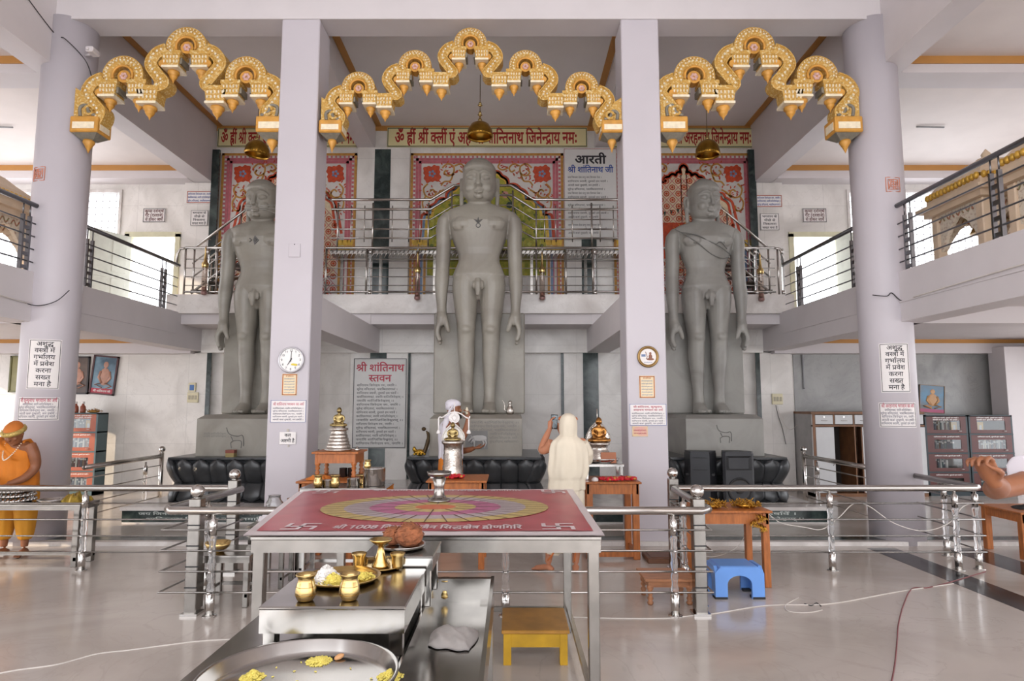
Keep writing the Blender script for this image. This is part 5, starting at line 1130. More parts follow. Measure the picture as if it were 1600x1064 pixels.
    # painted posts at the foot
    for s in (-1, 1):
        b = MB()
        for i, m in enumerate((0, 1, 2, 0)):
            x = cx + s * (hw - .08 - i * .065); b.box(min(x, x - s * .045), max(x, x - s * .045), y - .01, y - .002, z0 + .12, z0 + 1.05, m)
        x = cx + s * (hw - .2)
        b.box(x - .15, x + .15, y - .012, y - .002, z0 + 1.05, z0 + 1.13, 3); b.box(x - .15, x + .15, y - .012, y - .002, z0, z0 + .12, 3)
        for i in range(3): b.prism([(x - .14 + i * .1, z0 + 1.14), (x - .05 + i * .1, z0 + 1.14), (x - .03 + i * .1, z0 + 1.25), (x - .16 + i * .1, z0 + 1.25)], y - .012, y - .002, 3)
        b.build('painted_post', [M_mgold, M_mbase, M_mblue, M_myel], t)
    return t
z1m = at(760, 239, 12.17).z
mural(at(642, 240, 12.17).x, at(880, 240, 12.17).x, z1m, 'painted mural with green arch behind the tallest middle statue', 'mid')
mural(at(347, 240, 12.17).x, at(558, 240, 12.17).x, z1m, 'painted mural with red bloom and lattice arch, behind the statue beside the clock pillar', 'side')
mural(at(957, 240, 12.17).x, at(1178, 240, 12.17).x, z1m, 'painted mural with lattice arch behind the statue with a slanting chest vein', 'side')

# raised steel walkway, stairs and railings of the back gallery -----------------------------------
def bars(b, pts, r, n=8): b.tube(pts, r, n)
def crystal(b, x, y, z0, z1, r=.028):
    """twisted clear acrylic baluster"""
    n = int((z1 - z0) / .045)
    prof = [(r * (.72 + .28 * (i % 2)), (z1 - z0) * i / n) for i in range(n + 1)]
    b.lathe(prof, (x, y, z0), 10)
yg = 11.16
zt_ = lambda v: at(0, v, yg).z
xg = lambda u, v=400: at(u, v, yg).x
def gallery_rail(x0, x1, label, posts, cry, curve=0):
    t = thing('gallery_railing', ((x0 + x1) / 2, yg, 3.575), label, 'railing')
    b = MB(); bars(b, [(x0, yg, 4.42), (x1, yg, 4.42)], .024, 10)
    if curve:
        xe = x0 if curve < 0 else x1
        b.tube([(xe, yg, 4.42), (xe + curve * .10, yg, 4.40), (xe + curve * .14, yg, 4.32), (xe + curve * .15, yg, 4.08)], .022, 10)
    b.build('handrail', M_steel, t)
    b = MB()
    for v in (405, 419, 432.5, 446): bars(b, [(x0, yg, zt_(v)), (x1, yg, zt_(v))], .008, 6)
    b.build('rod', M_steel, t)
    b = MB(); bars(b, [(x0, yg, zt_(456)), (x1, yg, zt_(456))], .018, 8); b.build('foot_rail', M_steel, t)
    for x in posts:
        b = MB(); bars(b, [(x, yg, 3.575), (x, yg, 4.42)], .018, 8); b.build('post', M_steel, t)
    for x in cry:
        b = MB(); crystal(b, x, yg, 3.6, 4.40, .03); c = b.build('baluster', M_glass, t)
        b = MB(); b.lathe([(.032, 0), (.032, .08)], (x, yg, 3.575), 12); b.lathe([(.03, 0), (.03, .1)], (x, yg, 4.30), 12); b.build('baluster_cap', M_chrome, c)
    return t
gallery_rail(-3.3, 2.2, 'steel gallery railing crossing behind the middle statue', [xg(510), xg(573), xg(653), xg(838), xg(884), xg(926)], [xg(576) + .03, xg(925) + .05])
gallery_rail(-5.80, -3.4, 'steel gallery railing behind the statue beside the clock pillar', [xg(290), xg(340), xg(430)], [xg(325)], -1)
gallery_rail(2.3, 4.66, 'steel gallery railing behind the statue with a slanting chest vein', [xg(1215), xg(1130), xg(1030)], [xg(1180), xg(1222)], 1)
def walkway(cx, hw, up, label, sides=(-1, 1)):
    """raised ribbed steel deck with railings that climb towards the statue's head"""
    t = thing('raised_walkway', (cx, yg + .3, 3.575), label, 'walkway')
    b = MB(); b.box(cx - hw, cx + hw, yg + .06, yg + .7, 4.33, 4.40); d = b.build('deck', M_dsteel, t)
    b = MB(); n = int(2 * hw / .075)
    for i in range(n): b.tube([(cx - hw + i * .075, yg + .06, 4.26), (cx - hw + .07 + i * .075, yg + .06, 4.40)], .010, 5)
    b.build('deck_ribs', M_steel, t)
    for x in (cx - hw + .1, cx - 1.9, cx - .9, cx + .9, cx + 1.9, cx + hw - .1):
        b = MB(); b.box(x - .025, x + .025, yg + .5, yg + .55, 3.575, 4.33); b.build('support', M_dsteel, t)
    for j, (v, r) in enumerate(((312, .026), (327, .022), (343, .012), (358, .016), (372, .016))):
        for s in sides:
            z = at(0, v, yg + .09).z; xo = cx + s * hw; xi = cx + s * .93; xj = cx + s * .52
            P = [(xo, yg + .09, z), (xi, yg + .09, z), (xj, yg + .14, z + up), (cx + s * .2, yg + .14, z + up)]
            if j >= 3: P = [(xo, yg + .09, z), (xi, yg + .09, z), (cx + s * .6, yg + .1, z + up * .7)]
            b = MB(); b.tube(P, r, 8); b.build('rail', M_steel, t)
    for s in sides:
        for xx, za, zb in ((hw - .12, 4.40, 5.27), (2.36, 4.55, 5.22), (2.12, 4.55, 5.22), (1.97, 4.4, 5.27), (1.62, 4.55, 5.22), (1.32, 4.55, 5.22), (1.12, 4.55, 5.22), (.97, 4.4, 5.27), (.55, 4.7, 5.5)):
            b = MB(); x = cx + s * xx; b.tube([(x, yg + .09, za), (x, yg + .09, zb)], .016 if xx in (.97, 1.97, hw - .12, .55) else .009, 8); b.build('post', M_steel, t)
    return t
walkway(SX[1], 2.72, .28, 'raised steel walkway climbing to the head of the middle statue')
def stair(cx, xe, s, label):
    """steel stair with sloping railings; s = -1 rises to the right, +1 to the left"""
    t = thing('steel_stair', (xe, yg + .35, 3.575), label, 'stair')
    xi = cx + s * .25; n = 7
    z0, z1 = 3.60, 4.72
    for i in range(n):
        f = (i + .5) / n; x = xe + (xi - xe) * f; z = z0 + (z1 - z0) * f
        b = MB(); b.box(x - .13, x + .13, yg + .14, yg + .72, z - .015, z + .015); b.build('tread', mat('tread_dark', '#57504c', .4, .6, vary=.15), t)
    for yy in (yg + .1, yg + .76):
        for j, dz in enumerate((.02, .30, .56, .82)):
            b = MB(); b.tube([(xe, yy, z0 + dz), (xi, yy, z1 + dz)], .024 if j in (0, 3) else .014, 8); b.build('rail', M_steel, t)
        for f in (.02, .3, .6, .95):
            x = xe + (xi - xe) * f; z = z0 + (z1 - z0) * f
            b = MB(); b.tube([(x, yy, z), (x, yy, z + .82)], .017, 8); b.build('post', M_steel, t)
    return t
stair(SX[0], -5.72, -1, 'steel stair with sloping rails rising behind the statue beside the clock pillar')
stair(SX[2], 4.62, 1, 'steel stair with sloping rails rising behind the statue with a slanting chest vein')
# hanging glass lanterns in front of the gallery
def lantern(u, v0, label):
    p = at(u, v0, 10.98); x, z = p.x, p.z
    t = thing('hanging_lantern', (x, 10.98, z - .82), label, 'lantern', 'glass lanterns hanging along the back gallery')
    b = MB(); b.lathe([(.008, 0), (.016, -.05), (.013, -.1), (.022, -.2), (.03, -.27), (.058, -.30), (.058, -.36), (.05, -.38)], (x, 10.98, z), 16); b.build('brass_top', M_brass, t)
    b = MB(); b.lathe([(.05, -.38), (.05, -.80), (.046, -.80), (.046, -.38)], (x, 10.98, z), 18, closed=True); b.build('glass_cylinder', pane_mat('lantern_glass', (.93, .89, .86)), t)
    b = MB(); b.lathe([(.05, -.80), (.052, -.84), (.03, -.86)], (x, 10.98, z), 16); b.lathe([(.04, -.72), (.04, -.79)], (x, 10.98, z), 12); b.build('base_ring', mat('lantern_base', '#93706a', .4, .3), t)
    b = MB(); b.tube([(x, 10.98, z), (x, 11.02, z + .14), (x, 11.14, z + .16)], .006, 6); b.build('hook', M_steel, t)
lantern(653, 393, 'glass lantern with brass top hanging left of the middle statue')
lantern(847, 393, 'glass lantern with brass top hanging right of the middle statue')
lantern(322, 385, 'glass lantern with brass top hanging left of the statue beside the clock pillar')
lantern(1187, 395, 'glass lantern with brass top hanging right of the statue with a slanting chest vein')
# brass canopies over the heads
def canopy(u, v0, v1, hw_px, vc, label, knobs, tilt=0.):
    pt = at(u, v0, 10.15); pb = at(u, v1, 10.15); x = pt.x; R = hw_px * .0105; h = pt.z - pb.z
    t = thing('brass_canopy', (x, 10.15, pb.z), label, 'canopy')
    b = MB(); b.M = Matrix.Translation((x, 10.15, pb.z)) @ Matrix.Rotation(tilt, 4, 'Y')
    b.lathe([(.0, h), (R * .3, h * .97), (R * .72, h * .78), (R * .97, h * .45), (R, h * .15), (R * .97, 0), (R * .93, 0), (R * .94, h * .15), (R * .9, h * .42), (R * .66, h * .72), (R * .25, h * .9), (0, h * .92)], (0, 0, 0), 36)
    for i in range(28): b.ball((R * .99 * cos(i * pi / 14), R * .99 * sin(i * pi / 14), h * .12), .012, 6)
    b.build('dome', mat('canopy_brass', '#a87f35', .28, 1., vary=.15, scale=14), t)
    b = MB(); b.tube([(x, 10.15, pt.z - .01), (x, 10.15, at(u, vc, 10.15).z)], .006, 6); c = b.build('cord', mat('cord_brown', '#6b5a3c', .5, .4), t)
    if knobs:
        b = MB()
        for v in (162, 177): 
            z = at(u, v, 10.15).z; b.ball((x, 10.15, z), (.026, .026, .032), 10); b.lathe([(.04, -.03), (.012, -.05)], (x, 10.15, z), 10)
        b.build('knob', M_brass, c)
    b = MB(); b.lathe([(.03, 0), (.035, .05), (.012, .09), (.012, .2)], (x, 10.15, pt.z - .02), 12); b.build('finial', M_brass, t)
canopy(750, 190, 215, 20, 117, 'brass dome canopy with knobbed cord over the tallest middle statue', True)
canopy(402, 219, 243, 18.5, 117, 'brass dome canopy over the statue beside the clock pillar', False, radians(6))
canopy(1105, 218, 244, 18.5, 117, 'brass dome canopy over the statue with a slanting chest vein', False)

# ------------------------------------------------------------------ side gallery railings
def side_rail(x, ya, yb, posts, label, zf=3.26):
    t = thing('gallery_railing', (x, (ya + yb) / 2, zf), label, 'railing')
    b = MB(); b.tube([(x, ya, 4.09), (x, yb, 4.09)], .03, 10); b.build('handrail', mat('dark_steel', '#77777a', .3, 1., vary=.08), t)
    b = MB()
    for z in (3.86, 3.70, 3.54, 3.38): b.tube([(x, ya + .02, z), (x, yb - .02, z)], .0095, 6)
    b.build('rod', MATS['dark_steel'], t)
    for y in posts:
        b = MB()
        for d in (-.055, .055):
            b.box(x - .022, x + .022, y + d - .012, y + d + .012, zf - .12, 3.93)
            b.tube([(x, y + d, 3.93), (x, y + d, 4.08)], .009, 6)
        for z in (3.30, 3.46, 3.62, 3.78): b.box(x - .015, x + .015, y - .045, y + .045, z - .02, z + .02)
        b.build('post', MATS['dark_steel'], t)
    return t
side_rail(XL - .03, 8.45, 11.1, (8.72, 10.62), 'dark steel gallery railing upstairs left, beyond the round column')
side_rail(XL - .03, 2.0, 8.0, (7.55, 5.5, 3.4), 'dark steel gallery railing upstairs left, nearest the camera')
side_rail(XR + .03, 8.45, 11.0, (8.72, 10.42), 'dark steel gallery railing upstairs right, beyond the round column')
side_rail(XR + .03, 2.0, 7.9, (7.5, 6.1, 4.0), 'dark steel gallery railing upstairs right, nearest the camera')

# ------------------------------------------------------------------ shrines on the side galleries
M_ssand = mat('shrine_sand', '#d6bfa4', .6, vary=.06, scale=5)
M_spaint = mat('shrine_painted', '#ddd2c0', .5, col2='#b59b86', scale=26, thresh=(.5, .7))
def shrine(x0, x1, y0, y1, label, face):
    """small canopy shrine; face = +1 looks towards +x"""
    z0 = 3.25; cx, cy = (x0 + x1) / 2, (y0 + y1) / 2
    t = thing('canopy_shrine', (cx, cy, z0), label, 'shrine')
    b = MB(); b.box(x0 - .05, x1 + .05, y0 - .05, y1 + .05, z0, z0 + .22, bev=.02); b.build('base', M_ssand, t)
    for x in (x0, x1 - .13):
        for y in (y0, y1 - .13):
            b = MB(); b.box(x, x + .13, y, y + .13, z0 + .22, z0 + 1.05, bev=.015); b.box(x - .015, x + .145, y - .015, y + .145, z0 + .22, z0 + .3); b.build('corner_post', M_ssand, t)
    def arch_panel(p, q, fixed, axis):
        n = 16; V = []; half = (q - p) / 2; m = (p + q) / 2; top = z0 + 1.07
        for i in range(n + 1):
            s = i / n * 2 - 1
            zz = z0 + .50 + .42 * (1 - abs(s) ** 1.6) + .03 * abs(sin(s * pi * 3.5))
            V.append((m + s * half, min(zz, top - .05)))
        bb = MB()
        for i in range(n):
            bb.prism([V[i], V[i + 1], (V[i + 1][0], top), (V[i][0], top)], fixed - .03, fixed + .03, axis=axis)
        bb.build('arch_panel', M_spaint, t)
        bb = MB()
        for k in range(4):
            P = spline([(V[0][0] + (V[-1][0] - V[0][0]) * (.1 + .25 * k + .2 * j / 3), z0 + .98 + .035 * (1 if j % 2 else -1)) for j in range(4)], 5)
            for e in (-.034, .034): bb.tube([((fixed + e, a, c) if axis == 'x' else (a, fixed + e, c)) for a, c in P], .01, 5)
        bb.build('painted_scroll', mat('scroll_green', '#7d8a63', .5, col2='#a9604e', scale=30), t)
    for x in (x0 + .065, x1 - .065): arch_panel(y0 + .13, y1 - .13, x, 'x')
    for y in (y0 + .065, y1 - .065): arch_panel(x0 + .13, x1 - .13, y, 'y')
    b = MB(); b.box(x0 - .06, x1 + .06, y0 - .06, y1 + .06, z0 + 1.05, z0 + 1.13); b.box(x0 - .13, x1 + .13, y0 - .13, y1 + .13, z0 + 1.13, z0 + 1.19); b.box(x0 - .03, x1 + .03, y0 - .03, y1 + .03, z0 + 1.19, z0 + 1.31); b.build('cornice', M_ssand, t)
    b = MB(); hx, hy = (x1 - x0) / 2 + .02, (y1 - y0) / 2 + .02
    for i in range(14):
        for s in (-1, 1):
            f = -1 + 2 * (i + .5) / 14
            b.ball((cx + s * (hx + .02), cy + f * hy, z0 + 1.33), (.04, hy / 13, .05), 8); b.ball((cx + f * hx, cy + s * (hy + .02), z0 + 1.33), (hx / 13, .04, .05), 8)
    b.build('gilt_fringe', mat('gilt', '#cda244', .4, .4, vary=.2, scale=20), t)
    b = MB(); V = []; lv = [(1.0, 1.36), (.86, 1.46), (.62, 1.56), (.42, 1.66), (.30, 1.70)]
    for f, z in lv: V += [(cx - hx * f, cy - hy * f, z0 + z), (cx + hx * f, cy - hy * f, z0 + z), (cx + hx * f, cy + hy * f, z0 + z), (cx - hx * f, cy + hy * f, z0 + z)]
    F = [(3, 2, 1, 0), (16, 17, 18, 19)]
    for i in range(4):
        for j in range(4): F.append((4 * i + j, 4 * i + (j + 1) % 4, 4 * i + 4 + (j + 1) % 4, 4 * i + 4 + j))
    b.add(V, F); b.build('roof', M_ssand, t)
    b = MB(); b.lathe([(.1, 0), (.12, .03), (.05, .06), (.06, .1), (.03, .14), (0, .18)], (cx, cy, z0 + 1.70), 14); b.build('finial', M_ssand, t)
    return t
shrine(6.0, 6.95, 7.95, 8.95, 'sand coloured canopy shrine upstairs right, beyond the thick railing post', -1)
shrine(6.0, 6.95, 6.45, 7.55, 'sand coloured canopy shrine upstairs at the right edge of view', -1)
shrine(-8.05, -7.07, 8.25, 9.3, 'cream canopy shrine upstairs at the left edge of view', 1)
def saint(name, x, y, z, k, m, label=None, parent=None, cat='idol', base=True, voxel=.03):
    """seated cross-legged figure; k = overall height"""
    b = MB(); T = lambda p: (x + p[0] * k, y + p[1] * k, z + p[2] * k)
    b.loft([(*T((0, 0, .10)), .19 * k, .13 * k), (*T((0, 0, .22)), .15 * k, .11 * k), (*T((0, -.005, .34)), .15 * k, .11 * k), (*T((0, -.005, .46)), .20 * k, .12 * k), (*T((0, 0, .56)), .24 * k, .10 * k), (*T((0, 0, .60)), .20 * k, .08 * k), (*T((0, 0, .65)), .07 * k, .065 * k), (*T((0, 0, .72)), .06 * k, .06 * k)], 20)
    b.loft([(*T((0, -.01, .68)), .06 * k, .06 * k), (*T((0, -.015, .73)), .10 * k, .105 * k), (*T((0, -.01, .82)), .125 * k, .13 * k), (*T((0, 0, .90)), .115 * k, .12 * k), (*T((0, .005, .95)), .08 * k, .085 * k), (*T((0, .01, .985)), .035 * k, .04 * k), (*T((0, .01, 1.0)), .01 * k, .01 * k)], 18)
    b.tube([T((0, -.13, .84)), T((0, -.15, .79)), T((0, -.13, .78))], [.012 * k, .022 * k, .015 * k], 8)
    for s in (-1, 1):
        b.tube([T((s * .19, 0, .55)), T((s * .245, .01, .46)), T((s * .25, .0, .32)), T((s * .20, -.07, .22)), T((s * .09, -.18, .17)), T((0, -.20, .165))], [.06 * k, .065 * k, .055 * k, .048 * k, .04 * k, .04 * k], 10)
        b.tube([T((s * .10, .02, .09)), T((s * .30, -.04, .085)), T((s * .40, -.10, .08)), T((s * .28, -.19, .075)), T((s * -.05, -.23, .07)), T((s * -.14, -.22, .075))], [.09 * k, .095 * k, .075 * k, .062 * k, .052 * k, .045 * k], 10)
        b.ball(T((s * .125, 0, .79)), (.018 * k, .03 * k, .065 * k), 8)
    return remesh(b, name, m, k * voxel, 2, parent)
M_wm = mat('white_marble_idol', '#dedad6', .35, vary=.04)
for (x, y, lab) in ((6.35, 8.3, 'white marble seated idol inside the canopy shrine upstairs right'), (-7.5, 8.75, 'white marble seated idol inside the shrine at the left edge of view')):
    o = saint('seated_idol', 0, 0, 0, .42, M_wm); o.location = (x, y, 3.47); tag(o, lab, 'idol')
t = thing('hanging_bell', (6.35, 8.6, 4.2), 'brass bell hanging inside the canopy shrine upstairs right', 'bell')
b = MB(); b.lathe([(.0, .16), (.05, .15), (.10, .10), (.13, .03), (.15, 0), (.12, 0)], (6.35, 8.45, 3.95), 20); b.build('bell_body', M_brass, t)
b = MB(); b.tube([(6.35, 8.45, 4.1), (6.35, 8.45, 4.32)], .006, 5); b.build('chain', M_brass, t)
o = saint('gilded_idol', 0, 0, 0, .40, M_brass); o.location = (6.4, 6.95, 3.47); tag(o, 'gilded seated idol inside the shrine at the right edge of view', 'idol')
# ================================================================== FLOOR RAILINGS
YN, YF = 5.20, 6.58              # near and far lines of the floor railing
RODS = (.66, .50, .34, .18)
def newel(t, x, y, s=.095, h=.90):
    b = MB(); b.box(x - s / 2, x + s / 2, y - s / 2, y + s / 2, 0.0, h, bev=.006); p = b.build('newel_post', M_dsteel, t)
    b = MB(); b.ball((x, y, h + .055), .055, 20); b.lathe([(.03, 0), (.022, .015)], (x, y, h), 14); b.build('ball_finial', M_chrome, p)
    b = MB(); b.box(x - s * .7, x + s * .7, y - s * .7, y + s * .7, 0, .02); b.build('foot_plate', M_chrome, p)
    for z in RODS: b = MB(); b.box(x - s / 2 - .002, x + s / 2 + .002, y - s / 2 - .002, y - s / 2 + .01, z + .03, z + .04); b.build('collar_seam', M_rubber, p)
def baluster(t, x, y, h=.81):
    b = MB(); crystal(b, x, y, .16, h - .17, .032); p = b.build('baluster', M_glass, t)
    b = MB(); b.lathe([(.034, 0), (.034, .17), (.02, .18)], (x, y, .0), 14); b.lathe([(.03, 0), (.03, .12), (.014, .13), (.014, .18)], (x, y, h - .19), 14); b.lathe([(.055, 0), (.055, .008)], (x, y, 0), 14)
    for z in RODS: b.ball((x, y - .03, z), .014, 8)
    b.build('baluster_sleeve', M_chrome, p)
def rail_run(name, pts, label, newels=(), bals=(), rod_pts=None, h=.81, z0=0.):
    t = thing(name, (pts[0][0], pts[0][1], z0), label, 'railing')
    b = MB(); P = []
    for i, p in enumerate(pts):
        if 0 < i < len(pts) - 1:
            for o, s in ((pts[i - 1], .07), (pts[i + 1], .07)):
                d = Vector((o[0] - p[0], o[1] - p[1])); l = d.length; d /= l
                P.append((p[0] + d.x * min(s, l * .4), p[1] + d.y * min(s, l * .4), z0 + h))
        else: P.append((p[0], p[1], z0 + h))
    b.tube(P, .032, 14); b.build('handrail', M_steel, t)
    for z in RODS:
        b = MB(); b.tube([(p[0], p[1], z0 + z) for p in (rod_pts or pts)], .0085, 6); b.build('rod', M_steel, t)
    for x, y in newels: newel(t, x, y)
    for x, y in bals: baluster(t, x, y, h)
    return t
rail_run('floor_railing', [(-9.0, YF), (-2.70, YF), (-2.78, YN), (-1.4, YN), (.3, YN), (1.58, YN), (1.62, YF), (4.75, YF), (4.78, 7.72)],
         'long stainless floor railing with ball-topped posts in front of the statues',
         [(-2.53, YN + .05), (-2.79 + .02, YF - .08), (1.49, YN + .05), (1.64, YF + .06)],
         [(-4.30, YF), (-2.37, YN), (-.05, YN), (1.28, YN), (1.56, YN + .25), (3.20, YF), (4.46, YF), (4.70, YF + .05), (-7.2, YF), (1.60, 6.1), (4.765, 7.2), (-2.74, 5.9)])
def back_rail(x, label):
    t = rail_run('floor_railing', [(x, 8.35), (x, 10.15)], label, z0=.045, h=.80)
    b = MB(); b.tube([(x, 10.18, .045), (x, 10.18, .90)], .034, 14); p = b.build('end_post', M_chrome, t)
    b = MB(); b.ball((x, 10.18, .95), .05, 18); b.build('ball_finial', M_chrome, p)
    baluster(t, x, 9.75, .80)
back_rail(-5.50, 'stainless railing running back from the left round column towards the wall')
back_rail(4.58, 'stainless railing running back past the white lockers')

# ================================================================== BANNER TABLE
def frame_table(name, x0, x1, y0, y1, z, label, cat, m, leg=.05, apron=.07, top_m=None, low=None, loc_z=0., lt=.02):
    t = thing(name, ((x0 + x1) / 2, (y0 + y1) / 2, loc_z), label, cat)
    b = MB(); b.box(x0, x1, y0, y1, z - lt, z, bev=.004); b.build('tabletop', top_m or m, t)
    b = MB(); e = .012
    f = .004
    b.box(x0 + f, x1 - f, y0 + f, y0 + f + .03, z - lt - apron, z - lt); b.box(x0 + f, x1 - f, y1 - f - .03, y1 - f, z - lt - apron, z - lt)
    b.box(x0 + f, x0 + f + .03, y0 + f + .03, y1 - f - .03, z - lt - apron, z - lt); b.box(x1 - f - .03, x1 - f, y0 + f + .03, y1 - f - .03, z - lt - apron, z - lt)
    b.build('apron', m, t)
    for x in (x0 + e, x1 - e - leg):
        for y in (y0 + e, y1 - e - leg):
            b = MB(); b.box(x, x + leg, y, y + leg, loc_z, z - lt, bev=.004); b.build('leg', m, t)
    if low is not None:
        b = MB(); w = leg * .6
        zz = loc_z + low
        b.box(x0 + e, x1 - e, y1 - e - w, y1 - e, zz, zz + w); b.box(x0 + e + .005, x0 + e + w, y0 + e, y1 - e, zz, zz + w); b.box(x1 - e - w, x1 - e - .005, y0 + e, y1 - e, zz, zz + w)
        b.build('stretcher', m, t)
    return t
TZ = 1.01
frame_table('steel_table', -1.30, .445, 3.26, 4.90, TZ - .012, 'tall steel frame table under the red printed banner', 'table', M_dsteel, .055, .06, M_sheet, .14)
# printed vinyl banner, its left back corner hanging over the edge
BL, BR, BBL, BBR = (-1.32, 3.22), (.455, 3.22), (-1.62, 4.93), (.46, 4.93)
def bq(s, q, dz=0.):
    x = (BL[0] + (BR[0] - BL[0]) * s) * (1 - q) + (BBL[0] + (BBR[0] - BBL[0]) * s) * q; y = 3.22 + 1.71 * q
    z = TZ + .002 + dz
    if x < -1.31: z -= (-1.31 - x) ** 1.5 * .10
    return (x, y, z)
t = thing('printed_banner', (-.4, 4.0, TZ), 'red vinyl banner with printed rings and white lettering, spread on the steel table', 'banner')
b = MB(); nx, ny = 40, 30; V = []; F = []
for j in range(ny + 1):
    for i in range(nx + 1): V.append(bq(i / nx, j / ny, .0012 * sin(i * 1.3) * sin(j * .9)))
for j in range(ny):
    for i in range(nx): a = j * (nx + 1) + i; F.append((a, a + 1, a + nx + 2, a + nx + 1))
o = len(V); V += [(x, y, z - .003) for x, y, z in V]
F += [tuple(reversed([i + o for i in f])) for f in F]
b.add(V, F, 0, True); b.build('sheet', mat('vinyl_white', '#d3c8c9', .3, vary=.05), t)
M_vred = mat('vinyl_red', '#a8404a', .28, vary=.10, scale=5)
b = MB(); V = []; F = []
for j in range(ny + 1):
    for i in range(nx + 1): V.append(bq(.025 + .95 * i / nx, .055 + .91 * j / ny, .003 + .0012 * sin(i * 1.3) * sin(j * .9)))
for j in range(ny):
    for i in range(nx): a = j * (nx + 1) + i; F.append((a, a + 1, a + nx + 2, a + nx + 1))
b.add(V, F, 0, True); b.build('printed_field', M_vred, t)
CX, CY = -.475, 4.06; RX, RY = .70, .52
b = MB()
def ringp(f0, f1, dz, mi):
    n = 72; V = []; F = []
    for i in range(n):
        a = 2 * pi * i / n
        for f in (f0, f1): V.append((CX + RX * f * cos(a), CY + RY * f * sin(a), TZ + dz))
    for i in range(n): j = (i + 1) % n; F.append((2 * i, 2 * i + 1, 2 * j + 1, 2 * j))
    b.add(V, F, mi)
for f0, f1, mi in ((.80, 1.0, 0), (.58, .80, 1), (.36, .58, 2), (.18, .36, 0), (.0, .18, 3)): ringp(f0, f1, .0075, mi)
b.build('printed_rings', [mat('print_yellow', '#c0a96c', .4, vary=.1, scale=30), mat('print_grey', '#b3a6a8', .4, vary=.06, scale=30), mat('print_pink', '#b3678a', .4, vary=.08, scale=30), mat('print_orange', '#c96a45', .4)], t)
b = MB()
for i in range(36):
    a = 2 * pi * i / 36; r0, r1 = (.58, 1.0) if i % 3 else (.2, 1.0)
    w = .004
    dx, dy = -sin(a) * w, cos(a) * w
    b.add([(CX + RX * r0 * cos(a) - dx, CY + RY * r0 * sin(a) - dy, TZ + .0092), (CX + RX * r0 * cos(a) + dx, CY + RY * r0 * sin(a) + dy, TZ + .0092), (CX + RX * r1 * cos(a) + dx, CY + RY * r1 * sin(a) + dy, TZ + .0092), (CX + RX * r1 * cos(a) - dx, CY + RY * r1 * sin(a) - dy, TZ + .0092)], [(0, 1, 2, 3)])
b.build('printed_spokes', mat('print_brown', '#6b5347', .5), t)
M_vw = mat('print_white', '#d5c6c8', .35)
b = MB(); text_mb(b, 'banner', lambda a, c: (a, c, TZ + .008), -.93, 3.36, .125, .98, 'l', bold=.03); text_mb(b, 'banner', lambda a, c: (a, c, TZ + .008), -1.03, 4.79, .10, 1.1, 'l', bold=.02)
b.build('lettering', M_vw, t)
b = MB()
def swastika(cx, cy, r, z):
    w = r * .26
    for a in range(4):
        M = Matrix.Translation((cx, cy, z)) @ Matrix.Rotation(a * pi / 2, 4, 'Z'); q = MB(); q.M = M
        q.add([(-w / 2, -w / 2, 0), (r, -w / 2, 0), (r, w / 2, 0), (-w / 2, w / 2, 0)], [(0, 1, 2, 3)]); q.add([(r - w, -w / 2, 0), (r, -w / 2, 0), (r, -r, 0), (r - w, -r, 0)], [(0, 1, 2, 3)])
        b.add(q.v, q.f)
for x, y in ((-1.10, 3.42), (.24, 3.42), (-1.35, 4.76), (.30, 4.76)): swastika(x, y, .085, TZ + .008)
b.build('auspicious_mark', M_vw, t)
t = thing('lamp_stand', (-.62, 4.25, TZ), 'grey metal lamp stand with a shallow dish on the printed banner', 'lamp stand')
p = atz(686, 783, TZ + .008); x, y = p.x, p.y
t.location = (x, y, TZ)
b = MB(); b.lathe([(.075, .008), (.075, .02), (.05, .03), (.035, .05), (.032, .10), (.045, .155), (.03, .165)], (x, y, TZ), 20); b.build('stem', M_dsteel, t)
b = MB(); b.lathe([(.03, .16), (.075, .175), (.082, .20), (.078, .20), (.07, .182), (0, .175)], (x, y, TZ), 24); b.build('dish', M_dsteel, t)

# ================================================================== STEPPED STEEL STANDS IN FRONT
# long low steel table with a drain trough on its right
t = thing('steel_trough_table', (-.55, 2.3, 0), 'long low steel table with a drain trough, carrying the big tray', 'table')
b = MB(); b.box(-1.0, -.36, 1.55, 3.18, .80, .825, bev=.004); b.build('tabletop', M_sheet, t)
b = MB(); b.box(-.355, -.10, 1.55, 3.17, .70, .715); b.box(-.355, -.10, 3.14, 3.175, .70, .825); b.box(-.10, -.085, 1.55, 3.175, .70, .83); b.box(-.37, -.355, 1.55, 3.175, .70, .825); b.build('trough', M_sheet, t)
b = MB(); b.box(-1.0, -.985, 1.55, 3.18, .70, .80); b.box(-1.0, -.09, 1.55, 1.57, .62, .80); b.box(-1.0, -.09, 3.16, 3.18, .62, .70); b.build('apron', M_dsteel, t)
for x in (-1.0, -.15):
    for y in (1.57, 3.10): b = MB(); b.box(x, x + .06, y, y + .06, 0, .72); b.build('leg', M_dsteel, t)
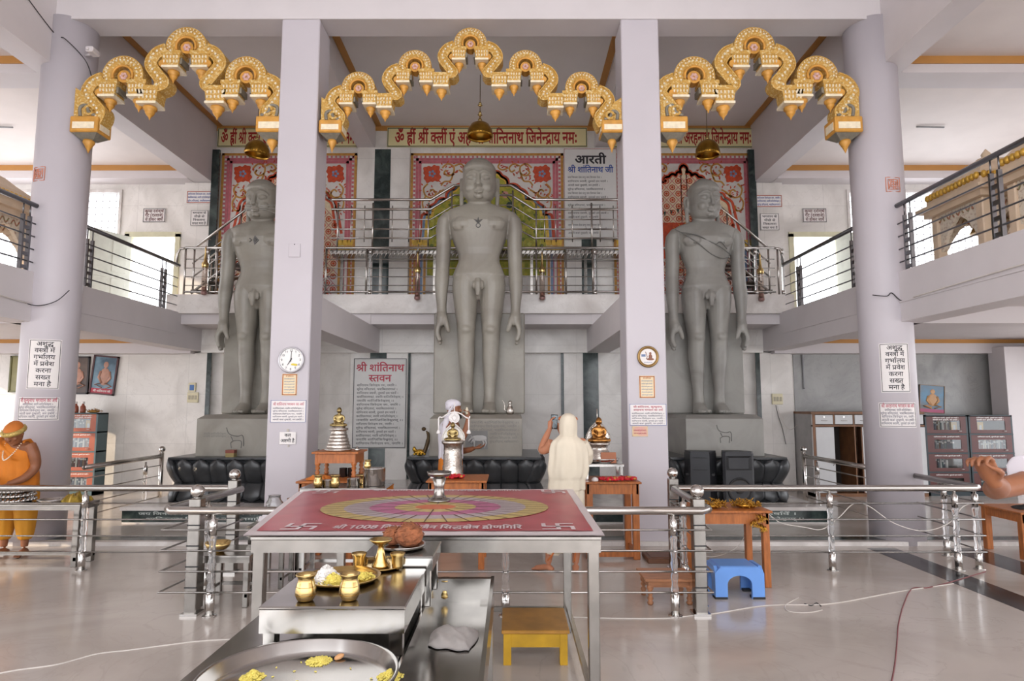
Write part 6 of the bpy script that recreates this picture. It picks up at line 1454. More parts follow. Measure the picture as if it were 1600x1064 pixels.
# front stool of the puja steps
p0 = atz(403, 948, .985); p1 = atz(633, 950, .985); pk = atz(560, 888, .985)
frame_table('steel_stool', p0.x, p1.x, p0.y, pk.y, .985, 'low steel stool with brass pots and plate, standing on the trough table', 'stool', M_chrome, .045, .075, M_sheet, None, .825, .012)
q0 = atz(565, 869, 1.03); q1 = atz(690, 845, 1.03)
frame_table('steel_stool', q0.x, q1.x - .0, q0.y, q1.y, 1.03, 'small steel stool carrying the plate of coconuts', 'stool', M_chrome, .03, .05, M_sheet, None, .825, .01)
def crumple(name, c, rx, ry, h, m, label, cat, seed=1, n=22, lx=1.):
    rnd = random.Random(seed); b = MB(); V = []; F = []
    ph = [(rnd.random() * 6, rnd.random() * 6, rnd.uniform(2, 6), rnd.uniform(2, 6)) for _ in range(5)]
    for j in range(n + 1):
        for i in range(n + 1):
            s, q = i / n * 2 - 1, j / n * 2 - 1
            w = sum(abs(sin(a + fx * s + fy * q)) for a, bb, fx, fy in ph) / 5
            e = max(0, 1 - max(abs(s), abs(q)) ** 3)
            k = 1 - .05 * sin(3.1 * q + seed) - .05 * sin(7 * s + seed * 2) - .10 * max(0, abs(s * q) - .35)
            V.append((c[0] + rx * s * k + rx * .12 * q, c[1] + ry * q * k - ry * .2 * s, c[2] + .004 + h * (.25 + .75 * w) * (.06 + .94 * e)))
    for j in range(n):
        for i in range(n): a = j * (n + 1) + i; F.append((a, a + 1, a + n + 2, a + n + 1))
    o = len(V); V += [(x, y, z - .004) for x, y, z in V]
    F += [tuple(reversed([i + o for i in f])) for f in F]
    b.add(V, F, 0, True); ob = b.build(name, m); return tag(ob, label, cat)
# big round tray
b = MB(); R = .278; c = (-.615, 1.93, .826)
b.lathe([(0, .004), (R - .03, .004), (R - .012, .018), (R - .004, .052), (R, .055), (R + .006, .056), (R + .007, .050), (R + .002, .048), (R - .006, .015), (R - .028, 0), (0, 0)], c, 64); o = b.build('steel_tray', mat('tray_steel', '#a5a29e', .2, 1., vary=.05)); tag(o, 'big round steel tray with scattered yellow rice in the foreground', 'tray')
def rice(name, c, r, h, n, m, label=None, cat=None, parent=None, sz=.0042):
    b = MB(); rnd = random.Random(int(c[0] * 1000))
    b.lathe([(r * .8, 0), (r * .66, h * .35), (r * .38, h * .75), (0, h * .92)], c, 20)
    for i in range(n):
        a = rnd.random() * 6.283; q = rnd.random() ** .7 * 1.35; z = h * max(0, 1 - q ** 1.3) + sz * .4
        M = Matrix.Translation((c[0] + r * q * cos(a), c[1] + r * q * sin(a), c[2] + z)) @ Matrix.Rotation(rnd.random() * 6.28, 4, 'Z') @ Matrix.Rotation(rnd.random() - .5, 4, 'Y')
        s = MB(); s.M = M; s.ball((0, 0, 0), (sz * 1.5, sz * .6, sz * .6), 5); b.add(s.v, s.f, 0, True)
    o = b.build(name, m, parent); return tag(o, label, cat, None, 'stuff')
M_rice = mat('yellow_rice', '#e3d26a', .6, vary=.1, scale=60); M_wrice = mat('white_rice', '#e4e0dc', .6, vary=.04, scale=60)
for (u, v, r, lab) in ((395, 1057, .026, 'heap of yellow rice at the left of the big tray'), (610, 1056, .028, 'heap of yellow rice at the right rim of the big tray'), (498, 1032, .03, 'flat heap of yellow rice beside the almond in the big tray')):
    p = atz(u, v, .834); rice('yellow_rice', (p.x, p.y, .8305), r, .010 if v < 1040 else .020, 240, M_rice, lab, 'rice')
p = atz(530, 1026, .84); o = MB().ball((0, 0, 0), (.017, .011, .008), 14).build('almond', mat('almond_brown', '#c99667', .55)); o.location = (p.x, p.y, .840); o.rotation_euler = (0, -.3, .5); tag(o, 'pale brown almond lying in the big tray', 'nut')
rnd = random.Random(3); b = MB()
for i in range(46):
    a = rnd.random() * 6.28; q = sqrt(rnd.random()) * .24
    s = MB(); s.M = Matrix.Translation((-.615 + q * cos(a), 1.93 + q * sin(a), .8325)) @ Matrix.Rotation(rnd.random() * 6.28, 4, 'Z'); s.ball((0, 0, 0), (.005, .0022, .002), 6); b.add(s.v, s.f, 0, True)
tag(b.build('rice_grains', M_rice), 'stray yellow rice grains strewn over the big tray', 'rice', None, 'stuff')
# brass vessels on the front stool
def lota(p, h, label, group=None, m=None, name='brass_pot'):
    b = MB(); r = h * .40
    b.lathe([(0, 0), (r * .68, 0), (r * .80, h * .05), (r * .98, h * .22), (r, h * .36), (r * .93, h * .52), (r * .80, h * .70), (r * .74, h * .80), (r * .80, h * .88), (r * .98, h * .96), (r * .99, h), (r * .90, h), (r * .70, h * .86), (r * .66, h * .78), (r * .8, h * .5), (0, h * .1)], (0, 0, 0), 30)
    t = thing(name, p, label, 'pot', group)
    o = b.build('pot_body', m or M_brass, t); o.matrix_parent_inverse = Matrix.Identity(4)
    b = MB()
    for z in (.24, .54): b.tube([(r * (1.0 if z < .3 else .935) * cos(a), r * (1.0 if z < .3 else .935) * sin(a), h * z) for a in [i * pi / 14 for i in range(28)]], h * .008, 5, closed=True)
    o = b.build('ring_band', mat('brass_dark', '#9c7430', .3, 1.), t); o.matrix_parent_inverse = Matrix.Identity(4)
    return t
zs = .986
pa = atz(475, 940, zs); lota((pa.x, pa.y + .015, zs), .088, 'brass pot nearest the left corner of the steel stool')
pa = atz(544, 939, zs); lota((pa.x, pa.y + .015, zs), .088, 'brass pot in front of the brass plate on the steel stool')
def plate(p, R, label, m, name='brass_plate', rim=.018, cat='plate'):
    b = MB(); b.lathe([(0, .003), (R * .82, .003), (R * .92, rim * .6), (R, rim), (R * 1.015, rim), (R * 1.01, rim * .85), (R * .94, rim * .4), (R * .84, 0), (0, 0)], (0, 0, 0), 44)
    o = b.build(name, m); o.location = p; return tag(o, label, cat)
pc = atz(535, 906, zs); plate((pc.x, pc.y, zs), .142, 'round brass plate heaped with rice on the steel stool', M_brass)
rice('white_rice', (pc.x - .055, pc.y - .02, zs + .004), .058, .055, 380, M_wrice, 'mound of white rice on the left of the brass plate', 'rice', sz=.0036)
rice('yellow_rice', (pc.x - .02, pc.y - .055, zs + .004), .042, .035, 240, M_rice, 'mound of yellow rice at the front of the brass plate', 'rice', sz=.0036)
rice('yellow_rice', (pc.x + .055, pc.y + .03, zs + .004), .05, .016, 240, M_rice, 'flat patch of yellow rice on the right of the brass plate', 'rice', sz=.0036)
# brass lamp dish and two cups on the strip behind
zz = 1.0
pc = atz(597, 884, zs); bx, by = pc.x, pc.y - .03
plate((bx, by, zs + .001), .085, 'small brass tray under the pedestal dish and two cups', M_brass, 'brass_tray', .01, 'tray')
b = MB(); b.lathe([(.036, 0), (.036, .006), (.028, .02), (.018, .05), (.012, .075), (.014, .082), (.03, .092), (.046, .105), (.047, .11), (.043, .11), (.028, .099), (0, .094)], (bx, by, zs + .005), 28); tag(b.build('pedestal_dish', M_brass), 'brass pedestal dish with flared foot between two cups', 'dish')
for s, w in ((-1, 'left'), (1, 'right')):
    b = MB(); b.lathe([(0, 0), (.021, 0), (.023, .01), (.025, .045), (.031, .058), (.030, .060), (.023, .047), (.019, .008), (0, .006)], (0, 0, 0), 24)
    o = b.build('brass_cup', M_brass); o.location = (bx + s * .078 - .006, by - .02, zs + .004); tag(o, 'small brass cup just ' + w + ' of the pedestal dish', 'cup')
    
# coconuts on a steel plate
pc = atz(628, 856, 1.03); plate((pc.x, pc.y, 1.031), .105, 'steel plate holding coconuts on the small steel stool', M_chrome, 'steel_plate')
M_coco = mat('coconut_fibre', '#8f5636', .85, vary=.3, scale=40, bump=.6, bscale=60)
for dx, dy, r, lab in ((.03, .0, (.062, .055, .047), 'largest brown coconut at the front of the steel plate'), (-.045, .035, (.045, .045, .04), 'brown coconut at the left of the steel plate'), (.02, .075, (.05, .045, .045), 'brown coconut behind the largest one on the steel plate')):
    b = MB(); b.ball((0, 0, 0), r, 22)
    for i in range(26):
        a = i * 2.4; z = (i / 13 - 1) * .9; q = sqrt(1 - z * z)
        b.tube([(r[0] * q * cos(a), r[1] * q * sin(a), r[2] * z), (r[0] * q * 1.06 * cos(a + .25), r[1] * q * 1.06 * sin(a + .25), r[2] * (z + .12)), (r[0] * q * 1.0 * cos(a + .55), r[1] * q * sin(a + .55), r[2] * (z + .22))], .0025, 4)
    o = b.build('coconut', M_coco); o.location = (pc.x + dx, pc.y + dy, 1.036 + r[2] * .98); tag(o, lab, 'coconut')
# things in the trough
zt = .716
pa = atz(690, 941, zt); lota((-.32, pa.y + .03, zt), .10, 'brass pot standing in the drain trough')
b = MB(); b.lathe([(0, 0), (.022, 0), (.027, .024), (.029, .025), (.023, .003), (0, .003)], (0, 0, 0), 22); o = b.build('steel_cup', M_chrome); pb_ = atz(706, 930, zt); o.location = (-.265, pb_.y, zt); tag(o, 'tiny steel cup beside the brass pot in the trough', 'cup')
M_cloth = mat('pale_cloth', '#c4bfbb', .85, vary=.06, scale=20)
pa = atz(703, 998, zt); crumple('folded_cloth', (-.235, pa.y, zt), .095, .12, .03, M_cloth, 'crumpled pale cloth lying in the drain trough', 'cloth', 4)

# ================================================================== STOOLS AND TABLES ON THE FLOOR
t = thing('yellow_stool', (.14, 4.5, 0), 'yellow painted wooden stool under the banner table', 'stool')
M_yel = mat('yellow_paint', '#b98f1c', .42, vary=.12, scale=8); M_yel2 = mat('yellow_worn', '#a7772f', .45, vary=.15, scale=8)
x0, x1, y0, y1 = -.055, .355, 4.25, 4.70
b = MB(); b.box(x0 - .012, x1 + .012, y0 - .012, y1, .195, .218, bev=.004); b.build('seat', M_yel2, t)
b = MB(); b.box(x0 + .005, x1 - .005, y0 + .004, y0 + .02, .11, .195); b.box(x0 + .005, x1 - .005, y1 - .03, y1 - .014, .11, .195); b.box(x0 + .004, x0 + .02, y0 + .01, y1 - .02, .11, .195); b.box(x1 - .02, x1 - .004, y0 + .01, y1 - .02, .11, .195); b.build('apron', M_yel, t)
for x in (x0, x1 - .05):
    for y in (y0, y1 - .06): b = MB(); b.box(x, x + .05, y, y + .05, 0, .195, bev=.003); b.build('leg', M_yel, t)
# blue plastic stool: arched sides, four legs
t = thing('plastic_stool', (1.95, 5.8, 0), 'light blue moulded plastic bath stool on the floor', 'stool')
M_bl = mat('blue_plastic', '#6b9be0', .35, vary=.03)
x0, x1, y0, y1, h = 1.735, 2.155, 5.64, 5.95, .265
def arched(b, a0, a1, f0, f1, axis):
    n = 12; leg = .105; P = [(a0, 0), (a0, h - .05), (a0 + .05, h), (a1 - .05, h), (a1, h - .05), (a1, 0), (a1 - leg, 0)]
    m = (a0 + a1) / 2; w = (a1 - a0) / 2 - leg
    P += [(m + w * cos(an), .12 + .075 * sin(an)) for an in [i * pi / n for i in range(n + 1)]] + [(a0 + leg, 0)]
    b.prism(P, f0, f1, axis=axis)
for ya in (y0, y1 - .03): b = MB(); arched(b, x0, x1, ya, ya + .03, 'y'); b.build('arched_side', M_bl, t)
for xa in (x0 + .002, x1 - .032): b = MB(); arched(b, y0 + .003, y1 - .003, xa, xa + .03, 'x'); b.build('arched_end', M_bl, t)
b = MB(); b.box(x0 + .04, x1 - .04, y0 + .006, y1 - .006, h - .035, h + .004, bev=.012); b.build('seat', M_bl, t)
for x in (x0 - .003, x1 - .102):
    for y in (y0 - .003, y1 - .08): b = MB(); b.box(x, x + .105, y, y + .083, 0, .018); b.build('rubber_foot', M_rubber, t)
# plain wooden tables
def wood_table(name, x0, x1, y0, y1, z, label, leg=.055, ap=.09, stretch=None, m=None, z0=0., turned=False):
    m = m or M_wood
    t = thing(name, ((x0 + x1) / 2, (y0 + y1) / 2, z0), label, 'table')
    b = MB(); b.box(x0 - .025, x1 + .025, y0 - .025, y1 + .025, z - .022, z, bev=.005); b.build('tabletop', m, t)
    b = MB(); b.box(x0 + .01, x1 - .01, y0 + .008, y0 + .03, z - .022 - ap, z - .022); b.box(x0 + .01, x1 - .01, y1 - .03, y1 - .008, z - .022 - ap, z - .022); b.box(x0 + .008, x0 + .03, y0, y1, z - .022 - ap, z - .022); b.box(x1 - .03, x1 - .008, y0, y1, z - .022 - ap, z - .022); b.build('apron', m, t)
    for x in (x0, x1 - leg):
        for y in (y0, y1 - leg):
            b = MB()
            if turned:
                zz = z - .022 - ap; L_ = zz - z0; r = leg / 2
                b.lathe([(r * .7, 0), (r, L_ * .12), (r * .62, L_ * .22), (r * .95, L_ * .36), (r * .5, L_ * .5), (r * .95, L_ * .64), (r * .6, L_ * .78), (r, L_ * .9), (r, L_ + .01)], (x + r, y + r, z0), 16)
            else: b.box(x, x + leg, y, y + leg, z0, z - .022, bev=.004)
            b.build('leg', m, t)
    if stretch:
        b = MB(); b.box(x0 + leg, x1 - leg, y0 + .01, y0 + .04, z0 + stretch, z0 + stretch + .05); b.box(x0 + .01, x0 + .04, y0 + leg, y1 - leg, z0 + stretch, z0 + stretch + .05); b.box(x1 - .04, x1 - .01, y0 + leg, y1 - leg, z0 + stretch, z0 + stretch + .05); b.build('stretcher', m, t)
    return t
wood_table('wooden_table', .80, 1.37, 7.02, 7.58, .82, 'orange wooden table with red flowers beside the white-clad person', .07, .11, .03)
wood_table('wooden_table', 1.70, 2.35, 5.98, 6.48, .685, 'orange wooden table covered with gold tinsel garlands', .06, .10)
wood_table('wooden_table', -.85, -.28, 6.62, 7.2, .88, 'orange wooden table under the silver idol in the middle', .06, .10)
wood_table('wooden_table', -2.18, -1.62, 6.65, 7.3, .87, 'orange wooden table at the left carrying a smaller turned-leg table', .07, .10)
wood_table('turned_leg_table', -2.12, -1.67, 6.95, 7.35, 1.145, 'small wooden table with turned legs holding the gold idol at the left', .06, .10, None, None, .871, True)
t = wood_table('low_wooden_stool', 1.12, 1.50, 5.47, 5.80, .215, 'low wooden stool with knobbly legs on the floor behind the railing', .055, .05, None, mat('light_wood', '#a87350', .45, vary=.2, scale=7, stretch=(1, 6, 6)), 0, True)
t['category'] = 'stool'
b = MB(); b.box(1.42, 1.80, 6.86, 7.2, .0, .05, bev=.006); b.box(1.46, 1.76, 6.90, 7.16, .05, .058); tag(b.build('wooden_plank', M_dwood), 'dark wooden plank lying on the floor beside the pillar', 'plank')
wood_table('wooden_table', 5.45, 6.7, 7.0, 7.6, .50, 'low brown wooden table at the right edge of the hall', .07, .09)
crumple('black_bundle', (5.75, 7.25, .50), .16, .10, .05, M_rubber, 'black cable bundle on the low brown table at the right edge', 'cables', 31, 14)
# garlands of gold tinsel
def tinsel(name, c, rx, ry, n, label, m, cat, seed):
    rnd = random.Random(seed); b = MB()
    b.ball((c[0], c[1], c[2] + .025), (rx * .75, ry * .75, .028), 12)
    for i in range(n):
        a = rnd.random() * 6.283; q = sqrt(rnd.random()); x, y = c[0] + rx * q * cos(a), c[1] + ry * q * sin(a); z = c[2] + .012 + .075 * rnd.random() * (1 - q * .6)
        d = Vector((rnd.uniform(-1, 1), rnd.uniform(-1, 1), rnd.uniform(-.3, .9))).normalized() * rnd.uniform(.02, .045)
        b.tube([(x, y, z), (x + d.x * .5, y + d.y * .5, z + d.z * .5 + .006), (x + d.x, y + d.y, max(c[2] + .004, z + d.z))], [.0055, .0042, .001], 4)
    o = b.build(name, m); return tag(o, label, cat)
tinsel('gold_garland', (1.86, 6.13, .686), .15, .11, 190, 'heap of gold tinsel garland at the left of the garland table', M_gold, 'garland', 1)
tinsel('gold_garland', (2.20, 6.15, .686), .14, .11, 190, 'heap of gold tinsel garland at the right of the garland table', M_gold, 'garland', 2)
b = MB(); rnd = random.Random(5)
for i in range(90):
    s = rnd.random(); x = 2.23 + .05 * sin(s * 9) + rnd.uniform(-.02, .02); z = .66 - s * .13
    b.tube([(x, 5.945, z), (x + rnd.uniform(-.02, .02), 5.92 + rnd.uniform(-.01, .01), z - .015), (x + rnd.uniform(-.03, .03), 5.915, z - .035)], [.005, .004, .001], 4)
tag(b.build('gold_garland', M_gold), 'end of gold tinsel hanging over the front of the garland table', 'garland')

# steel stand at left behind railing with trays (for the man in orange)
frame_table('steel_table', -6.6, -4.43, 6.70, 7.02, .63, 'long steel side table in front of the man in orange', 'table', M_dsteel, .06, .04, M_sheet, .06)
for i in range(3):
    b = MB(); R = .18 - i * .006; b.lathe([(0, .004), (R * .8, .004), (R, .03), (R * 1.02, .03), (R * .82, 0), (0, 0)], (0, 0, 0), 30)
    for k in range(26): b.ball((R * 1.0 * cos(k * pi / 13), R * 1.0 * sin(k * pi / 13), .028), .016, 8)
    o = b.build('beaded_plate', M_chrome); o.location = (-5.22, 6.85, .632 + i * .048); tag(o, 'beaded steel plate, ' + ('bottom', 'middle', 'topmost')[i] + ' of the stack before the man in orange', 'plate')
plate((-4.80, 6.84, .632), .15, 'shallow steel dish between the plate stack and the crumpled gold foil', M_chrome, 'steel_plate', .035)
crumple('gold_foil', (-4.57, 6.86, .632), .11, .10, .12, mat('foil', '#b39a45', .25, .7, vary=.35, scale=18), 'crumpled gold foil at the end of the steel side table', 'foil', 8)
# small steel tables behind the near left newel
p0 = atz(305, 868, .417); p1 = atz(381, 868, .417)
frame_table('steel_table', p0.x, p1.x + .05, p0.y, p0.y + .42, .417, 'low steel table behind the ball-topped post, left of the banner', 'table', M_dsteel, .045, .04, M_sheet, .08)
xb = p0.x + .13; yb_ = p0.y + .12
b = MB(); b.lathe([(0, 0), (.05, 0), (.055, .012), (.085, .05), (.10, .085), (.104, .085), (.09, .045), (.05, .01), (0, .01)], (0, 0, 0), 28); o = b.build('brass_bowl', M_brass); o.location = (xb, yb_, .418); tag(o, 'wide brass bowl on the low steel table left of the banner', 'bowl')
frame_table('steel_stand', -2.40, -2.05, 5.92, 6.25, .56, 'steel stand with crumpled white cloth, left of the banner', 'stand', M_dsteel, .04, .08, M_sheet, .08)
plate((-2.21, 6.06, .561), .15, 'steel dish under the crumpled white cloth left of the banner', M_chrome, 'steel_plate', .03)
crumple('white_cloth', (-2.21, 6.06, .585), .12, .11, .09, mat('white_cloth', '#d2cdd0', .8, vary=.04, scale=20), 'crumpled white cloth in the steel dish left of the banner', 'cloth', 11)
b = MB(); b.lathe([(0, 0), (.075, 0), (.08, .02), (.082, .13), (.06, .16), (.055, .19), (.06, .2), (.05, .2), (.05, .165), (.072, .125), (.07, .02), (0, .015)], (0, 0, 0), 26, closed=True); o = b.build('glass_jar', M_glass); o.location = (-2.31, 6.35, .57); tag(o, 'glass jar behind the crumpled white cloth', 'jar')
lota((-2.13, 6.38, .57), .17, 'copper pot behind the crumpled white cloth', m=mat('copper', '#9a6a3a', .3, 1., vary=.1))
frame_table('steel_stand', -2.43, -2.02, 6.27, 6.52, .57, 'steel stand at the back carrying the glass jar and copper pot', 'stand', M_dsteel, .04, .06, M_sheet, None)

# steel stand with brass vessels, middle left
frame_table('steel_table', -1.98, -1.17, 6.06, 6.46, .875, 'steel table with brass vessels between the clock pillar and the banner', 'table', M_chrome, .05, .04, M_sheet, .12)
lota((-1.83, 6.15, .876), .11, 'ribbed brass pot at the left end of the vessel table')
lota((-1.67, 6.15, .876), .11, 'ribbed brass pot in the centre of the vessel table')
def drum(p, r, h, label, m, name, cat, tin=.92):
    b = MB(); b.lathe([(0, 0), (r * .96, 0), (r, h * .03), (r, h * .97), (r * 1.03, h), (r * tin, h), (r * tin, h * .06), (0, h * .05)], (0, 0, 0), 32); o = b.build(name, m); o.location = p; return tag(o, label, cat)
drum((-1.75, 6.20, .876), .055, .06, 'shallow steel drum between the two ribbed brass pots', M_chrome, 'steel_drum', 'container')
drum((-1.33, 6.28, .876), .105, .165, 'steel bucket on the vessel table with a brass pot on its rim', M_chrome, 'steel_bucket', 'bucket')
lota((-1.39, 6.25, 1.035), .085, 'brass pot resting on the rim of the steel bucket')
drum((-1.52, 6.24, .876), .06, .07, 'round steel bowl beside the steel bucket', M_chrome, 'steel_bowl', 'bowl')
b = MB(); b.lathe([(.045, 0), (.03, .02), (.014, .05), (.03, .075), (.075, .09), (.07, .094), (0, .085)], (0, 0, 0), 22); o = b.build('brass_dish', M_brass); o.location = (-1.46, 6.36, .876); tag(o, 'brass footed dish at the back of the vessel table', 'dish')
for dx, lab in ((0, 'left of the dark pair under the turned-leg table'), (.09, 'right of the dark pair under the turned-leg table')):
    drum((-1.95 + .12 + dx, 7.05, .871), .042, .095, 'dark steel tumbler, ' + lab, mat('dark_vessel', '#4b4645', .25, .9), 'dark_tumbler', 'tumbler')
crumple('orange_cloth', (-2.02, 6.80, .871), .10, .10, .06, mat('orange_cloth', '#c9752b', .8, vary=.1), 'crumpled orange cloth on the left wooden table', 'cloth', 15)
# ================================================================== NOTICES ON PILLARS AND COLUMNS
yp = 7.738
def pillar_sheet(u0, u1, v0, v1, label, lines, m=None, edge=M_blue, e=.008, name='prayer_sheet', cat='sign'):
    p0 = at(u0, v1, yp); p1 = at(u1, v0, yp); w = p1.x - p0.x; h = p1.z - p0.z; cx = (p0.x + p1.x) / 2
    return board(name, p0.x, p1.x, p0.z, p1.z, yp, label, cat, m or M_paper, edge, e, [(k, cx, p0.z + h * f, s * h, w * q, 'c', mm, .012) for k, f, s, q, mm in lines], th=.004)
M_pred = mat('print_red', '#b5485a', .55)
M_pgrey = mat('print_grey_ink', '#73707c', .6)
pillar_sheet(422, 479, 625, 660, 'white prayer sheet with faded red heading on the clock pillar', [('arghM', .76, .17, .86, mat('faded_red', '#d08a94', .6))] + [(('l3', 'l4', 'l2', 'l6', 'l7')[i], .60 - i * .125, .09, .86, M_pgrey) for i in range(5)])
pillar_sheet(984, 1041, 631, 665, 'white prayer sheet with two red heading lines on the pillar with the round plaque', [('argh2', .82, .12, .80, M_pred), ('argh3', .68, .12, .80, M_pred)] + [(('l3', 'l4', 'l2', 'l6', 'l7')[i], .53 - i * .115, .09, .88, M_pgrey) for i in range(5)])
M_cal = mat('calendar_cream', '#e6d3ae', .55, vary=.05)
for u0, u1, v0, v1, lab in ((440, 465, 584, 618, 'yellow bordered timetable card below the clock'), (999, 1023, 587, 622, 'yellow bordered timetable card below the round plaque')):
    pillar_sheet(u0, u1, v0, v1, lab, [(('l6', 'l7')[i % 2], .74 - i * .125, .075, .72, mat('calendar_blue', '#8c9db5', .6)) for i in range(6)] + [('shanti', .86, .09, .5, mat('calendar_rust', '#b56a3a', .6))], M_cal, mat('calendar_rust', '#b56a3a', .6), .02, 'timetable_card', 'card')
pillar_sheet(988, 1012, 666, 682, 'small pink and yellow sticker below the prayer sheet on the pillar with the plaque', [('l6', .55, .16, .8, M_pred), ('l7', .25, .16, .8, M_pred)], mat('sticker', '#dcc58e', .5, col2='#d9a59c', scale=9), M_cal, .01, 'sticker', 'sticker')
p0 = at(437, 694, yp); p1 = at(463, 675, yp)
t = board('paper_note', p0.x, p1.x, p0.z, p1.z, yp - .01, 'hand-lettered white paper note taped low on the clock pillar', 'note', M_paper, None, 0, [('k1', (p0.x + p1.x) / 2, p0.z + .09, .055, .075, 'c', M_ink, .012), ('k2', (p0.x + p1.x) / 2, p0.z + .025, .055, .165, 'c', M_ink, .012)], th=.003)
b = MB(); p = at(450, 672, yp); b.box(p.x - .012, p.x + .012, yp - .012, yp, p.z - .02, p.z + .015); p = at(451, 697, yp); b.box(p.x - .008, p.x + .008, yp - .010, yp, p.z - .01, p.z + .015); b.build('tape', mat('tape', '#b5aca0', .4), t)
# wall plates
for u0, u1, v0, v1, lab in ((451, 470, 381, 402, 'square white blank plate on the clock pillar'),):
    p0 = at(u0, v1, yp); p1 = at(u1, v0, yp); t = thing('blank_plate', (p0.x, yp, p0.z), lab, 'wall plate')
    b = MB(); b.box(p0.x, p1.x, yp - .012, yp, p0.z, p1.z, bev=.004); b.build('cover', MATS['pillar_paint'], t)
    b = MB(); b.ball(((p0.x + p1.x) / 2, yp - .013, p1.z - .01), .007, 8); b.build('screw', M_ink, t)
# clock
def disc_y(b, x, z, r, y0, y1, n=48, mi=0): b.prism([(x + r * cos(2 * pi * i / n), z + r * sin(2 * pi * i / n)) for i in range(n)], y0, y1, mi)
pc = at(456, 562.5, yp); cx, cz, R = pc.x, pc.z, .147
t = thing('wall_clock', (cx, yp, cz), 'round white wall clock on the left square pillar', 'clock')
b = MB(); disc_y(b, cx, cz, R * .95, yp - .03, yp); b.build('dial', mat('dial_white', '#e9e7e4', .4, vary=.01), t)
b = MB(); b.tube([(cx + R * cos(a), yp - .03, cz + R * sin(a)) for a in [i * pi / 28 for i in range(56)]], .011, 8, closed=True); b.lathe([], n=3) if False else None; b.build('rim', mat('clock_rim', '#b9b7ba', .3, .6), t)
b = MB()
for h in range(1, 13):
    a = pi / 2 - h * pi / 6; text_mb(b, 'n%d' % h, lambda p, q: (p, yp - .034, q), cx + R * .76 * cos(a), cz + R * .76 * sin(a) - .013, .036, None, 'c', bold=.01)
b.build('numeral', M_ink, t)
def hand(ang, L, w, nm):
    a = radians(90 - ang); d = (cos(a), sin(a)); n_ = (-sin(a), cos(a)); b = MB()
    b.prism([(cx - d[0] * .02 + n_[0] * w, cz - d[1] * .02 + n_[1] * w), (cx - d[0] * .02 - n_[0] * w, cz - d[1] * .02 - n_[1] * w), (cx + d[0] * L - n_[0] * w * .4, cz + d[1] * L - n_[1] * w * .4), (cx + d[0] * L + n_[0] * w * .4, cz + d[1] * L + n_[1] * w * .4)], yp - .040, yp - .036); b.build(nm, M_ink, t)
hand(212, .075, .0055, 'hour_hand'); hand(3, .105, .004, 'minute_hand')
b = MB(); b.ball((cx + .03, yp - .034, cz - .055), (.03, .003, .012), 10, 0); b.ball((cx + .058, yp - .034, cz - .06), (.022, .003, .014), 10, 0); b.build('dial_decoration', mat('dial_flower', '#d8c23c', .5), t)
# round plaque
pc = at(1012, 557.5, yp); cx, cz, R = pc.x, pc.z, .118
t = thing('round_plaque', (cx, yp, cz), 'round gold-rimmed plaque on the right square pillar', 'plaque')
b = MB(); disc_y(b, cx, cz, R, yp - .02, yp); b.build('plaque_face', M_paper, t)
b = MB()
for r, w in ((R, .013), (R * .87, .006)): b.tube([(cx + r * cos(a), yp - .022, cz + r * sin(a)) for a in [i * pi / 24 for i in range(48)]], w, 8, closed=True)
b.build('rim', mat('plaque_gold', '#8d7147', .3, .9), t)
b = MB(); b.ball((cx + .028, yp - .022, cz + .04), (.014, .004, .017), 10); b.ball((cx + .028, yp - .022, cz), (.022, .005, .03), 12); b.ball((cx + .028, yp - .022, cz - .03), (.045, .005, .014), 12); b.tube([(cx - .03, yp - .022, cz + .06), (cx - .01, yp - .022, cz), (cx - .022, yp - .022, cz - .03)], .004, 5); b.build('seated_figure_print', mat('plaque_brown', '#8a5a45', .5), t)
b = MB(); b.box(cx - .08, cx - .03, yp - .0215, yp - .02, cz - .0, cz + .03); text_mb(b, 'l6', lambda p, q: (p, yp - .0225, q), cx, cz - .075, .016, .1, 'c', bold=.02); b.build('plaque_print', mat('plaque_blue', '#6d7fa3', .5), t)
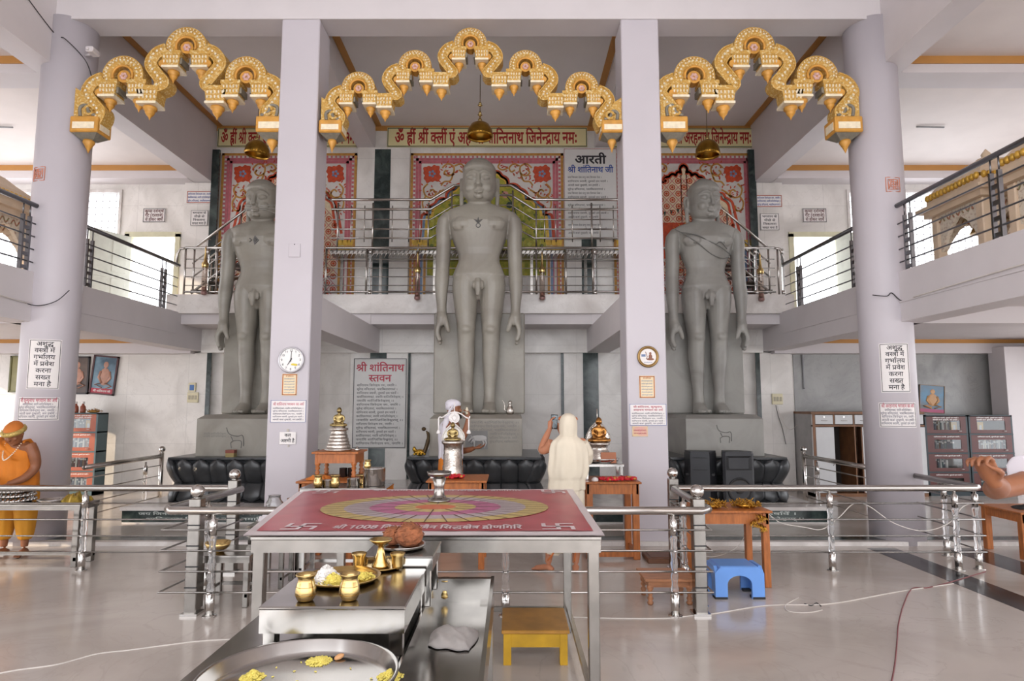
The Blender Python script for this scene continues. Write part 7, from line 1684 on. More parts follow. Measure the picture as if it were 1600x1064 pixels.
# curved notices on the round columns
def col_map(cx, R, a_mid):
    """x is arc length around the column, z is height"""
    return lambda a, c, d=0.: (cx + (R + d) * sin(a_mid + a / R), 8.0 - (R + d) * cos(a_mid + a / R), c)
def column_sheet(cx, u_c, v0, v1, w, label, lines, edge=M_ink, e=.010, m=None):
    R = RC + .003; p = at(u_c, (v0 + v1) / 2, 7.75)
    am = math.asin(max(-1, min(1, (p.x - cx) / R))); f = col_map(cx, R, am)
    z0, z1 = at(u_c, v1, 8 - R * cos(am)).z, at(u_c, v0, 8 - R * cos(am)).z; h = z1 - z0
    t = thing('column_notice', f(0, z0), label, 'sign')
    def patch(x0, x1, za, zb, d, nm, mm):
        b = MB(); n = max(1, int(abs(x1 - x0) / .02)); V = []; F = []
        for i in range(n + 1):
            x = x0 + (x1 - x0) * i / n
            V += [f(x, za, d - .002), f(x, zb, d - .002), f(x, zb, d), f(x, za, d)]
        for i in range(n):
            for k in range(4): F.append((4 * i + k, 4 * i + (k + 1) % 4, 4 * i + 4 + (k + 1) % 4, 4 * i + 4 + k))
        F += [(0, 1, 2, 3), (4 * n + 3, 4 * n + 2, 4 * n + 1, 4 * n)]
        b.add(V, F); return b
    patch(-w / 2, w / 2, z0, z1, .0, 's', m).build('sheet', m or M_paper, t)
    b = MB(); i = e
    for x0, x1, za, zb in ((-w / 2 + i, w / 2 - i, z1 - i - e * .6, z1 - i), (-w / 2 + i, w / 2 - i, z0 + i, z0 + i + e * .6), (-w / 2 + i, -w / 2 + i + e * .6, z0 + i, z1 - i), (w / 2 - i - e * .6, w / 2 - i, z0 + i, z1 - i)):
        q = patch(x0, x1, za, zb, .0015, 'e', edge); b.add(q.v, q.f)
    b.build('border', edge, t)
    for k, fr, s, q, mm in lines:
        bb = MB(); text_mb(bb, k, lambda a, c: f(a, c, .002), 0, z0 + h * fr, s, w * q if q else None, 'c', bold=.012); bb.build('lettering', mm, t)
    return t
big = [('c1', .865, .078, None, M_ink), ('c2', .735, .078, None, M_ink), ('c3', .60, .078, None, M_ink), ('c4', .465, .078, None, M_ink), ('c5', .33, .078, None, M_ink), ('c6', .195, .078, None, M_ink), ('c7', .06, .078, None, M_ink)]
column_sheet(-5.80, 70.5, 530, 608, .345, 'tall white notice in large black letters on the left round column', big)
column_sheet(4.70, 1396, 536, 613, .335, 'tall white notice in large black letters on the right round column', big)
sm = lambda k: [(k, .80, .062, .86, M_pred)] + [(('l3', 'l4', 'l2', 'l7', 'l6')[i], .66 - i * .135, .038, (.7, .9, .86, .88, .9)[i], M_pgrey) for i in range(5)]
column_sheet(-5.80, 61, 621, 657, .46, 'white prayer sheet with red heading on the left round column', sm('arghW'))
column_sheet(4.70, 1402, 629, 668, .44, 'white prayer sheet with red heading on the right round column', sm('arghE'))
# painted maze-like auspicious marks on the columns
def nandyavarta(cx, u, v, s, label):
    R = RC + .002; p = at(u, v, 7.72); am = math.asin((p.x - cx) / R); f = col_map(cx, R, am); b = MB()
    for q in range(4):
        c_, s_ = (1, 0, -1, 0)[q], (0, 1, 0, -1)[q]
        for P in ([(0, 0), (.22, 0), (.22, .22), (-.02, .22)], [(0, 0), (0, .40), (.40, .40), (.40, -.0)], [(.40, .0), (.40, -.22)], [(-.44, .58), (.58, .58), (.58, -.40)], [(.12, .12), (.32, .12), (.32, .32)]):
            L_ = [(x * c_ - y * s_, x * s_ + y * c_) for x, y in P]
            b.tube([f(x * s, p.z + y * s, .001) for x, y in L_], .006, 5)
    o = b.build('auspicious_mark', mat('mark_orange', '#d08a70', .6)); tag(o, label, 'painted mark')
nandyavarta(-5.80, 61.5, 272, .15, 'orange maze-like auspicious mark painted on the left round column')
nandyavarta(4.70, 1394, 289, .155, 'orange maze-like auspicious mark painted on the right round column')

# ================================================================== PICTURES ON THE WALLS
def picture(u0, u1, v0, v1, y, label, bg, draw, frame=None, rot=0., e=.03):
    p0 = at(u0, v1, y); p1 = at(u1, v0, y); w, h = p1.x - p0.x, p1.z - p0.z; cx, cz = (p0.x + p1.x) / 2, (p0.z + p1.z) / 2
    t = thing('wall_picture', (cx, y, p0.z), label, 'picture')
    MM = Matrix.Translation((cx, y, cz)) @ Matrix.Rotation(rot, 4, 'Y')
    b = MB(); b.M = MM; b.box(-w / 2, w / 2, -.02, -.0, -h / 2, h / 2); b.build('print', bg, t)
    b = MB(); b.M = MM
    for a in ((-w / 2, w / 2, h / 2 - e, h / 2), (-w / 2, w / 2, -h / 2, -h / 2 + e), (-w / 2, -w / 2 + e, -h / 2, h / 2), (w / 2 - e, w / 2, -h / 2, h / 2)): b.box(a[0], a[1], -.035, 0, a[2], a[3])
    b.build('frame', frame or mat('frame_dark', '#2b2224', .4), t)
    draw(t, MM, w, h)
def sitter(t, MM, w, h, skin, extras=()):
    b = MB(); b.M = MM
    def E(x, z, rx, rz, d=.006): b.ball((x * w, -.021, z * h), (rx * w, d, rz * h), 16)
    E(.03, .27, .10, .085); E(.03, .16, .05, .06); E(.03, .02, .19, .17); E(.03, -.14, .16, .12)
    b.tube([(.20 * w, -.024, .10 * h), (.27 * w, -.026, -.06 * h), (.12 * w, -.028, -.2 * h)], [.05 * w, .05 * w, .04 * w], 8, sy=.3)
    b.tube([(-.14 * w, -.024, .10 * h), (-.2 * w, -.026, -.06 * h), (-.05 * w, -.028, -.2 * h)], [.05 * w, .05 * w, .04 * w], 8, sy=.3)
    b.tube([(.1 * w, -.026, -.2 * h), (.36 * w, -.027, -.27 * h), (.1 * w, -.028, -.34 * h)], [.07 * w, .075 * w, .05 * w], 8, sy=.3)
    b.tube([(-.05 * w, -.026, -.2 * h), (-.32 * w, -.027, -.25 * h), (-.02 * w, -.028, -.32 * h)], [.07 * w, .075 * w, .05 * w], 8, sy=.3)
    b.build('printed_person', skin, t)
M_ph1 = mat('photo_brown', '#6d5a4e', .35, col2='#463a38', scale=3); M_ph2 = mat('photo_blue', '#7fa0b3', .35, col2='#3d5668', scale=3)
M_psk = mat('photo_skin', '#b98a76', .4, vary=.12, scale=10)
def d1(t, MM, w, h): sitter(t, MM, w, h, M_psk)
def d2(t, MM, w, h):
    sitter(t, MM, w, h, M_psk)
    b = MB(); b.M = MM; b.box(-w / 2 + .03, w / 2 - .03, -.024, -.02, -h / 2 + .03, -h / 2 + .12); b.build('caption_strip', M_red, t)
    b = MB(); b.M = MM; text_mb(b, 'shanti_ji', lambda a, c: (a, -.026, c), 0, -h / 2 + .055, .05, w * .7, 'c', bold=.02); b.build('caption', M_paper, t)
picture(100, 142, 557, 616, YB - .01, 'brown framed picture of a seated monk on the left wall, nearest the column', M_ph1, d1)
picture(142, 185, 556, 617, YB - .01, 'tilted blue picture of a seated monk with a red caption strip on the left wall', M_ph2, d2, mat('frame_maroon', '#4a1f22', .4), radians(5))
picture(14, 36, 556, 613, YB - .01, 'olive framed picture at the far left of the lower wall', mat('photo_olive', '#8a8455', .4, vary=.1), lambda *a: None, mat('frame_olive', '#6b6a3f', .4))
def d3(t, MM, w, h):
    sitter(t, MM, w, h, mat('poster_tan', '#d0a070', .4, vary=.08))
    b = MB(); b.M = MM; b.box(-w / 2, w / 2, -.024, -.02, -h / 2, -h / 2 + .07); b.build('caption_strip', mat('poster_pink', '#c05b80', .4), t)
picture(1437, 1473, 602, 645, YB - .03, 'blue poster of a tan seated figure on the right wall above the bookcases', mat('poster_blue', '#5f93b5', .35, col2='#7e6a55', scale=2), d3, mat('poster_edge', '#a5876a', .5), radians(4), .008)
# small switch boxes
def switchbox(u0, u1, v0, v1, y, label, blue=False):
    p0 = at(u0, v1, y); p1 = at(u1, v0, y); t = thing('switch_board', (p0.x, y, p0.z), label, 'switch')
    b = MB(); b.box(p0.x, p1.x, y - .03, y, p0.z, p1.z, bev=.006); b.build('plate', mat('switch_cream', '#d8cfae', .4), t)
    w, h = p1.x - p0.x, p1.z - p0.z
    b = MB()
    if blue: b.box(p0.x + w * .2, p1.x - w * .2, y - .034, y - .03, p0.z + h * .15, p0.z + h * .75); b.build('screen', mat('screen_blue', '#3c6aa8', .3), t)
    else:
        for i in range(3): b.box(p0.x + w * (.12 + .28 * i), p0.x + w * (.32 + .28 * i), y - .036, y - .03, p0.z + h * .3, p0.z + h * .7)
        b.build('rocker', mat('switch_grey', '#a8a08a', .4), t)
switchbox(295, 307, 598, 612, 12.08, 'small box with a blue face on the left lower wall beside the black lotus pedestal', True)
switchbox(293, 311, 613, 629, 12.08, 'cream switch board just below the small blue-faced box')
switchbox(1206, 1222, 615, 632, 12.08, 'cream switch board on the wall left of the white lockers')

# ================================================================== BOOKCASES, LOCKERS, SPEAKERS
M_bk = [mat('book_%s' % n, c, .6, vary=.1) for n, c in (('navy', '#2f3c55'), ('grey', '#8d8f93'), ('ivory', '#cfc6b4'), ('maroon', '#6d3038'), ('teal', '#3d6268'), ('white', '#d9d6d2'), ('brown', '#7a563c'), ('slate', '#586272'))]
ORD = 'first second third fourth fifth sixth seventh eighth ninth tenth eleventh twelfth thirteenth fourteenth fifteenth sixteenth seventeenth eighteenth nineteenth twentieth twenty-first twenty-second twenty-third twenty-fourth'.split()
def bookcase(x0, x1, yf, z1, label, m_case, m_front, rows, where, groupname):
    t = thing('bookcase', ((x0 + x1) / 2, yf + .15, .045), label, 'bookcase')
    d = .30
    b = MB(); b.box(x0, x0 + .03, yf, yf + d, .045, z1); b.box(x1 - .03, x1, yf, yf + d, .045, z1); b.box(x0, x1, yf, yf + d, z1 - .025, z1); b.box(x0, x1, yf + d - .015, yf + d, .045, z1); b.box(x0, x1, yf, yf + d, .045, .12)
    rh = (z1 - .12) / rows
    for r in range(1, rows): b.box(x0, x1, yf - .004, yf + d, .12 + rh * r - .012, .12 + rh * r + .012)
    b.build('carcass', m_case, t)
    for r in range(rows):
        za = .12 + rh * r + .015; zb = za + rh - .03
        wx0, wx1 = x0 + .15, x1 - .13; wz0, wz1 = za + (zb - za) * .20, zb - (zb - za) * .27
        b = MB()
        for a in ((x0 + .03, x1 - .03, za, wz0), (x0 + .03, x1 - .03, wz1, zb), (x0 + .03, wx0, wz0, wz1), (wx1, x1 - .03, wz0, wz1)): b.box(a[0], a[1], yf, yf + .018, a[2], a[3])
        f = b.build('shelf_front', m_front, t)
        b = MB(); 
        for i in range(2 if r == rows - 1 else 1): text_mb(b, ('l6', 'l7')[i], lambda p, q: (p, yf - .003, q), x0 + .14, zb - .04 - i * .035, .026, (x1 - x0) * .62, 'l', bold=.03)
        b.build('white_lettering', M_paper, f)
        b = MB(); b.tube([(wx1 - .05, yf - .004, za + .04), (wx1 - .04, yf - .025, za + .04), (wx1, yf - .025, za + .04), (wx1 + .01, yf - .004, za + .04)], .006, 6); b.build('handle', M_chrome, f)
        b = MB(); b.box(wx0, wx1, yf + .006, yf + .010, wz0, wz1); b.build('pane', pane_mat(), f)
        x = wx0 - .04; k = 0; rnd = random.Random(r * 7 + int(x0 * 10)); n = 0
        limit = (wx1 - .12 if r == rows - 1 else wx1 + .02) if groupname[1][r] > .95 else wx0 + (wx1 - wx0) * groupname[1][r]
        while x < limit and n < 24:
            w = rnd.uniform(.018, .036); h = rnd.uniform(.6, .9) * (zb - za); lean = .02 if rnd.random() < .2 else 0
            bb = MB(); bb.box(-w / 2, w / 2, -.08, .08, 0, h, bev=.003); bb.box(-w / 2 - .0006, w / 2 + .0006, -.081, -.07, h * .68, h * .8, 1)
            o = bb.build('book', [rnd.choice(M_bk), M_bk[5]]); o.location = (x + w / 2, yf + .13, za + .0); o.rotation_euler = (0, lean, 0)
            tag(o, '%s book, %s from left, %s shelf of bookcase %s' % (o.data.materials[0].name[5:], ORD[n], ['bottom', 'third', 'second', 'top'][r], where), 'book', 'books on the %s shelf of the bookcase %s' % (['bottom', 'third', 'second', 'top'][r], where))
            x += w + (.02 if lean else .004); n += 1
        if r == rows - 1:
            bb = MB(); bb.box(-.055, .055, -.02, .02, 0, .2, bev=.006); bb.box(-.02, .02, -.023, -.019, .06, .14, 1); o = bb.build('boxed_book', [mat('box_yellow', '#d9a83a', .5, vary=.1), M_bk[5]]); o.location = (wx1 - .07 if groupname[2] else wx0 + .1, yf + .08, za); tag(o, 'yellow box on the top shelf of the bookcase ' + where, 'box')
    return t
M_teal = mat('steel_blue_paint', '#4c6166', .45, vary=.05); M_terra = mat('terracotta_laminate', '#a4553a', .4, vary=.08)
bookcase(-8.06, -7.42, 11.55, 1.50, 'tall bookcase with terracotta fronts against the left wall', M_teal, M_terra, 4, 'against left wall', (0, (1, 1, 1, .6), True))
M_navy = mat('dark_teal_paint', '#27343a', .4, vary=.06); M_mar_ = mat('maroon_laminate', '#54241f', .35, vary=.12)
bookcase(7.36, 8.12, 11.5, 1.46, 'dark maroon bookcase on the right, nearest the round column', M_navy, M_mar_, 4, 'nearest right column', (0, (.2, .5, .75, .6), True))
bookcase(8.14, 8.92, 11.5, 1.46, 'dark maroon bookcase at the far right of the right wall', M_navy, M_mar_, 4, 'at far right', (0, (.2, .4, 1, .05), False))
# things on top of the left bookcase
for x, h, lab in ((-7.93, .20, 'small reddish bottle on the left bookcase, next to the column'), (-7.80, .20, 'small reddish bottle on the left bookcase, beside the gilt heap')):
    b = MB(); b.lathe([(0, 0), (.045, 0), (.05, .03), (.045, h * .55), (.02, h * .72), (.022, h), (0, h)], (0, 0, 0), 16); b.lathe([(.024, h * .82), (.024, h * 1.02), (0, h * 1.02)], (0, 0, 0), 12, 1); o = b.build('bottle', [mat('bottle_red', '#8d4a35', .35), M_paper]); o.location = (x, 11.7, 1.50); tag(o, lab, 'bottle')
tinsel('gilt_heap', (-7.60, 11.7, 1.50), .15, .08, 60, 'low heap of gilt ornaments on top of the left bookcase', mat('gilt_rust', '#a3783a', .4, .6, vary=.3, scale=30), 'ornaments', 9)
# white lockers, one door open
t = thing('locker_cabinet', (6.3, 11.7, .045), 'white locker cabinet with brown edging and one dark open bay on the right', 'cabinet')
x0, x1, yf, z1 = 5.30, 7.30, 11.42, 1.48
M_lock = mat('locker_white', '#c9cacb', .45, vary=.03); M_lbr = mat('locker_brown', '#7a5234', .45, vary=.15, scale=8)
b = MB(); b.box(x0, x0 + .02, yf, 12.17, .045, z1); b.build('side_panel', mat('locker_side', '#a9a6a4', .5, vary=.08), t)
cols = [x0 + .05, x0 + .40, x0 + .75, x0 + 1.08, x0 + 1.53, x1]
b = MB(); b.box(x0 - .01, x1, yf - .02, 12.17, z1, z1 + .04); b.box(x0, x1, yf, yf + .02, 1.26, 1.29); b.box(x0, x1, yf, yf + .3, .045, .10)
for x in (cols[0] - .03, cols[3] - .025): b.box(x, x + .045, yf - .005, yf + .02, .045, z1)
b.box(x0, x1, 12.12, 12.15, .045, z1); b.box(cols[2], cols[2] + .02, yf, 12.12, .1, 1.26)
for x in cols[1:3] + cols[4:5]: b.box(x - .01, x + .01, yf - .003, yf + .02, 1.29, z1)
b.build('carcass', M_lbr, t)
for i in range(5):
    b = MB(); b.box(cols[i] + .02, cols[i + 1] - .02, yf - .006, yf + .02, 1.305, z1 - .015); dr = b.build('drawer', M_lock, t)
    m_ = (cols[i] + cols[i + 1]) / 2; b = MB(); b.tube([(m_ - .05, yf - .008, 1.37), (m_ - .04, yf - .03, 1.365), (m_ + .04, yf - .03, 1.365), (m_ + .05, yf - .008, 1.37)], .006, 6); b.box(m_ - .012, m_ + .012, yf - .012, yf, 1.42, 1.44); b.build('handle', M_chrome, dr)
for a, c, hx in ((cols[0] + .02, cols[1] - .01, 1), (cols[2] + .14, cols[3] - .03, 0), (cols[3] + .02, cols[4] - .01, 1), (cols[4] + .01, x1, 0)):
    b = MB(); b.box(a, c, yf - .006, yf + .02, .11, 1.25); dr = b.build('door', M_lock, t)
    hx = c - .04 if hx else a + .05; b = MB(); b.tube([(hx, yf - .008, .58), (hx, yf - .03, .60), (hx, yf - .03, .68), (hx, yf - .008, .70)], .007, 6); b.build('handle', M_chrome, dr)
b = MB(); b.M = Matrix.Translation((cols[2] + .13, yf, 0)) @ Matrix.Rotation(radians(70), 4, 'Z'); b.box(0, .42, -.01, .01, .11, 1.25); b.build('open_door', M_lbr, t)
b = MB(); b.box(cols[1] + .0, cols[2] + .1, 11.95, 11.98, .1, 1.25); b.build('bay_back', mat('bay_dark', '#2d2420', .6), t)
# loudspeakers on the platform
def speaker(cx, cy, rz, label, full):
    z = .262; W, D, H = .43, .32, .75
    t = thing('loudspeaker', (cx, cy, z), label, 'speaker')
    MM = Matrix.Translation((cx, cy, z)) @ Matrix.Rotation(rz, 4, 'Z')
    b = MB(); b.M = MM
    P = [(-W / 2, -D / 2 + .03), (-W / 2 + .03, -D / 2), (W / 2 - .03, -D / 2), (W / 2, -D / 2 + .03), (W / 2 - .09, D / 2), (-W / 2 + .09, D / 2)]
    b.prism(P, 0.0, H - .03, axis='z'); b.prism([(x * .97, y * .97) for x, y in P], H - .03, H, axis='z'); b.build('cabinet', M_black, t)
    y = -D / 2 - .004
    b = MB(); b.M = MM
    for r, w in ((.155, .014), (.05, .006)): b.tube([(r * cos(a), y, .235 + r * sin(a)) for a in [i * pi / 18 for i in range(36)]], w, 8, closed=True)
    b.build('woofer_ring', M_rubber, t)
    b = MB(); b.M = MM; V = [(0, y + .03, .235)]; n = 32
    V += [(.15 * cos(2 * pi * i / n), y - .002, .235 + .15 * sin(2 * pi * i / n)) for i in range(n)]; b.add(V, [(0, 1 + (i + 1) % n, 1 + i) for i in range(n)], 0, True); b.ball((0, y, .235), (.045, .02, .045), 14); b.build('woofer_cone', mat('cone_grey', '#3b3836', .6), t)
    b = MB(); b.M = MM
    q = [(-.17, .69), (.17, .69), (.17, .50), (-.17, .50)]; r_ = [(-.09, .63), (.09, .63), (.07, .55), (-.07, .55)]
    V = [(x, y - .006, zz) for x, zz in q] + [(x, y + .02, zz) for x, zz in r_]; b.add(V, [(0, 1, 5, 4), (1, 2, 6, 5), (2, 3, 7, 6), (3, 0, 4, 7), (4, 5, 6, 7)]); b.build('horn', M_rubber, t)
    b = MB(); b.M = MM; b.box(-.03, .02, y - .006, y, .035, .058); b.box(-.03, .02, y - .006, y, .065, .082, 0); b.build('maker_plate', M_paper, t)
    b = MB(); b.M = MM
    for sx in (-1, 1): b.box(sx * (W / 2 - .045) - .02, sx * (W / 2 - .045) + .02, -.08, .08, .42, .45)
    for hx in (.30, .5, .66): b.box(-.09, .09, D / 2 - .002, D / 2 + .006, hx, hx + .012)
    b.build('side_handle', M_rubber, t)
speaker(3.075, 8.97, radians(2), 'black loudspeaker facing the camera on the statue platform', True)
speaker(2.60, 8.97, radians(163), 'black loudspeaker turned away, left of the one facing the camera', False)

# ================================================================== IDOLS AND OBJECTS BY THE STATUES
M_silver = mat('hammered_silver', '#c4bdb4', .26, 1., vary=.14, scale=40, bump=.25, bscale=60)
M_bronze = mat('idol_brass', '#9d8a5d', .28, 1., vary=.1, scale=10)
M_copper = mat('idol_copper', '#a5743f', .25, 1., vary=.1, scale=10)
def ring_pedestal(t, x, y, z, prof, m, nm='pedestal', n=32): b = MB(); b.lathe(prof, (x, y, z), n); b.build(nm, m, t)
# left: tiered gold pedestal
x, y, z = -1.915, 7.14, 1.146
t = thing('seated_idol', (x, y, z), 'small gold seated idol on a tiered silver pedestal at the left', 'idol')
pr = [(0, 0), (.145, 0), (.15, .015), (.135, .03)]
for i in range(5):
    r = .128 - i * .011; pr += [(r, .034 + i * .036), (r + .004, .05 + i * .036), (r - .002, .068 + i * .036)]
pr += [(.08, .215), (.10, .225), (.102, .245), (.07, .25), (.075, .262), (0, .262)]
ring_pedestal(t, x, y, z, pr, M_silver); saint('figure', x, y, z + .262, .215, M_bronze, parent=t)
b = MB(); b.lathe([(.0, 0), (.03, 0), (.035, .012), (.012, .03), (.01, .045), (0, .05)], (0, 0, 0), 14); o = b.build('silver_ornament', M_silver); o.location = (x + .215, y - .03, z); tag(o, 'small silver ornament to the right of the tiered gold pedestal', 'ornament')
# middle: tall silver drum with parasol and scales
p = at(707, 748, 6.9); x, y, z = p.x, 6.9, .881
t = thing('seated_idol', (x, y, z), 'small gold seated idol under a white beaded halo on a tall silver drum', 'idol')
ring_pedestal(t, x, y, z, [(0, 0), (.115, 0), (.12, .02), (.105, .06), (.108, .12), (.10, .13), (.102, .24), (.096, .25), (.098, .34), (.115, .355), (.12, .375), (.112, .385), (0, .385)], M_silver)
saint('figure', x, y - .02, z + .385, .20, M_bronze, parent=t)
b = MB()
def halo(b, x, y, z, w, h, n=26):
    P = [(x + w * sin(a) * (1 if abs(a) < 2 else 1), z + h * (.5 - .5 * cos(a * 1.0)) if False else 0) for a in (0,)]
    pts = [(x - w, z), (x - w * .98, z + h * .3), (x - w * .7, z + h * .62), (x - w * .35, z + h * .86), (x, z + h), (x + w * .35, z + h * .86), (x + w * .7, z + h * .62), (x + w * .98, z + h * .3), (x + w, z)]
    b.prism(spline(pts, 4), y, y + .02); S = spline(pts, 8)
    for q in S[::2]: b.ball((q[0], y, q[1]), .011, 7)
halo(b, x, y + .06, z + .39, .115, .17); b.build('halo', mat('bead_white', '#dcd7d0', .35, .2, vary=.12, scale=50), t)
b = MB(); b.prism([(x + .008 + .058 * cos(2 * pi * i / 32), z + .625 + .058 * sin(2 * pi * i / 32)) for i in range(32)], y + .055, y + .075)
for i in range(16): b.tube([(x + .008 + .02 * cos(i * pi / 8), y + .053, z + .625 + .02 * sin(i * pi / 8)), (x + .008 + .052 * cos(i * pi / 8), y + .053, z + .625 + .052 * sin(i * pi / 8))], .003, 4)
b.build('sun_disc', M_paper, t)
b = MB(); P = spline([(x - .165, z + .60), (x - .15, z + .635), (x - .12, z + .63), (x - .06, z + .67), (x + .008, z + .688), (x + .075, z + .67), (x + .135, z + .63), (x + .17, z + .622), (x + .175, z + .645)], 6); b.tube([(q[0], y + .06, q[1]) for q in P], .007, 7); b.tube([(x + .008, y + .06, z + .685), (x + .01, y + .06, z + .79)], .006, 6)
for s in (-.16, .165): b.tube([(x + s, y + .06, z + .61), (x + s, y + .06, z + .475)], .008, 6); b.lathe([(.022, 0), (.024, .015), (.012, .04), (0, .045)], (x + s, y + .06, z + .455), 12)
b.build('hanging_tassels', M_paper, t)
def flowers(name, c, rx, ry, n, label, seed, m):
    rnd = random.Random(seed); b = MB()
    for i in range(n):
        a = rnd.random() * 6.28; q = sqrt(rnd.random()); b.ball((c[0] + rx * q * cos(a), c[1] + ry * q * sin(a), c[2] + .014 + rnd.random() * .03 * (1 - q * .5)), (.017, .017, .014), 7, 0 if rnd.random() < .86 else 1)
    o = b.build(name, m); return tag(o, label, 'garland')
M_rf = [mat('red_petals', '#c01828', .6, vary=.2, scale=40), mat('petal_gold', '#c99a45', .5, .3)]
flowers('red_garland', (x + .005, y - .10, z), .13, .07, 80, 'red flower garland at the foot of the tall silver drum', 4, M_rf)
crumple('white_paper', (x - .17, y - .07, z), .05, .045, .05, M_paper, 'small folded white paper left of the red garland', 'paper', 21, 12)
# right: copper idol on a silver base, on a steel stool with tray
x, y, z = 1.0, 7.32, .821
frame_table('steel_stool', .80, 1.24, 7.16, 7.50, 1.0, 'low steel stool on the flower table, under the copper idol', 'stool', M_chrome, .035, .02, M_sheet, None, .821, .012)
plate((1.02, 7.33, 1.0), .19, 'steel tray under the copper idol', M_chrome, 'steel_tray', .05, 'tray')
x = .985
t = thing('seated_idol', (x, 7.33, 1.004), 'copper coloured seated idol with silver halo beside the plaque pillar', 'idol')
ring_pedestal(t, x, 7.33, 1.006, [(0, 0), (.13, 0), (.132, .05), (.12, .07), (.115, .12), (.10, .13), (.10, .18), (.12, .19), (.125, .21), (.11, .22), (0, .22)], M_silver)
saint('figure', x, 7.32, 1.226, .285, M_copper, parent=t)
b = MB(); halo(b, x, 7.41, 1.22, .135, .235); b.build('halo', M_silver, t)
b = MB(); b.tube([(x - .005, 7.42, 1.44), (x - .005, 7.42, 1.60)], .006, 6); b.build('parasol_rod', M_silver, t)
b = MB(); b.box(-.085, .085, -.012, .012, 0, .12, bev=.003); o = b.build('copper_plaque', mat('plaque_copper', '#8f5638', .45, .3)); o.location = (1.07, 7.19, 1.003); o.rotation_euler = (-.1, 0, 0); tag(o, 'small brown plaque leaning before the copper idol', 'plaque')
flowers('red_garland', (1.22, 7.12, .822), .15, .06, 90, 'red flower garland on the right of the flower table', 6, M_rf)
flowers('red_garland', (1.04, 7.08, .822), .10, .05, 60, 'red and gold flower garland on the left of the flower table', 8, [M_rf[0], M_rf[1]])
b = MB(); b.lathe([(0, 0), (.035, 0), (.04, .02), (.02, .04), (0, .045)], (0, 0, 0), 14); o = b.build('white_ornament', M_paper); o.location = (.90, 7.06, .821); tag(o, 'small white ornament at the left end of the flower table', 'ornament')
# kettle on the plinth, gilt ornaments on the lotus
p = at(797, 647, 9.72); 
t = thing('silver_kettle', (p.x, 9.75, 1.50), 'small silver kettle with curved spout at the feet of the middle statue', 'kettle')
x, y, z = p.x, 9.72, 1.502
b = MB(); b.lathe([(0, 0), (.045, 0), (.06, .02), (.062, .06), (.05, .1), (.028, .13), (.03, .155), (.036, .165), (.03, .19), (.012, .205), (0, .21)], (x, y, z), 22); b.build('kettle_body', M_silver, t)
b = MB(); b.tube(spline([(x - .05, y, z + .05), (x - .085, y, z + .07), (x - .08, y, z + .13), (x - .10, y, z + .19), (x - .12, y, z + .21)], 5), .008, 7); b.build('spout', M_silver, t)
t = thing('gilt_ornament', (-1.36, 9.4, .90), 'gilt peacock-like ornament with tall dark fan on the left of the middle lotus pedestal', 'ornament')
b = MB(); x, y, z = -1.34, 9.42, .905
b.ball((x, y, z + .05), (.075, .05, .05), 14); b.tube([(x - .05, y, z + .06), (x - .085, y - .01, z + .1), (x - .075, y - .02, z + .13)], [.035, .025, .018], 8)
for i in range(7): b.ball((x - .07 + i * .024, y - .045, z + .03 + .02 * (i % 2)), .02, 8)
b.build('gilt_body', mat('gilt_yellow', '#c9a040', .3, .9, vary=.25, scale=30), t)
b = MB(); b.tube(spline([(x + .05, y, z + .02), (x + .10, y + .01, z + .16), (x + .12, y + .01, z + .30), (x + .09, y, z + .36)], 5), [.03] * 8 + [.022] * 5 + [.012] * 3, 8); b.ball((x + .055, y - .01, z + .39), (.035, .03, .03), 10); b.build('tall_plume', mat('plume_dark', '#4a3a24', .35, .6, vary=.3), t)
b = MB(); b.box(-.06, .06, -.05, .05, 0, .06); b.box(-.062, .062, -.052, .052, .055, .1, 1); o = b.build('donation_box', [mat('box_olive', '#8a7a4a', .5), mat('box_maroon', '#7a3a2a', .5)]); p = at(361, 711, 9.34); o.location = (p.x, 9.34, .90); tag(o, 'small maroon and olive box on the lotus pedestal left of the clock pillar', 'box')

# lettering on the platform band
b = MB()
for x0, w, k1, k2 in ((-5.05, 1.7, 'l5', 'l2'), (-3.1, .8, 'l6', 'l4'), (2.1, 1.75, 'l7', 'l3'), (-1.6, 2.2, 'l2', 'l6')):
    text_mb(b, k1, lambda a, c: (a, 8.843, c), x0, .165, .05, w, 'l', bold=.02); text_mb(b, k2, lambda a, c: (a, 8.843, c), x0 + .1, .095, .05, w, 'l', bold=.02)
o = b.build('trim_7', mat('band_lettering', '#b5bdb8', .5)); tag(o, kind='structure')

# ================================================================== CABLES
def cable(pts, r, m, label, n=8):
    b = MB(); b.tube(spline(pts, n), r, 6); o = b.build('cable', m); return tag(o, label, 'cable')
M_cw = mat('cable_white', '#d2cbc4', .5); M_ck = mat('cable_black', '#2c2a2a', .5); M_cr = mat('cable_maroon', '#7a3a3c', .5)
F = lambda u, v, r=.004: tuple(atz(u, v, r))
cable([F(-40, 1060), F(20, 1048), F(90, 1038), F(150, 1022), F(200, 1016), F(260, 1008), F(320, 1001), F(400, 998), F(470, 1000)], .0045, M_cw, 'pale cable lying across the left floor in front of the railing')
cable([F(890, 964), F(960, 966), F(1040, 966), F(1080, 962), F(1120, 958), F(1180, 948), F(1220, 945), F(1300, 943), F(1400, 925), F(1490, 912)], .0045, M_cw, 'pale cable running along the right floor under the railing')
cable([F(1248, 934), F(1228, 945), F(1232, 955), F(1262, 957), F(1285, 953)], .004, M_cw, 'loose pale loop of cable end on the right floor')
cable([F(1257, 943), F(1268, 946), F(1276, 942), F(1283, 947)], .004, M_ck, 'short black cable end beside the pale loop on the right floor')
cable([F(1391, 1075), F(1398, 1040), F(1402, 1000), F(1404, 975), F(1412, 945), F(1425, 920), F(1450, 918), F(1490, 908), F(1540, 893)], .005, M_cr, 'maroon and grey cable coming towards the camera on the right floor')
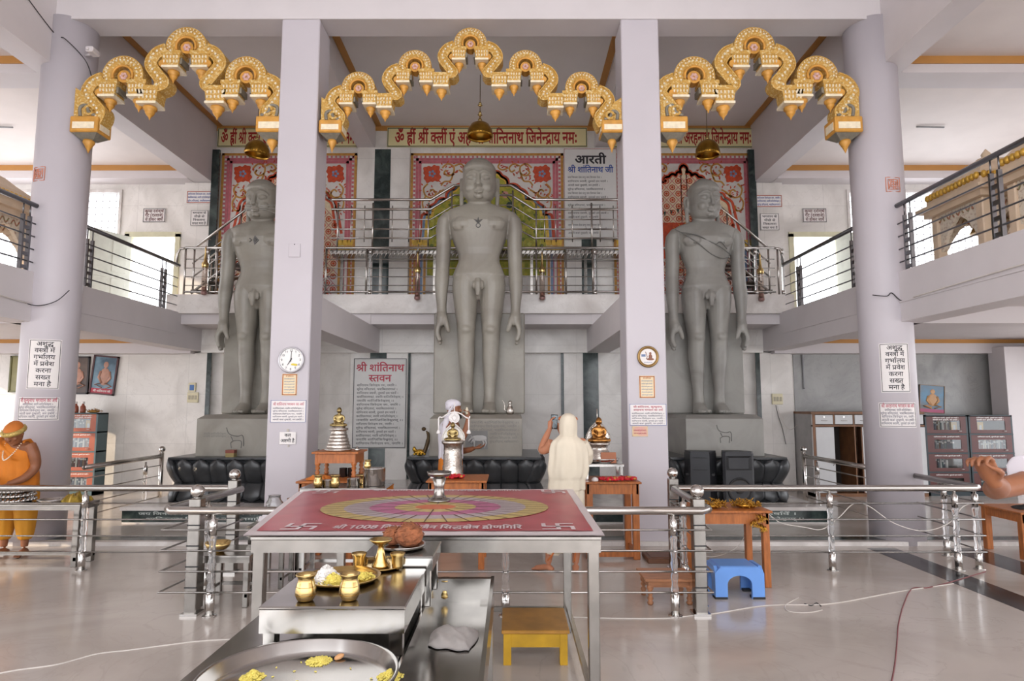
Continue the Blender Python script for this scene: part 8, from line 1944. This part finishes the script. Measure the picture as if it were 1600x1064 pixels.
def tied(pts, r, m, label): cable([tuple(p) for p in pts], r, m, label)
tied([(2.30, 6.60, .62), (2.45, 6.60, .66), (2.60, 6.6, .54), (2.72, 6.6, .46), (2.95, 6.6, .42), (3.12, 6.6, .40), (3.3, 6.6, .52), (3.45, 6.60, .65), (3.6, 6.6, .63), (3.85, 6.6, .46), (4.15, 6.62, .38), (4.4, 6.60, .46), (4.55, 6.6, .62), (4.66, 6.58, .66)], .0045, M_cw, 'white cable looped along the rods of the right railing')
tied([(1.65, 6.45, .30), (1.85, 6.62, .16), (2.05, 6.66, .12), (2.25, 6.6, .22), (2.36, 6.58, .40), (2.42, 6.58, .66)], .004, M_cw, 'white cable hanging in a loop behind the garland table')
tied([(4.4, 7.72, 2.98), (4.55, 7.68, 2.96), (4.62, 7.69, 3.0), (4.72, 7.66, 2.9), (4.85, 7.64, 2.98)], .006, M_ck, 'black wire sagging round the right round column under the gallery')
tied([(-5.45, 7.78, 3.05), (-5.55, 7.70, 2.90), (-5.75, 7.66, 2.84), (-5.95, 7.60, 2.90)], .006, M_ck, 'black wire sagging round the left round column under the gallery')
tied([(XL + .02, 7.6, 2.86), (XL + .02, 6.0, 2.95), (XL + .02, 4.5, 2.93)], .008, M_cw, 'pale conduit along the left gallery front')
tied([(XR - .02, 7.4, 2.90), (XR - .02, 6.0, 2.93), (XR - .02, 4.0, 2.95)], .008, M_cw, 'pale conduit along the right gallery front')
tied([(XL + .02, 7.0, 6.6), (XL + .02, 7.7, 6.35), (-5.65, 7.68, 6.25), (-5.51, 7.9, 6.05), (-5.48, 8.05, 5.7)], .006, M_ck, 'dark wire from the left beam round the top of the left round column')
# camera on the left column, ceiling hooks
t = thing('security_camera', (-5.42, 7.86, 5.6), 'small white security camera on the upper left round column', 'camera')
p = at(149, 86, 7.85); b = MB(); b.tube([(p.x - .13, 7.86, p.z), (p.x - .02, 7.82, p.z)], .015, 8); b.build('bracket', M_white, t); b = MB(); b.box(p.x - .04, p.x + .06, 7.70, 7.86, p.z - .03, p.z + .045, bev=.015); b.ball((p.x, 7.695, p.z), .022, 10, 0); b.build('camera_body', M_white, t)

tied([at(1212, 633, 12.04), at(1216, 650, 12.03), at(1222, 668, 12.05), at(1228, 694, 12.04)], .006, M_ck, 'dark wire hanging from the cream switch board left of the white lockers')
tied([at(1215, 634, 12.05), at(1222, 655, 12.02), at(1234, 671, 11.8), at(1246, 664, 11.6)], .005, M_cw, 'pale wire sagging from the cream switch board to the white lockers')
p0 = at(1256, 608, 12.17); p1 = at(1258, 545, 12.17); tied([(p0.x, 12.165, p0.z), (p0.x, 12.165, p1.z)], .02, mat('conduit_grey', '#8f8f90', .5), 'grey vertical conduit on the right wall above the white lockers')
for u, lab in ((1475, 'short grey rod lying along the upper right ceiling'), (20, 'short grey rod lying along the upper left ceiling')):
    q = atz(u, 199, 6.17); tied([(q.x - .45, q.y, 6.18), (q.x, q.y, 6.17)], .014, mat('conduit_grey', '#8f8f90', .5), lab)
# ================================================================== PEOPLE
def V3(*a): return Vector(a)
def head(b, c, fwd, up=(0, 0, 1), s=1.):
    """skull with brow, nose, lips, chin, ears; c = centre, fwd = looking direction, height about 0.23 s"""
    f = Vector(fwd).normalized(); u = Vector(up); r = f.cross(u).normalized(); u = r.cross(f).normalized()
    M = Matrix(((r.x, f.x, u.x, c[0]), (r.y, f.y, u.y, c[1]), (r.z, f.z, u.z, c[2]), (0, 0, 0, 1)))
    q = MB(); q.M = M @ Matrix.Scale(s, 4)
    q.loft([(0, -.005, -.10, .028, .03), (0, .02, -.112, .032, .045), (0, .018, -.09, .052, .068), (0, .01, -.06, .064, .080), (0, .003, -.02, .071, .090), (0, 0, .02, .074, .096), (0, -.004, .06, .072, .095), (0, -.006, .09, .058, .078), (0, -.006, .11, .034, .046), (0, -.006, .118, .012, .016)], 24)
    q.tube([(0, .088, .018), (0, .100, 0), (0, .112, -.018), (0, .106, -.028), (0, .09, -.030)], [.008, .010, .014, .014, .008], 8)
    for k in (-1, 1):
        q.ball((k * .010, .100, -.024), (.010, .010, .008), 8)
        q.tube([(k * .010, .093, .026), (k * .03, .090, .032), (k * .055, .072, .024)], [.007, .008, .006], 8)
        q.ball((k * .031, .080, .010), (.015, .010, .009), 10)
        q.ball((k * .042, .066, -.025), (.020, .020, .02), 10)
        q.tube([(k * .073, .0, .02), (k * .082, -.012, .022), (k * .082, -.012, -.01), (k * .074, .0, -.035)], [.009, .011, .010, .007], 8)
    q.tube([(-.024, .084, -.052), (0, .095, -.050), (.024, .084, -.052)], [.005, .008, .005], 8); q.tube([(-.020, .082, -.062), (0, .092, -.062), (.020, .082, -.062)], [.004, .008, .004], 8)
    q.ball((0, .078, -.092), (.022, .016, .016), 10)
    b.add(q.v, q.f, 0, True)
    return M @ Matrix.Scale(s, 4)
def hand(b, w, d, n, curl=.5, side=1, s=1., spread=.10):
    """palm, four unequal bent fingers and a thumb; w = wrist, d = pointing direction, n = palm normal"""
    d = Vector(d).normalized(); n = Vector(n); n = (n - d * n.dot(d)).normalized(); x = d.cross(n).normalized() * side
    w = Vector(w)
    P = lambda a, o, h: w + x * (a * s) + d * (o * s) + n * (h * s)
    b.tube([P(0, -.02, 0), P(0, .02, 0), P(.0, .055, 0), P(.0, .088, 0)], [.024 * s, .031 * s, .038 * s, .036 * s], 12, sx=1., sy=.48) if abs(n.z) > .6 else b.tube([P(0, -.02, 0), P(0, .02, 0), P(.0, .055, 0), P(.0, .088, 0)], [.022 * s, .026 * s, .029 * s, .027 * s], 12)
    for a in (-.024, 0, .024): b.tube([P(a, .01, 0), P(a * 1.1, .088, 0)], [.012 * s, .011 * s], 8)
    for i, (a, L) in enumerate(((-.031, .072), (-.0105, .084), (.0105, .078), (.030, .060))):
        p = P(a, .086, 0); ang = 0; pts = [p]; dd = d + x * (a * spread * 30)
        for j, fr in enumerate((.42, .32, .26)):
            ang += curl * (.75 + .1 * j)
            v = (dd.normalized() * cos(ang) + n * sin(ang))
            p = p + v * (L * fr * s); pts.append(p)
        b.tube(pts, [.0098 * s, .009 * s, .0082 * s, .0065 * s], 9); b.ball(pts[-1], .0066 * s, 8)
    p0 = P(-.022, .018, .004); t1 = P(-.046, .045, .016); t2 = P(-.050, .072, .026 + .015 * curl); t3 = P(-.042, .092, .034 + .025 * curl)
    b.tube([p0, t1, t2, t3], [.014 * s, .012 * s, .0105 * s, .0075 * s], 9); b.ball(t3, .0076 * s, 8)
def limb(b, pts, r, n=14): b.tube(spline(pts, 5), [x[0] for x in spline([(q,) for q in r], 5)], n)
def foot(b, a, d, s=1.):
    """a = ankle point; d = direction of the toes"""
    d = Vector(d).normalized(); x = d.cross(Vector((0, 0, 1))); a = Vector(a)
    g = lambda o, q, h: a + d * o + x * q + Vector((0, 0, h - a.z + .0)) if False else Vector((a.x, a.y, 0)) + d * o + x * q + Vector((0, 0, h))
    z = a.z - .085
    b.tube([g(-.055, 0, z + .028), g(-.01, 0, z + .05), g(.05, 0, z + .042), g(.11, 0, z + .028), g(.155, 0, z + .02)], [.026, .036, .036, .034, .026], 12, sy=.8)
    for i, q in enumerate((-.028, -.012, .002, .015, .027)): b.tube([g(.14, q, z + .018), g(.185 - abs(i - 1) * .007, q * 1.08, z + .012)], [.011, .009 if i else .011], 8)
def torso(b, secs, n=26): b.loft(secs, n, 0, 2.3)
def fold_loft(secs, seed, amp, n=64, nf=9):
    """cloth tube with hanging folds: sections (x, y, z, rx, ry, fold strength)"""
    b = MB(); rnd = random.Random(seed); ph = [rnd.random() * 6 for _ in range(3)]; V = []
    for (x, y, z, rx, ry, k) in secs:
        for i in range(n):
            a = 2 * pi * i / n; f = 1 + amp * k * (sin(nf * a + ph[0] + z * 2) * .6 + sin(nf * 1.7 // 1 * a + ph[1] - z * 3) * .4)
            V.append((x + rx * f * cos(a), y + ry * f * sin(a), z))
    m = len(secs); F = []
    for j in range(m - 1):
        for i in range(n): l = (i + 1) % n; F.append((j * n + i, j * n + l, (j + 1) * n + l, (j + 1) * n + i))
    F.append(tuple(range(n))[::-1]); F.append(tuple((m - 1) * n + i for i in range(n)))
    return b.add(V, F, 0, True)
def dense(secs, n=5): return spline(secs, n)
VX = .0065
# ---- the man in orange behind the steel side table ------------------------------------------
X, Y = -5.50, 7.26
t = thing('person', (X, Y, 0), 'person in an orange robe and gold headband, head bowed over the steel side table', 'person')
b = MB()
torso(b, [(X, Y, .78, .15, .12), (X, Y - .01, .90, .165, .13), (X, Y - .04, 1.02, .165, .125), (X, Y - .07, 1.12, .18, .125), (X, Y - .09, 1.19, .185, .11), (X, Y - .10, 1.235, .13, .085), (X, Y - .12, 1.26, .065, .06)])
b.tube([(X, Y - .10, 1.22), (X, Y - .15, 1.27), (X, Y - .18, 1.30)], [.06, .055, .055], 14)
HM = head(b, (X + .075, Y - .215, 1.335), (.04, -.86, -.50), (0, -.5, .8), 1.02)
for s in (-1, 1):
    limb(b, [(X + s * .155, Y - .09, 1.205), (X + s * .212, Y - .09, 1.10), (X + s * .228, Y - .08, .96), (X + s * .18, Y - .17, .85), (X + s * .09, Y - .27, .80)], [.062, .058, .048, .042, .028])
    hand(b, (X + s * .09, Y - .27, .80), (-s * .5, -.75, -.35), (0, -.3, -1), .35, s)
    limb(b, [(X + s * .085, Y, .80), (X + s * .10, Y - .01, .50), (X + s * .11, Y, .30), (X + s * .115, Y, .09)], [.09, .062, .052, .034])
    foot(b, (X + s * .115, Y, .085), (s * .25, -1, 0))
remesh(b, 'body', M_skin, VX, 3, t)
M_or = mat('orange_robe', '#d27a1e', .75, vary=.08, scale=6); M_or2 = mat('ochre_dhoti', '#c98a22', .75, vary=.08, scale=6)
b = fold_loft(dense([(X, Y - .005, .72, .20, .16, .6), (X, Y - .01, .82, .205, .165, .7), (X, Y - .025, .93, .20, .16, .8), (X, Y - .05, 1.04, .198, .150, .8), (X + .0, Y - .075, 1.12, .192, .142, .6), (X - .03, Y - .09, 1.18, .170, .125, .5), (X - .05, Y - .095, 1.225, .12, .10, .3), (X - .06, Y - .10, 1.255, .07, .07, .2)], 4), 2, .05)
limbpts = [(X - .17, Y - .10, 1.215), (X - .225, Y - .10, 1.12), (X - .24, Y - .09, 1.02)]
b.tube(limbpts, [.07, .075, .082], 16); b.tube([(X + .16, Y - .06, 1.00), (X + .05, Y - .19, 1.08), (X - .08, Y - .20, 1.20), (X - .14, Y - .12, 1.26), (X - .14, Y - .0, 1.24)], [.05, .05, .05, .045, .04], 12, sy=.6)
b.tube([(X + .10, Y - .14, 1.20), (X + .115, Y - .12, 1.25), (X + .11, Y - .04, 1.255), (X + .10, Y + .03, 1.2)], [.028, .025, .025, .028], 10, sy=.6)
remesh(b, 'robe', M_or, .009, 2, t)
b = MB()
for s in (-1, 1):
    q = fold_loft(dense([(X + s * .115, Y, .17, .058, .06, .3), (X + s * .118, Y - .005, .22, .078, .08, .8), (X + s * .115, Y - .01, .34, .095, .10, 1), (X + s * .11, Y - .01, .50, .108, .12, .8), (X + s * .095, Y, .66, .118, .135, .5), (X + s * .07, Y, .80, .125, .14, .3)], 4), 5 + s, .05, nf=7); b.add(q.v, q.f, 0, True)
remesh(b, 'dhoti', M_or2, .010, 2, t)
b = MB(); b.M = HM; b.loft([(0, -.006, .030, .078, .100), (0, -.008, .048, .084, .106), (0, -.01, .075, .080, .102), (0, -.012, .10, .062, .085), (0, -.014, .122, .03, .045), (0, -.014, .128, .01, .014)], 26); b.build('head_cloth', mat('rust_cloth', '#c2702a', .75, vary=.1), t)
b = MB(); b.M = HM; b.tube([(.083 * cos(a), -.005 + .106 * sin(a), .030 + .012 * sin(a)) for a in [i * pi / 20 for i in range(40)]], .027, 10, closed=True)
for i in range(70):
    a = i * 2.399; b.ball((.104 * cos(a), -.005 + .127 * sin(a), .038 + .012 * sin(a) + ((i * 7) % 5 - 2) * .007), .006, 6)
b.build('gold_headband', mat('band_gold', '#c2a862', .45, .5, vary=.25, scale=60), t)
b = MB()
for i in range(27):
    f = i / 26 * 2 - 1; b.ball((X + .05 + .085 * f * (1.15 - .15 * f * f), Y - .300 + .11 * abs(f) ** 1.6, 1.055 + .17 * abs(f) ** 1.7), .0075, 7)
b.build('bead_necklace', mat('bead_pearl', '#e3d3bd', .35), t)

# ---- the person in white taking a photograph --------------------------------------------------
X, Y = .56, 6.56
t = thing('person', (X, Y, 0), 'person in cream white robes seen from behind, raising a phone beside the flower table', 'person')
b = MB()
torso(b, [(X, Y, .80, .15, .11), (X, Y, .95, .15, .11), (X, Y, 1.08, .155, .105), (X, Y, 1.20, .17, .10), (X, Y, 1.28, .15, .085), (X, Y + .01, 1.33, .07, .06)])
b.tube([(X, Y, 1.30), (X + .01, Y + .01, 1.38)], [.055, .052], 14)
head(b, (X + .01, Y + .02, 1.44), (-.35, .93, .0), (0, 0, 1), .97)
# left arm of the picture: elbow out, hand up at the phone
limb(b, [(X - .15, Y + .02, 1.27), (X - .20, Y + .06, 1.20), (X - .255, Y + .10, 1.185), (X - .215, Y + .16, 1.29), (X - .165, Y + .20, 1.395)], [.052, .047, .038, .036, .024])
hand(b, (X - .165, Y + .20, 1.395), (.10, .10, 1), (1, .15, -.1), .55, -1, .95)
limb(b, [(X + .15, Y + .02, 1.27), (X + .17, Y + .16, 1.18), (X + .10, Y + .25, 1.20), (X - .0, Y + .26, 1.30), (X - .05, Y + .25, 1.37)], [.052, .047, .040, .035, .024])
hand(b, (X - .05, Y + .25, 1.37), (-.35, -.05, 1), (-1, 0, -.2), .6, 1, .95)
limb(b, [(X - .09, Y, .82), (X - .12, Y, .5), (X - .165, Y, .3), (X - .20, Y, .085)], [.09, .06, .05, .033]); foot(b, (X - .20, Y - .03, .085), (-.75, .55, 0))
limb(b, [(X + .08, Y, .82), (X + .09, Y, .5), (X + .09, Y, .3), (X + .07, Y - .02, .085)], [.09, .06, .05, .033]); foot(b, (X + .07, Y - .04, .085), (.1, 1, 0))
remesh(b, 'body', M_skin2, VX, 3, t)
M_cw2 = mat('cream_cloth', '#d9ceba', .85, vary=.03, scale=8)
b = fold_loft(dense([(X - .01, Y, .80, .19, .15, .6), (X - .005, Y, .90, .185, .15, .6), (X, Y - .005, .93, .192, .155, .9), (X + .005, Y - .005, 1.00, .205, .16, 1), (X + .01, Y - .005, 1.10, .20, .155, 1), (X + .01, Y, 1.20, .195, .145, .8), (X + .005, Y, 1.27, .17, .125, .6), (X + .005, Y + .0, 1.315, .115, .10, .4), (X + .01, Y + .01, 1.345, .085, .085, .2)], 4), 11, .085, nf=8)
b.tube([(X + .15, Y + .0, 1.26), (X + .195, Y + .04, 1.16), (X + .19, Y + .1, 1.08)], [.065, .075, .08], 16)
remesh(b, 'shawl', M_cw2, .009, 2, t)
b = fold_loft(dense([(X + .01, Y - .0, 1.315, .095, .09, .8), (X + .012, Y - .005, 1.35, .088, .092, 1), (X + .012, Y - .002, 1.40, .092, .10, .6), (X + .012, Y + .0, 1.45, .092, .106, .3), (X + .012, Y + .004, 1.50, .084, .10, .2), (X + .012, Y + .008, 1.54, .062, .078, .1), (X + .012, Y + .012, 1.562, .025, .035, 0)], 4), 13, .05, nf=7)
remesh(b, 'hood', M_cw2, .008, 2, t)
b = fold_loft(dense([(X - .045, Y, .20, .185, .12, 1.2), (X - .04, Y, .32, .185, .125, 1.2), (X - .02, Y, .50, .185, .135, 1), (X - .01, Y, .66, .18, .14, .8), (X, Y, .80, .172, .14, .5), (X, Y, .90, .165, .13, .3)], 5), 17, .06, nf=8)
b.tube([(X - .16, Y - .02, .17), (X - .135, Y - .02, .30), (X - .10, Y, .55)], [.07, .085, .10], 14); 
remesh(b, 'dhoti', M_cw2, .010, 2, t)
b = MB(); b.tube(spline([(X - .15, Y - .13, .40), (X - .13, Y - .14, .30), (X - .16, Y - .135, .20), (X - .21, Y - .10, .13)], 5), .009, 6); b.tube(spline([(X + .04, Y - .135, .36), (X + .06, Y - .135, .24), (X + .05, Y - .12, .12)], 5), .008, 6); b.build('orange_hem', mat('hem_orange', '#bf6a35', .7), t)
tb = MB(); tb.tube([(X + .012 + .088 * cos(a), Y + .02 + .1 * sin(a), 1.50 + .03 * sin(a)) for a in [i * pi / 10 for i in range(11)]], .012, 8); tb.build('hood_edge', mat('hem_orange', '#bf6a35', .7), t)
ph = thing('mobile_phone', (X - .115, Y + .22, 1.46), 'black phone held up by the person in white robes', 'phone')
MM = Matrix.Translation((X - .118, Y + .215, 1.47)) @ Matrix.Rotation(radians(5), 4, 'Y') @ Matrix.Rotation(radians(-14), 4, 'X')
b = MB(); b.M = MM; b.box(-.036, .036, -.005, .005, -.078, .078, bev=.004); b.build('case', M_rubber, ph)
b = MB(); b.M = MM; b.box(-.032, .032, -.0065, -.005, -.062, .066); sc = b.build('screen', mat('phone_screen', '#7f9298', .2, col2='#3b474c', scale=30), ph)
b = MB(); b.M = MM; b.ball((0, -.006, -.069), (.005, .002, .005), 8); b.build('button', M_chrome, ph)

# ---- the man between the drum and the middle statue -------------------------------------------
X, Y, Z0 = -.80, 8.45, .045
t = thing('person', (X, Y, Z0), 'bearded person with white headscarf raising a hand before the middle statue', 'person')
b = MB()
torso(b, [(X, Y, .85, .14, .14), (X, Y, 1.0, .135, .145), (X, Y, 1.15, .14, .16), (X, Y, 1.30, .13, .175), (X, Y, 1.40, .11, .165), (X, Y, 1.445, .07, .09), (X, Y, 1.48, .055, .06)])
b.tube([(X, Y, 1.44), (X + .02, Y, 1.53)], [.056, .055], 14)
HM = head(b, (X + .03, Y, 1.595), (.97, -.22, -.06), (0, 0, 1), .98)
limb(b, [(X + .0, Y - .17, 1.38), (X + .06, Y - .21, 1.28), (X + .14, Y - .22, 1.19), (X + .21, Y - .22, 1.32), (X + .235, Y - .21, 1.45)], [.058, .055, .045, .042, .028])
hand(b, (X + .235, Y - .21, 1.45), (.05, 0, 1), (-.8, -.5, .1), .7, 1, 1.0)
limb(b, [(X, Y + .17, 1.38), (X + .05, Y + .22, 1.2), (X + .1, Y + .2, 1.05), (X + .22, Y + .12, 1.05), (X + .3, Y + .06, 1.08)], [.058, .052, .044, .038, .027]); hand(b, (X + .3, Y + .06, 1.08), (1, -.2, .1), (0, 0, 1), .4, 1)
for s in (-1, 1):
    limb(b, [(X, Y + s * .085, .88), (X + .01, Y + s * .09, .52), (X, Y + s * .09, .32), (X - .01, Y + s * .09, .13)], [.09, .062, .052, .034]); foot(b, (X - .01, Y + s * .09, .13), (1, -.1, 0))
remesh(b, 'body', M_skin, VX, 3, t)
M_wr = mat('white_robe', '#d9d5dc', .8, vary=.03, scale=8)
b = fold_loft(dense([(X, Y, .95, .16, .17, .8), (X, Y, 1.08, .155, .17, 1), (X - .01, Y + .01, 1.2, .155, .18, .8), (X - .02, Y + .03, 1.32, .145, .175, .6), (X - .02, Y + .05, 1.40, .12, .15, .4), (X - .01, Y + .05, 1.455, .08, .08, .2)], 4), 23, .06)
b.tube([(X - .06, Y - .13, 1.18), (X - .055, Y - .15, 1.32), (X - .05, Y - .12, 1.44), (X + .0, Y - .02, 1.50)], [.06, .05, .04, .04], 12)
remesh(b, 'robe', M_wr, .009, 2, t)
b = fold_loft(dense([(X, Y, .16, .15, .19, 1), (X, Y, .5, .155, .19, 1), (X, Y, .8, .16, .18, .6), (X, Y, .98, .15, .17, .4)], 5), 29, .05); remesh(b, 'dhoti', M_or, .012, 2, t)
b = MB(); b.M = HM; b.loft([(0, -.02, -.02, .078, .085), (0, -.016, .03, .082, .092), (0, -.008, .05, .084, .108), (0, -.008, .08, .080, .105), (0, -.01, .108, .058, .08), (0, -.01, .127, .02, .03)], 26)
b.tube([(.078, .02, .05), (.086, -.02, -.03), (.07, -.04, -.11), (.04, -.06, -.17)], [.014, .018, .03, .04], 10); b.tube([(-.078, .02, .05), (-.086, -.02, -.03), (-.07, -.04, -.11), (-.04, -.06, -.17)], [.014, .018, .03, .04], 10); b.tube([(.07, -.05, -.10), (0, -.085, -.12), (-.07, -.05, -.10)], [.035, .04, .035], 10)
b.build('headscarf', M_wr, t)
b = MB(); b.M = HM
b.tube([(.062, .03, -.03), (.06, .055, -.065), (.035, .085, -.095), (0, .098, -.105), (-.035, .085, -.095), (-.06, .055, -.065), (-.062, .03, -.03)], [.014, .020, .024, .026, .024, .020, .014], 10); b.tube([(-.03, .094, -.047), (0, .104, -.042), (.03, .094, -.047)], [.006, .008, .006], 8); b.ball((0, .085, -.12), (.03, .022, .03), 12); b.build('beard', mat('beard_black', '#201a18', .8, bump=.4, bscale=120), t)
b = MB(); b.lathe([(0, 0), (.018, 0), (.02, .06), (.012, .075), (.012, .09), (0, .09)], (0, 0, 0), 14); o = b.build('small_vessel', mat('vessel_cream', '#d8cdb5', .35)); o.location = (X + .225, Y - .235, 1.525); tag(o, 'small cream vessel in the raised hand of the bearded person', 'vessel')

# ---- the person at the right edge, one arm in view ---------------------------------------------
X, Y = 2.62, 2.95
t = thing('person', (X, Y, 0), 'person in a white shirt at the right edge, only a raised forearm in view', 'person')
sh = at(1650, 733, 2.92); el = at(1556, 764, 2.80); wr = at(1553, 752, 2.60)
b = MB()
torso(b, [(X, Y, .85, .15, .12), (X, Y, 1.0, .145, .12), (X, Y, 1.15, .16, .125), (X, Y, 1.30, .18, .12), (X, Y, 1.39, .15, .095), (X, Y, 1.43, .07, .07)])
b.tube([(X, Y, 1.40), (X, Y, 1.50)], [.056, .055], 14); HM = head(b, (X, Y, 1.575), (-.8, .6, 0))
limb(b, [(X - .17, Y - .01, 1.365), tuple(sh), tuple(at(1600, 754, 2.86)), tuple(el), tuple((el + wr) / 2 + Vector((0, -.02, -.005))), tuple(wr)], [.058, .055, .048, .044, .042, .029])
hand(b, tuple(wr), (-.50, -.15, .85), (-.75, -.5, -.35), .85, -1, 1.1, .12)
limb(b, [(X + .17, Y, 1.365), (X + .23, Y, 1.2), (X + .25, Y, 1.05), (X + .24, Y - .05, .92), (X + .22, Y - .1, .82)], [.058, .052, .044, .038, .027]); hand(b, (X + .22, Y - .1, .82), (0, -.2, -1), (-1, 0, 0), .35, 1)
for s in (-1, 1):
    limb(b, [(X + s * .09, Y, .88), (X + s * .1, Y, .52), (X + s * .1, Y, .3), (X + s * .1, Y, .085)], [.09, .062, .052, .034]); foot(b, (X + s * .1, Y, .085), (-.3, 1, 0))
remesh(b, 'body', M_skin, VX, 3, t)
b = fold_loft(dense([(X, Y, .78, .185, .15, .8), (X, Y, .95, .18, .15, .8), (X, Y, 1.1, .185, .155, .7), (X, Y, 1.25, .20, .15, .5), (X, Y, 1.36, .18, .12, .3), (X, Y, 1.42, .10, .09, .2)], 4), 31, .025)
b.tube([(X - .15, Y - .01, 1.365), tuple(sh + Vector((0, 0, .004))), tuple(at(1596, 738, 2.87))], [.078, .074, .074], 18); b.tube([(X + .15, Y, 1.365), (X + .22, Y, 1.24), (X + .24, Y, 1.14)], [.075, .075, .076], 18)
remesh(b, 'shirt', mat('white_shirt', '#e2dde4', .8, vary=.02), .009, 2, t)
b = fold_loft(dense([(X, Y, .10, .17, .13, .6), (X, Y, .4, .175, .14, .8), (X, Y, .7, .175, .145, .5), (X, Y, .86, .165, .135, .3)], 4), 33, .04); remesh(b, 'white_wrap', M_wr, .012, 2, t)
b = MB(); b.M = HM; b.loft([(0, -.03, -.04, .072, .075), (0, -.022, .01, .079, .084), (0, -.012, .05, .080, .098), (0, -.008, .075, .074, .098), (0, -.008, .10, .056, .078), (0, -.008, .124, .02, .03)], 24); b.build('hair', mat('hair_black', '#1f1a18', .7, bump=.4, bscale=150), t)
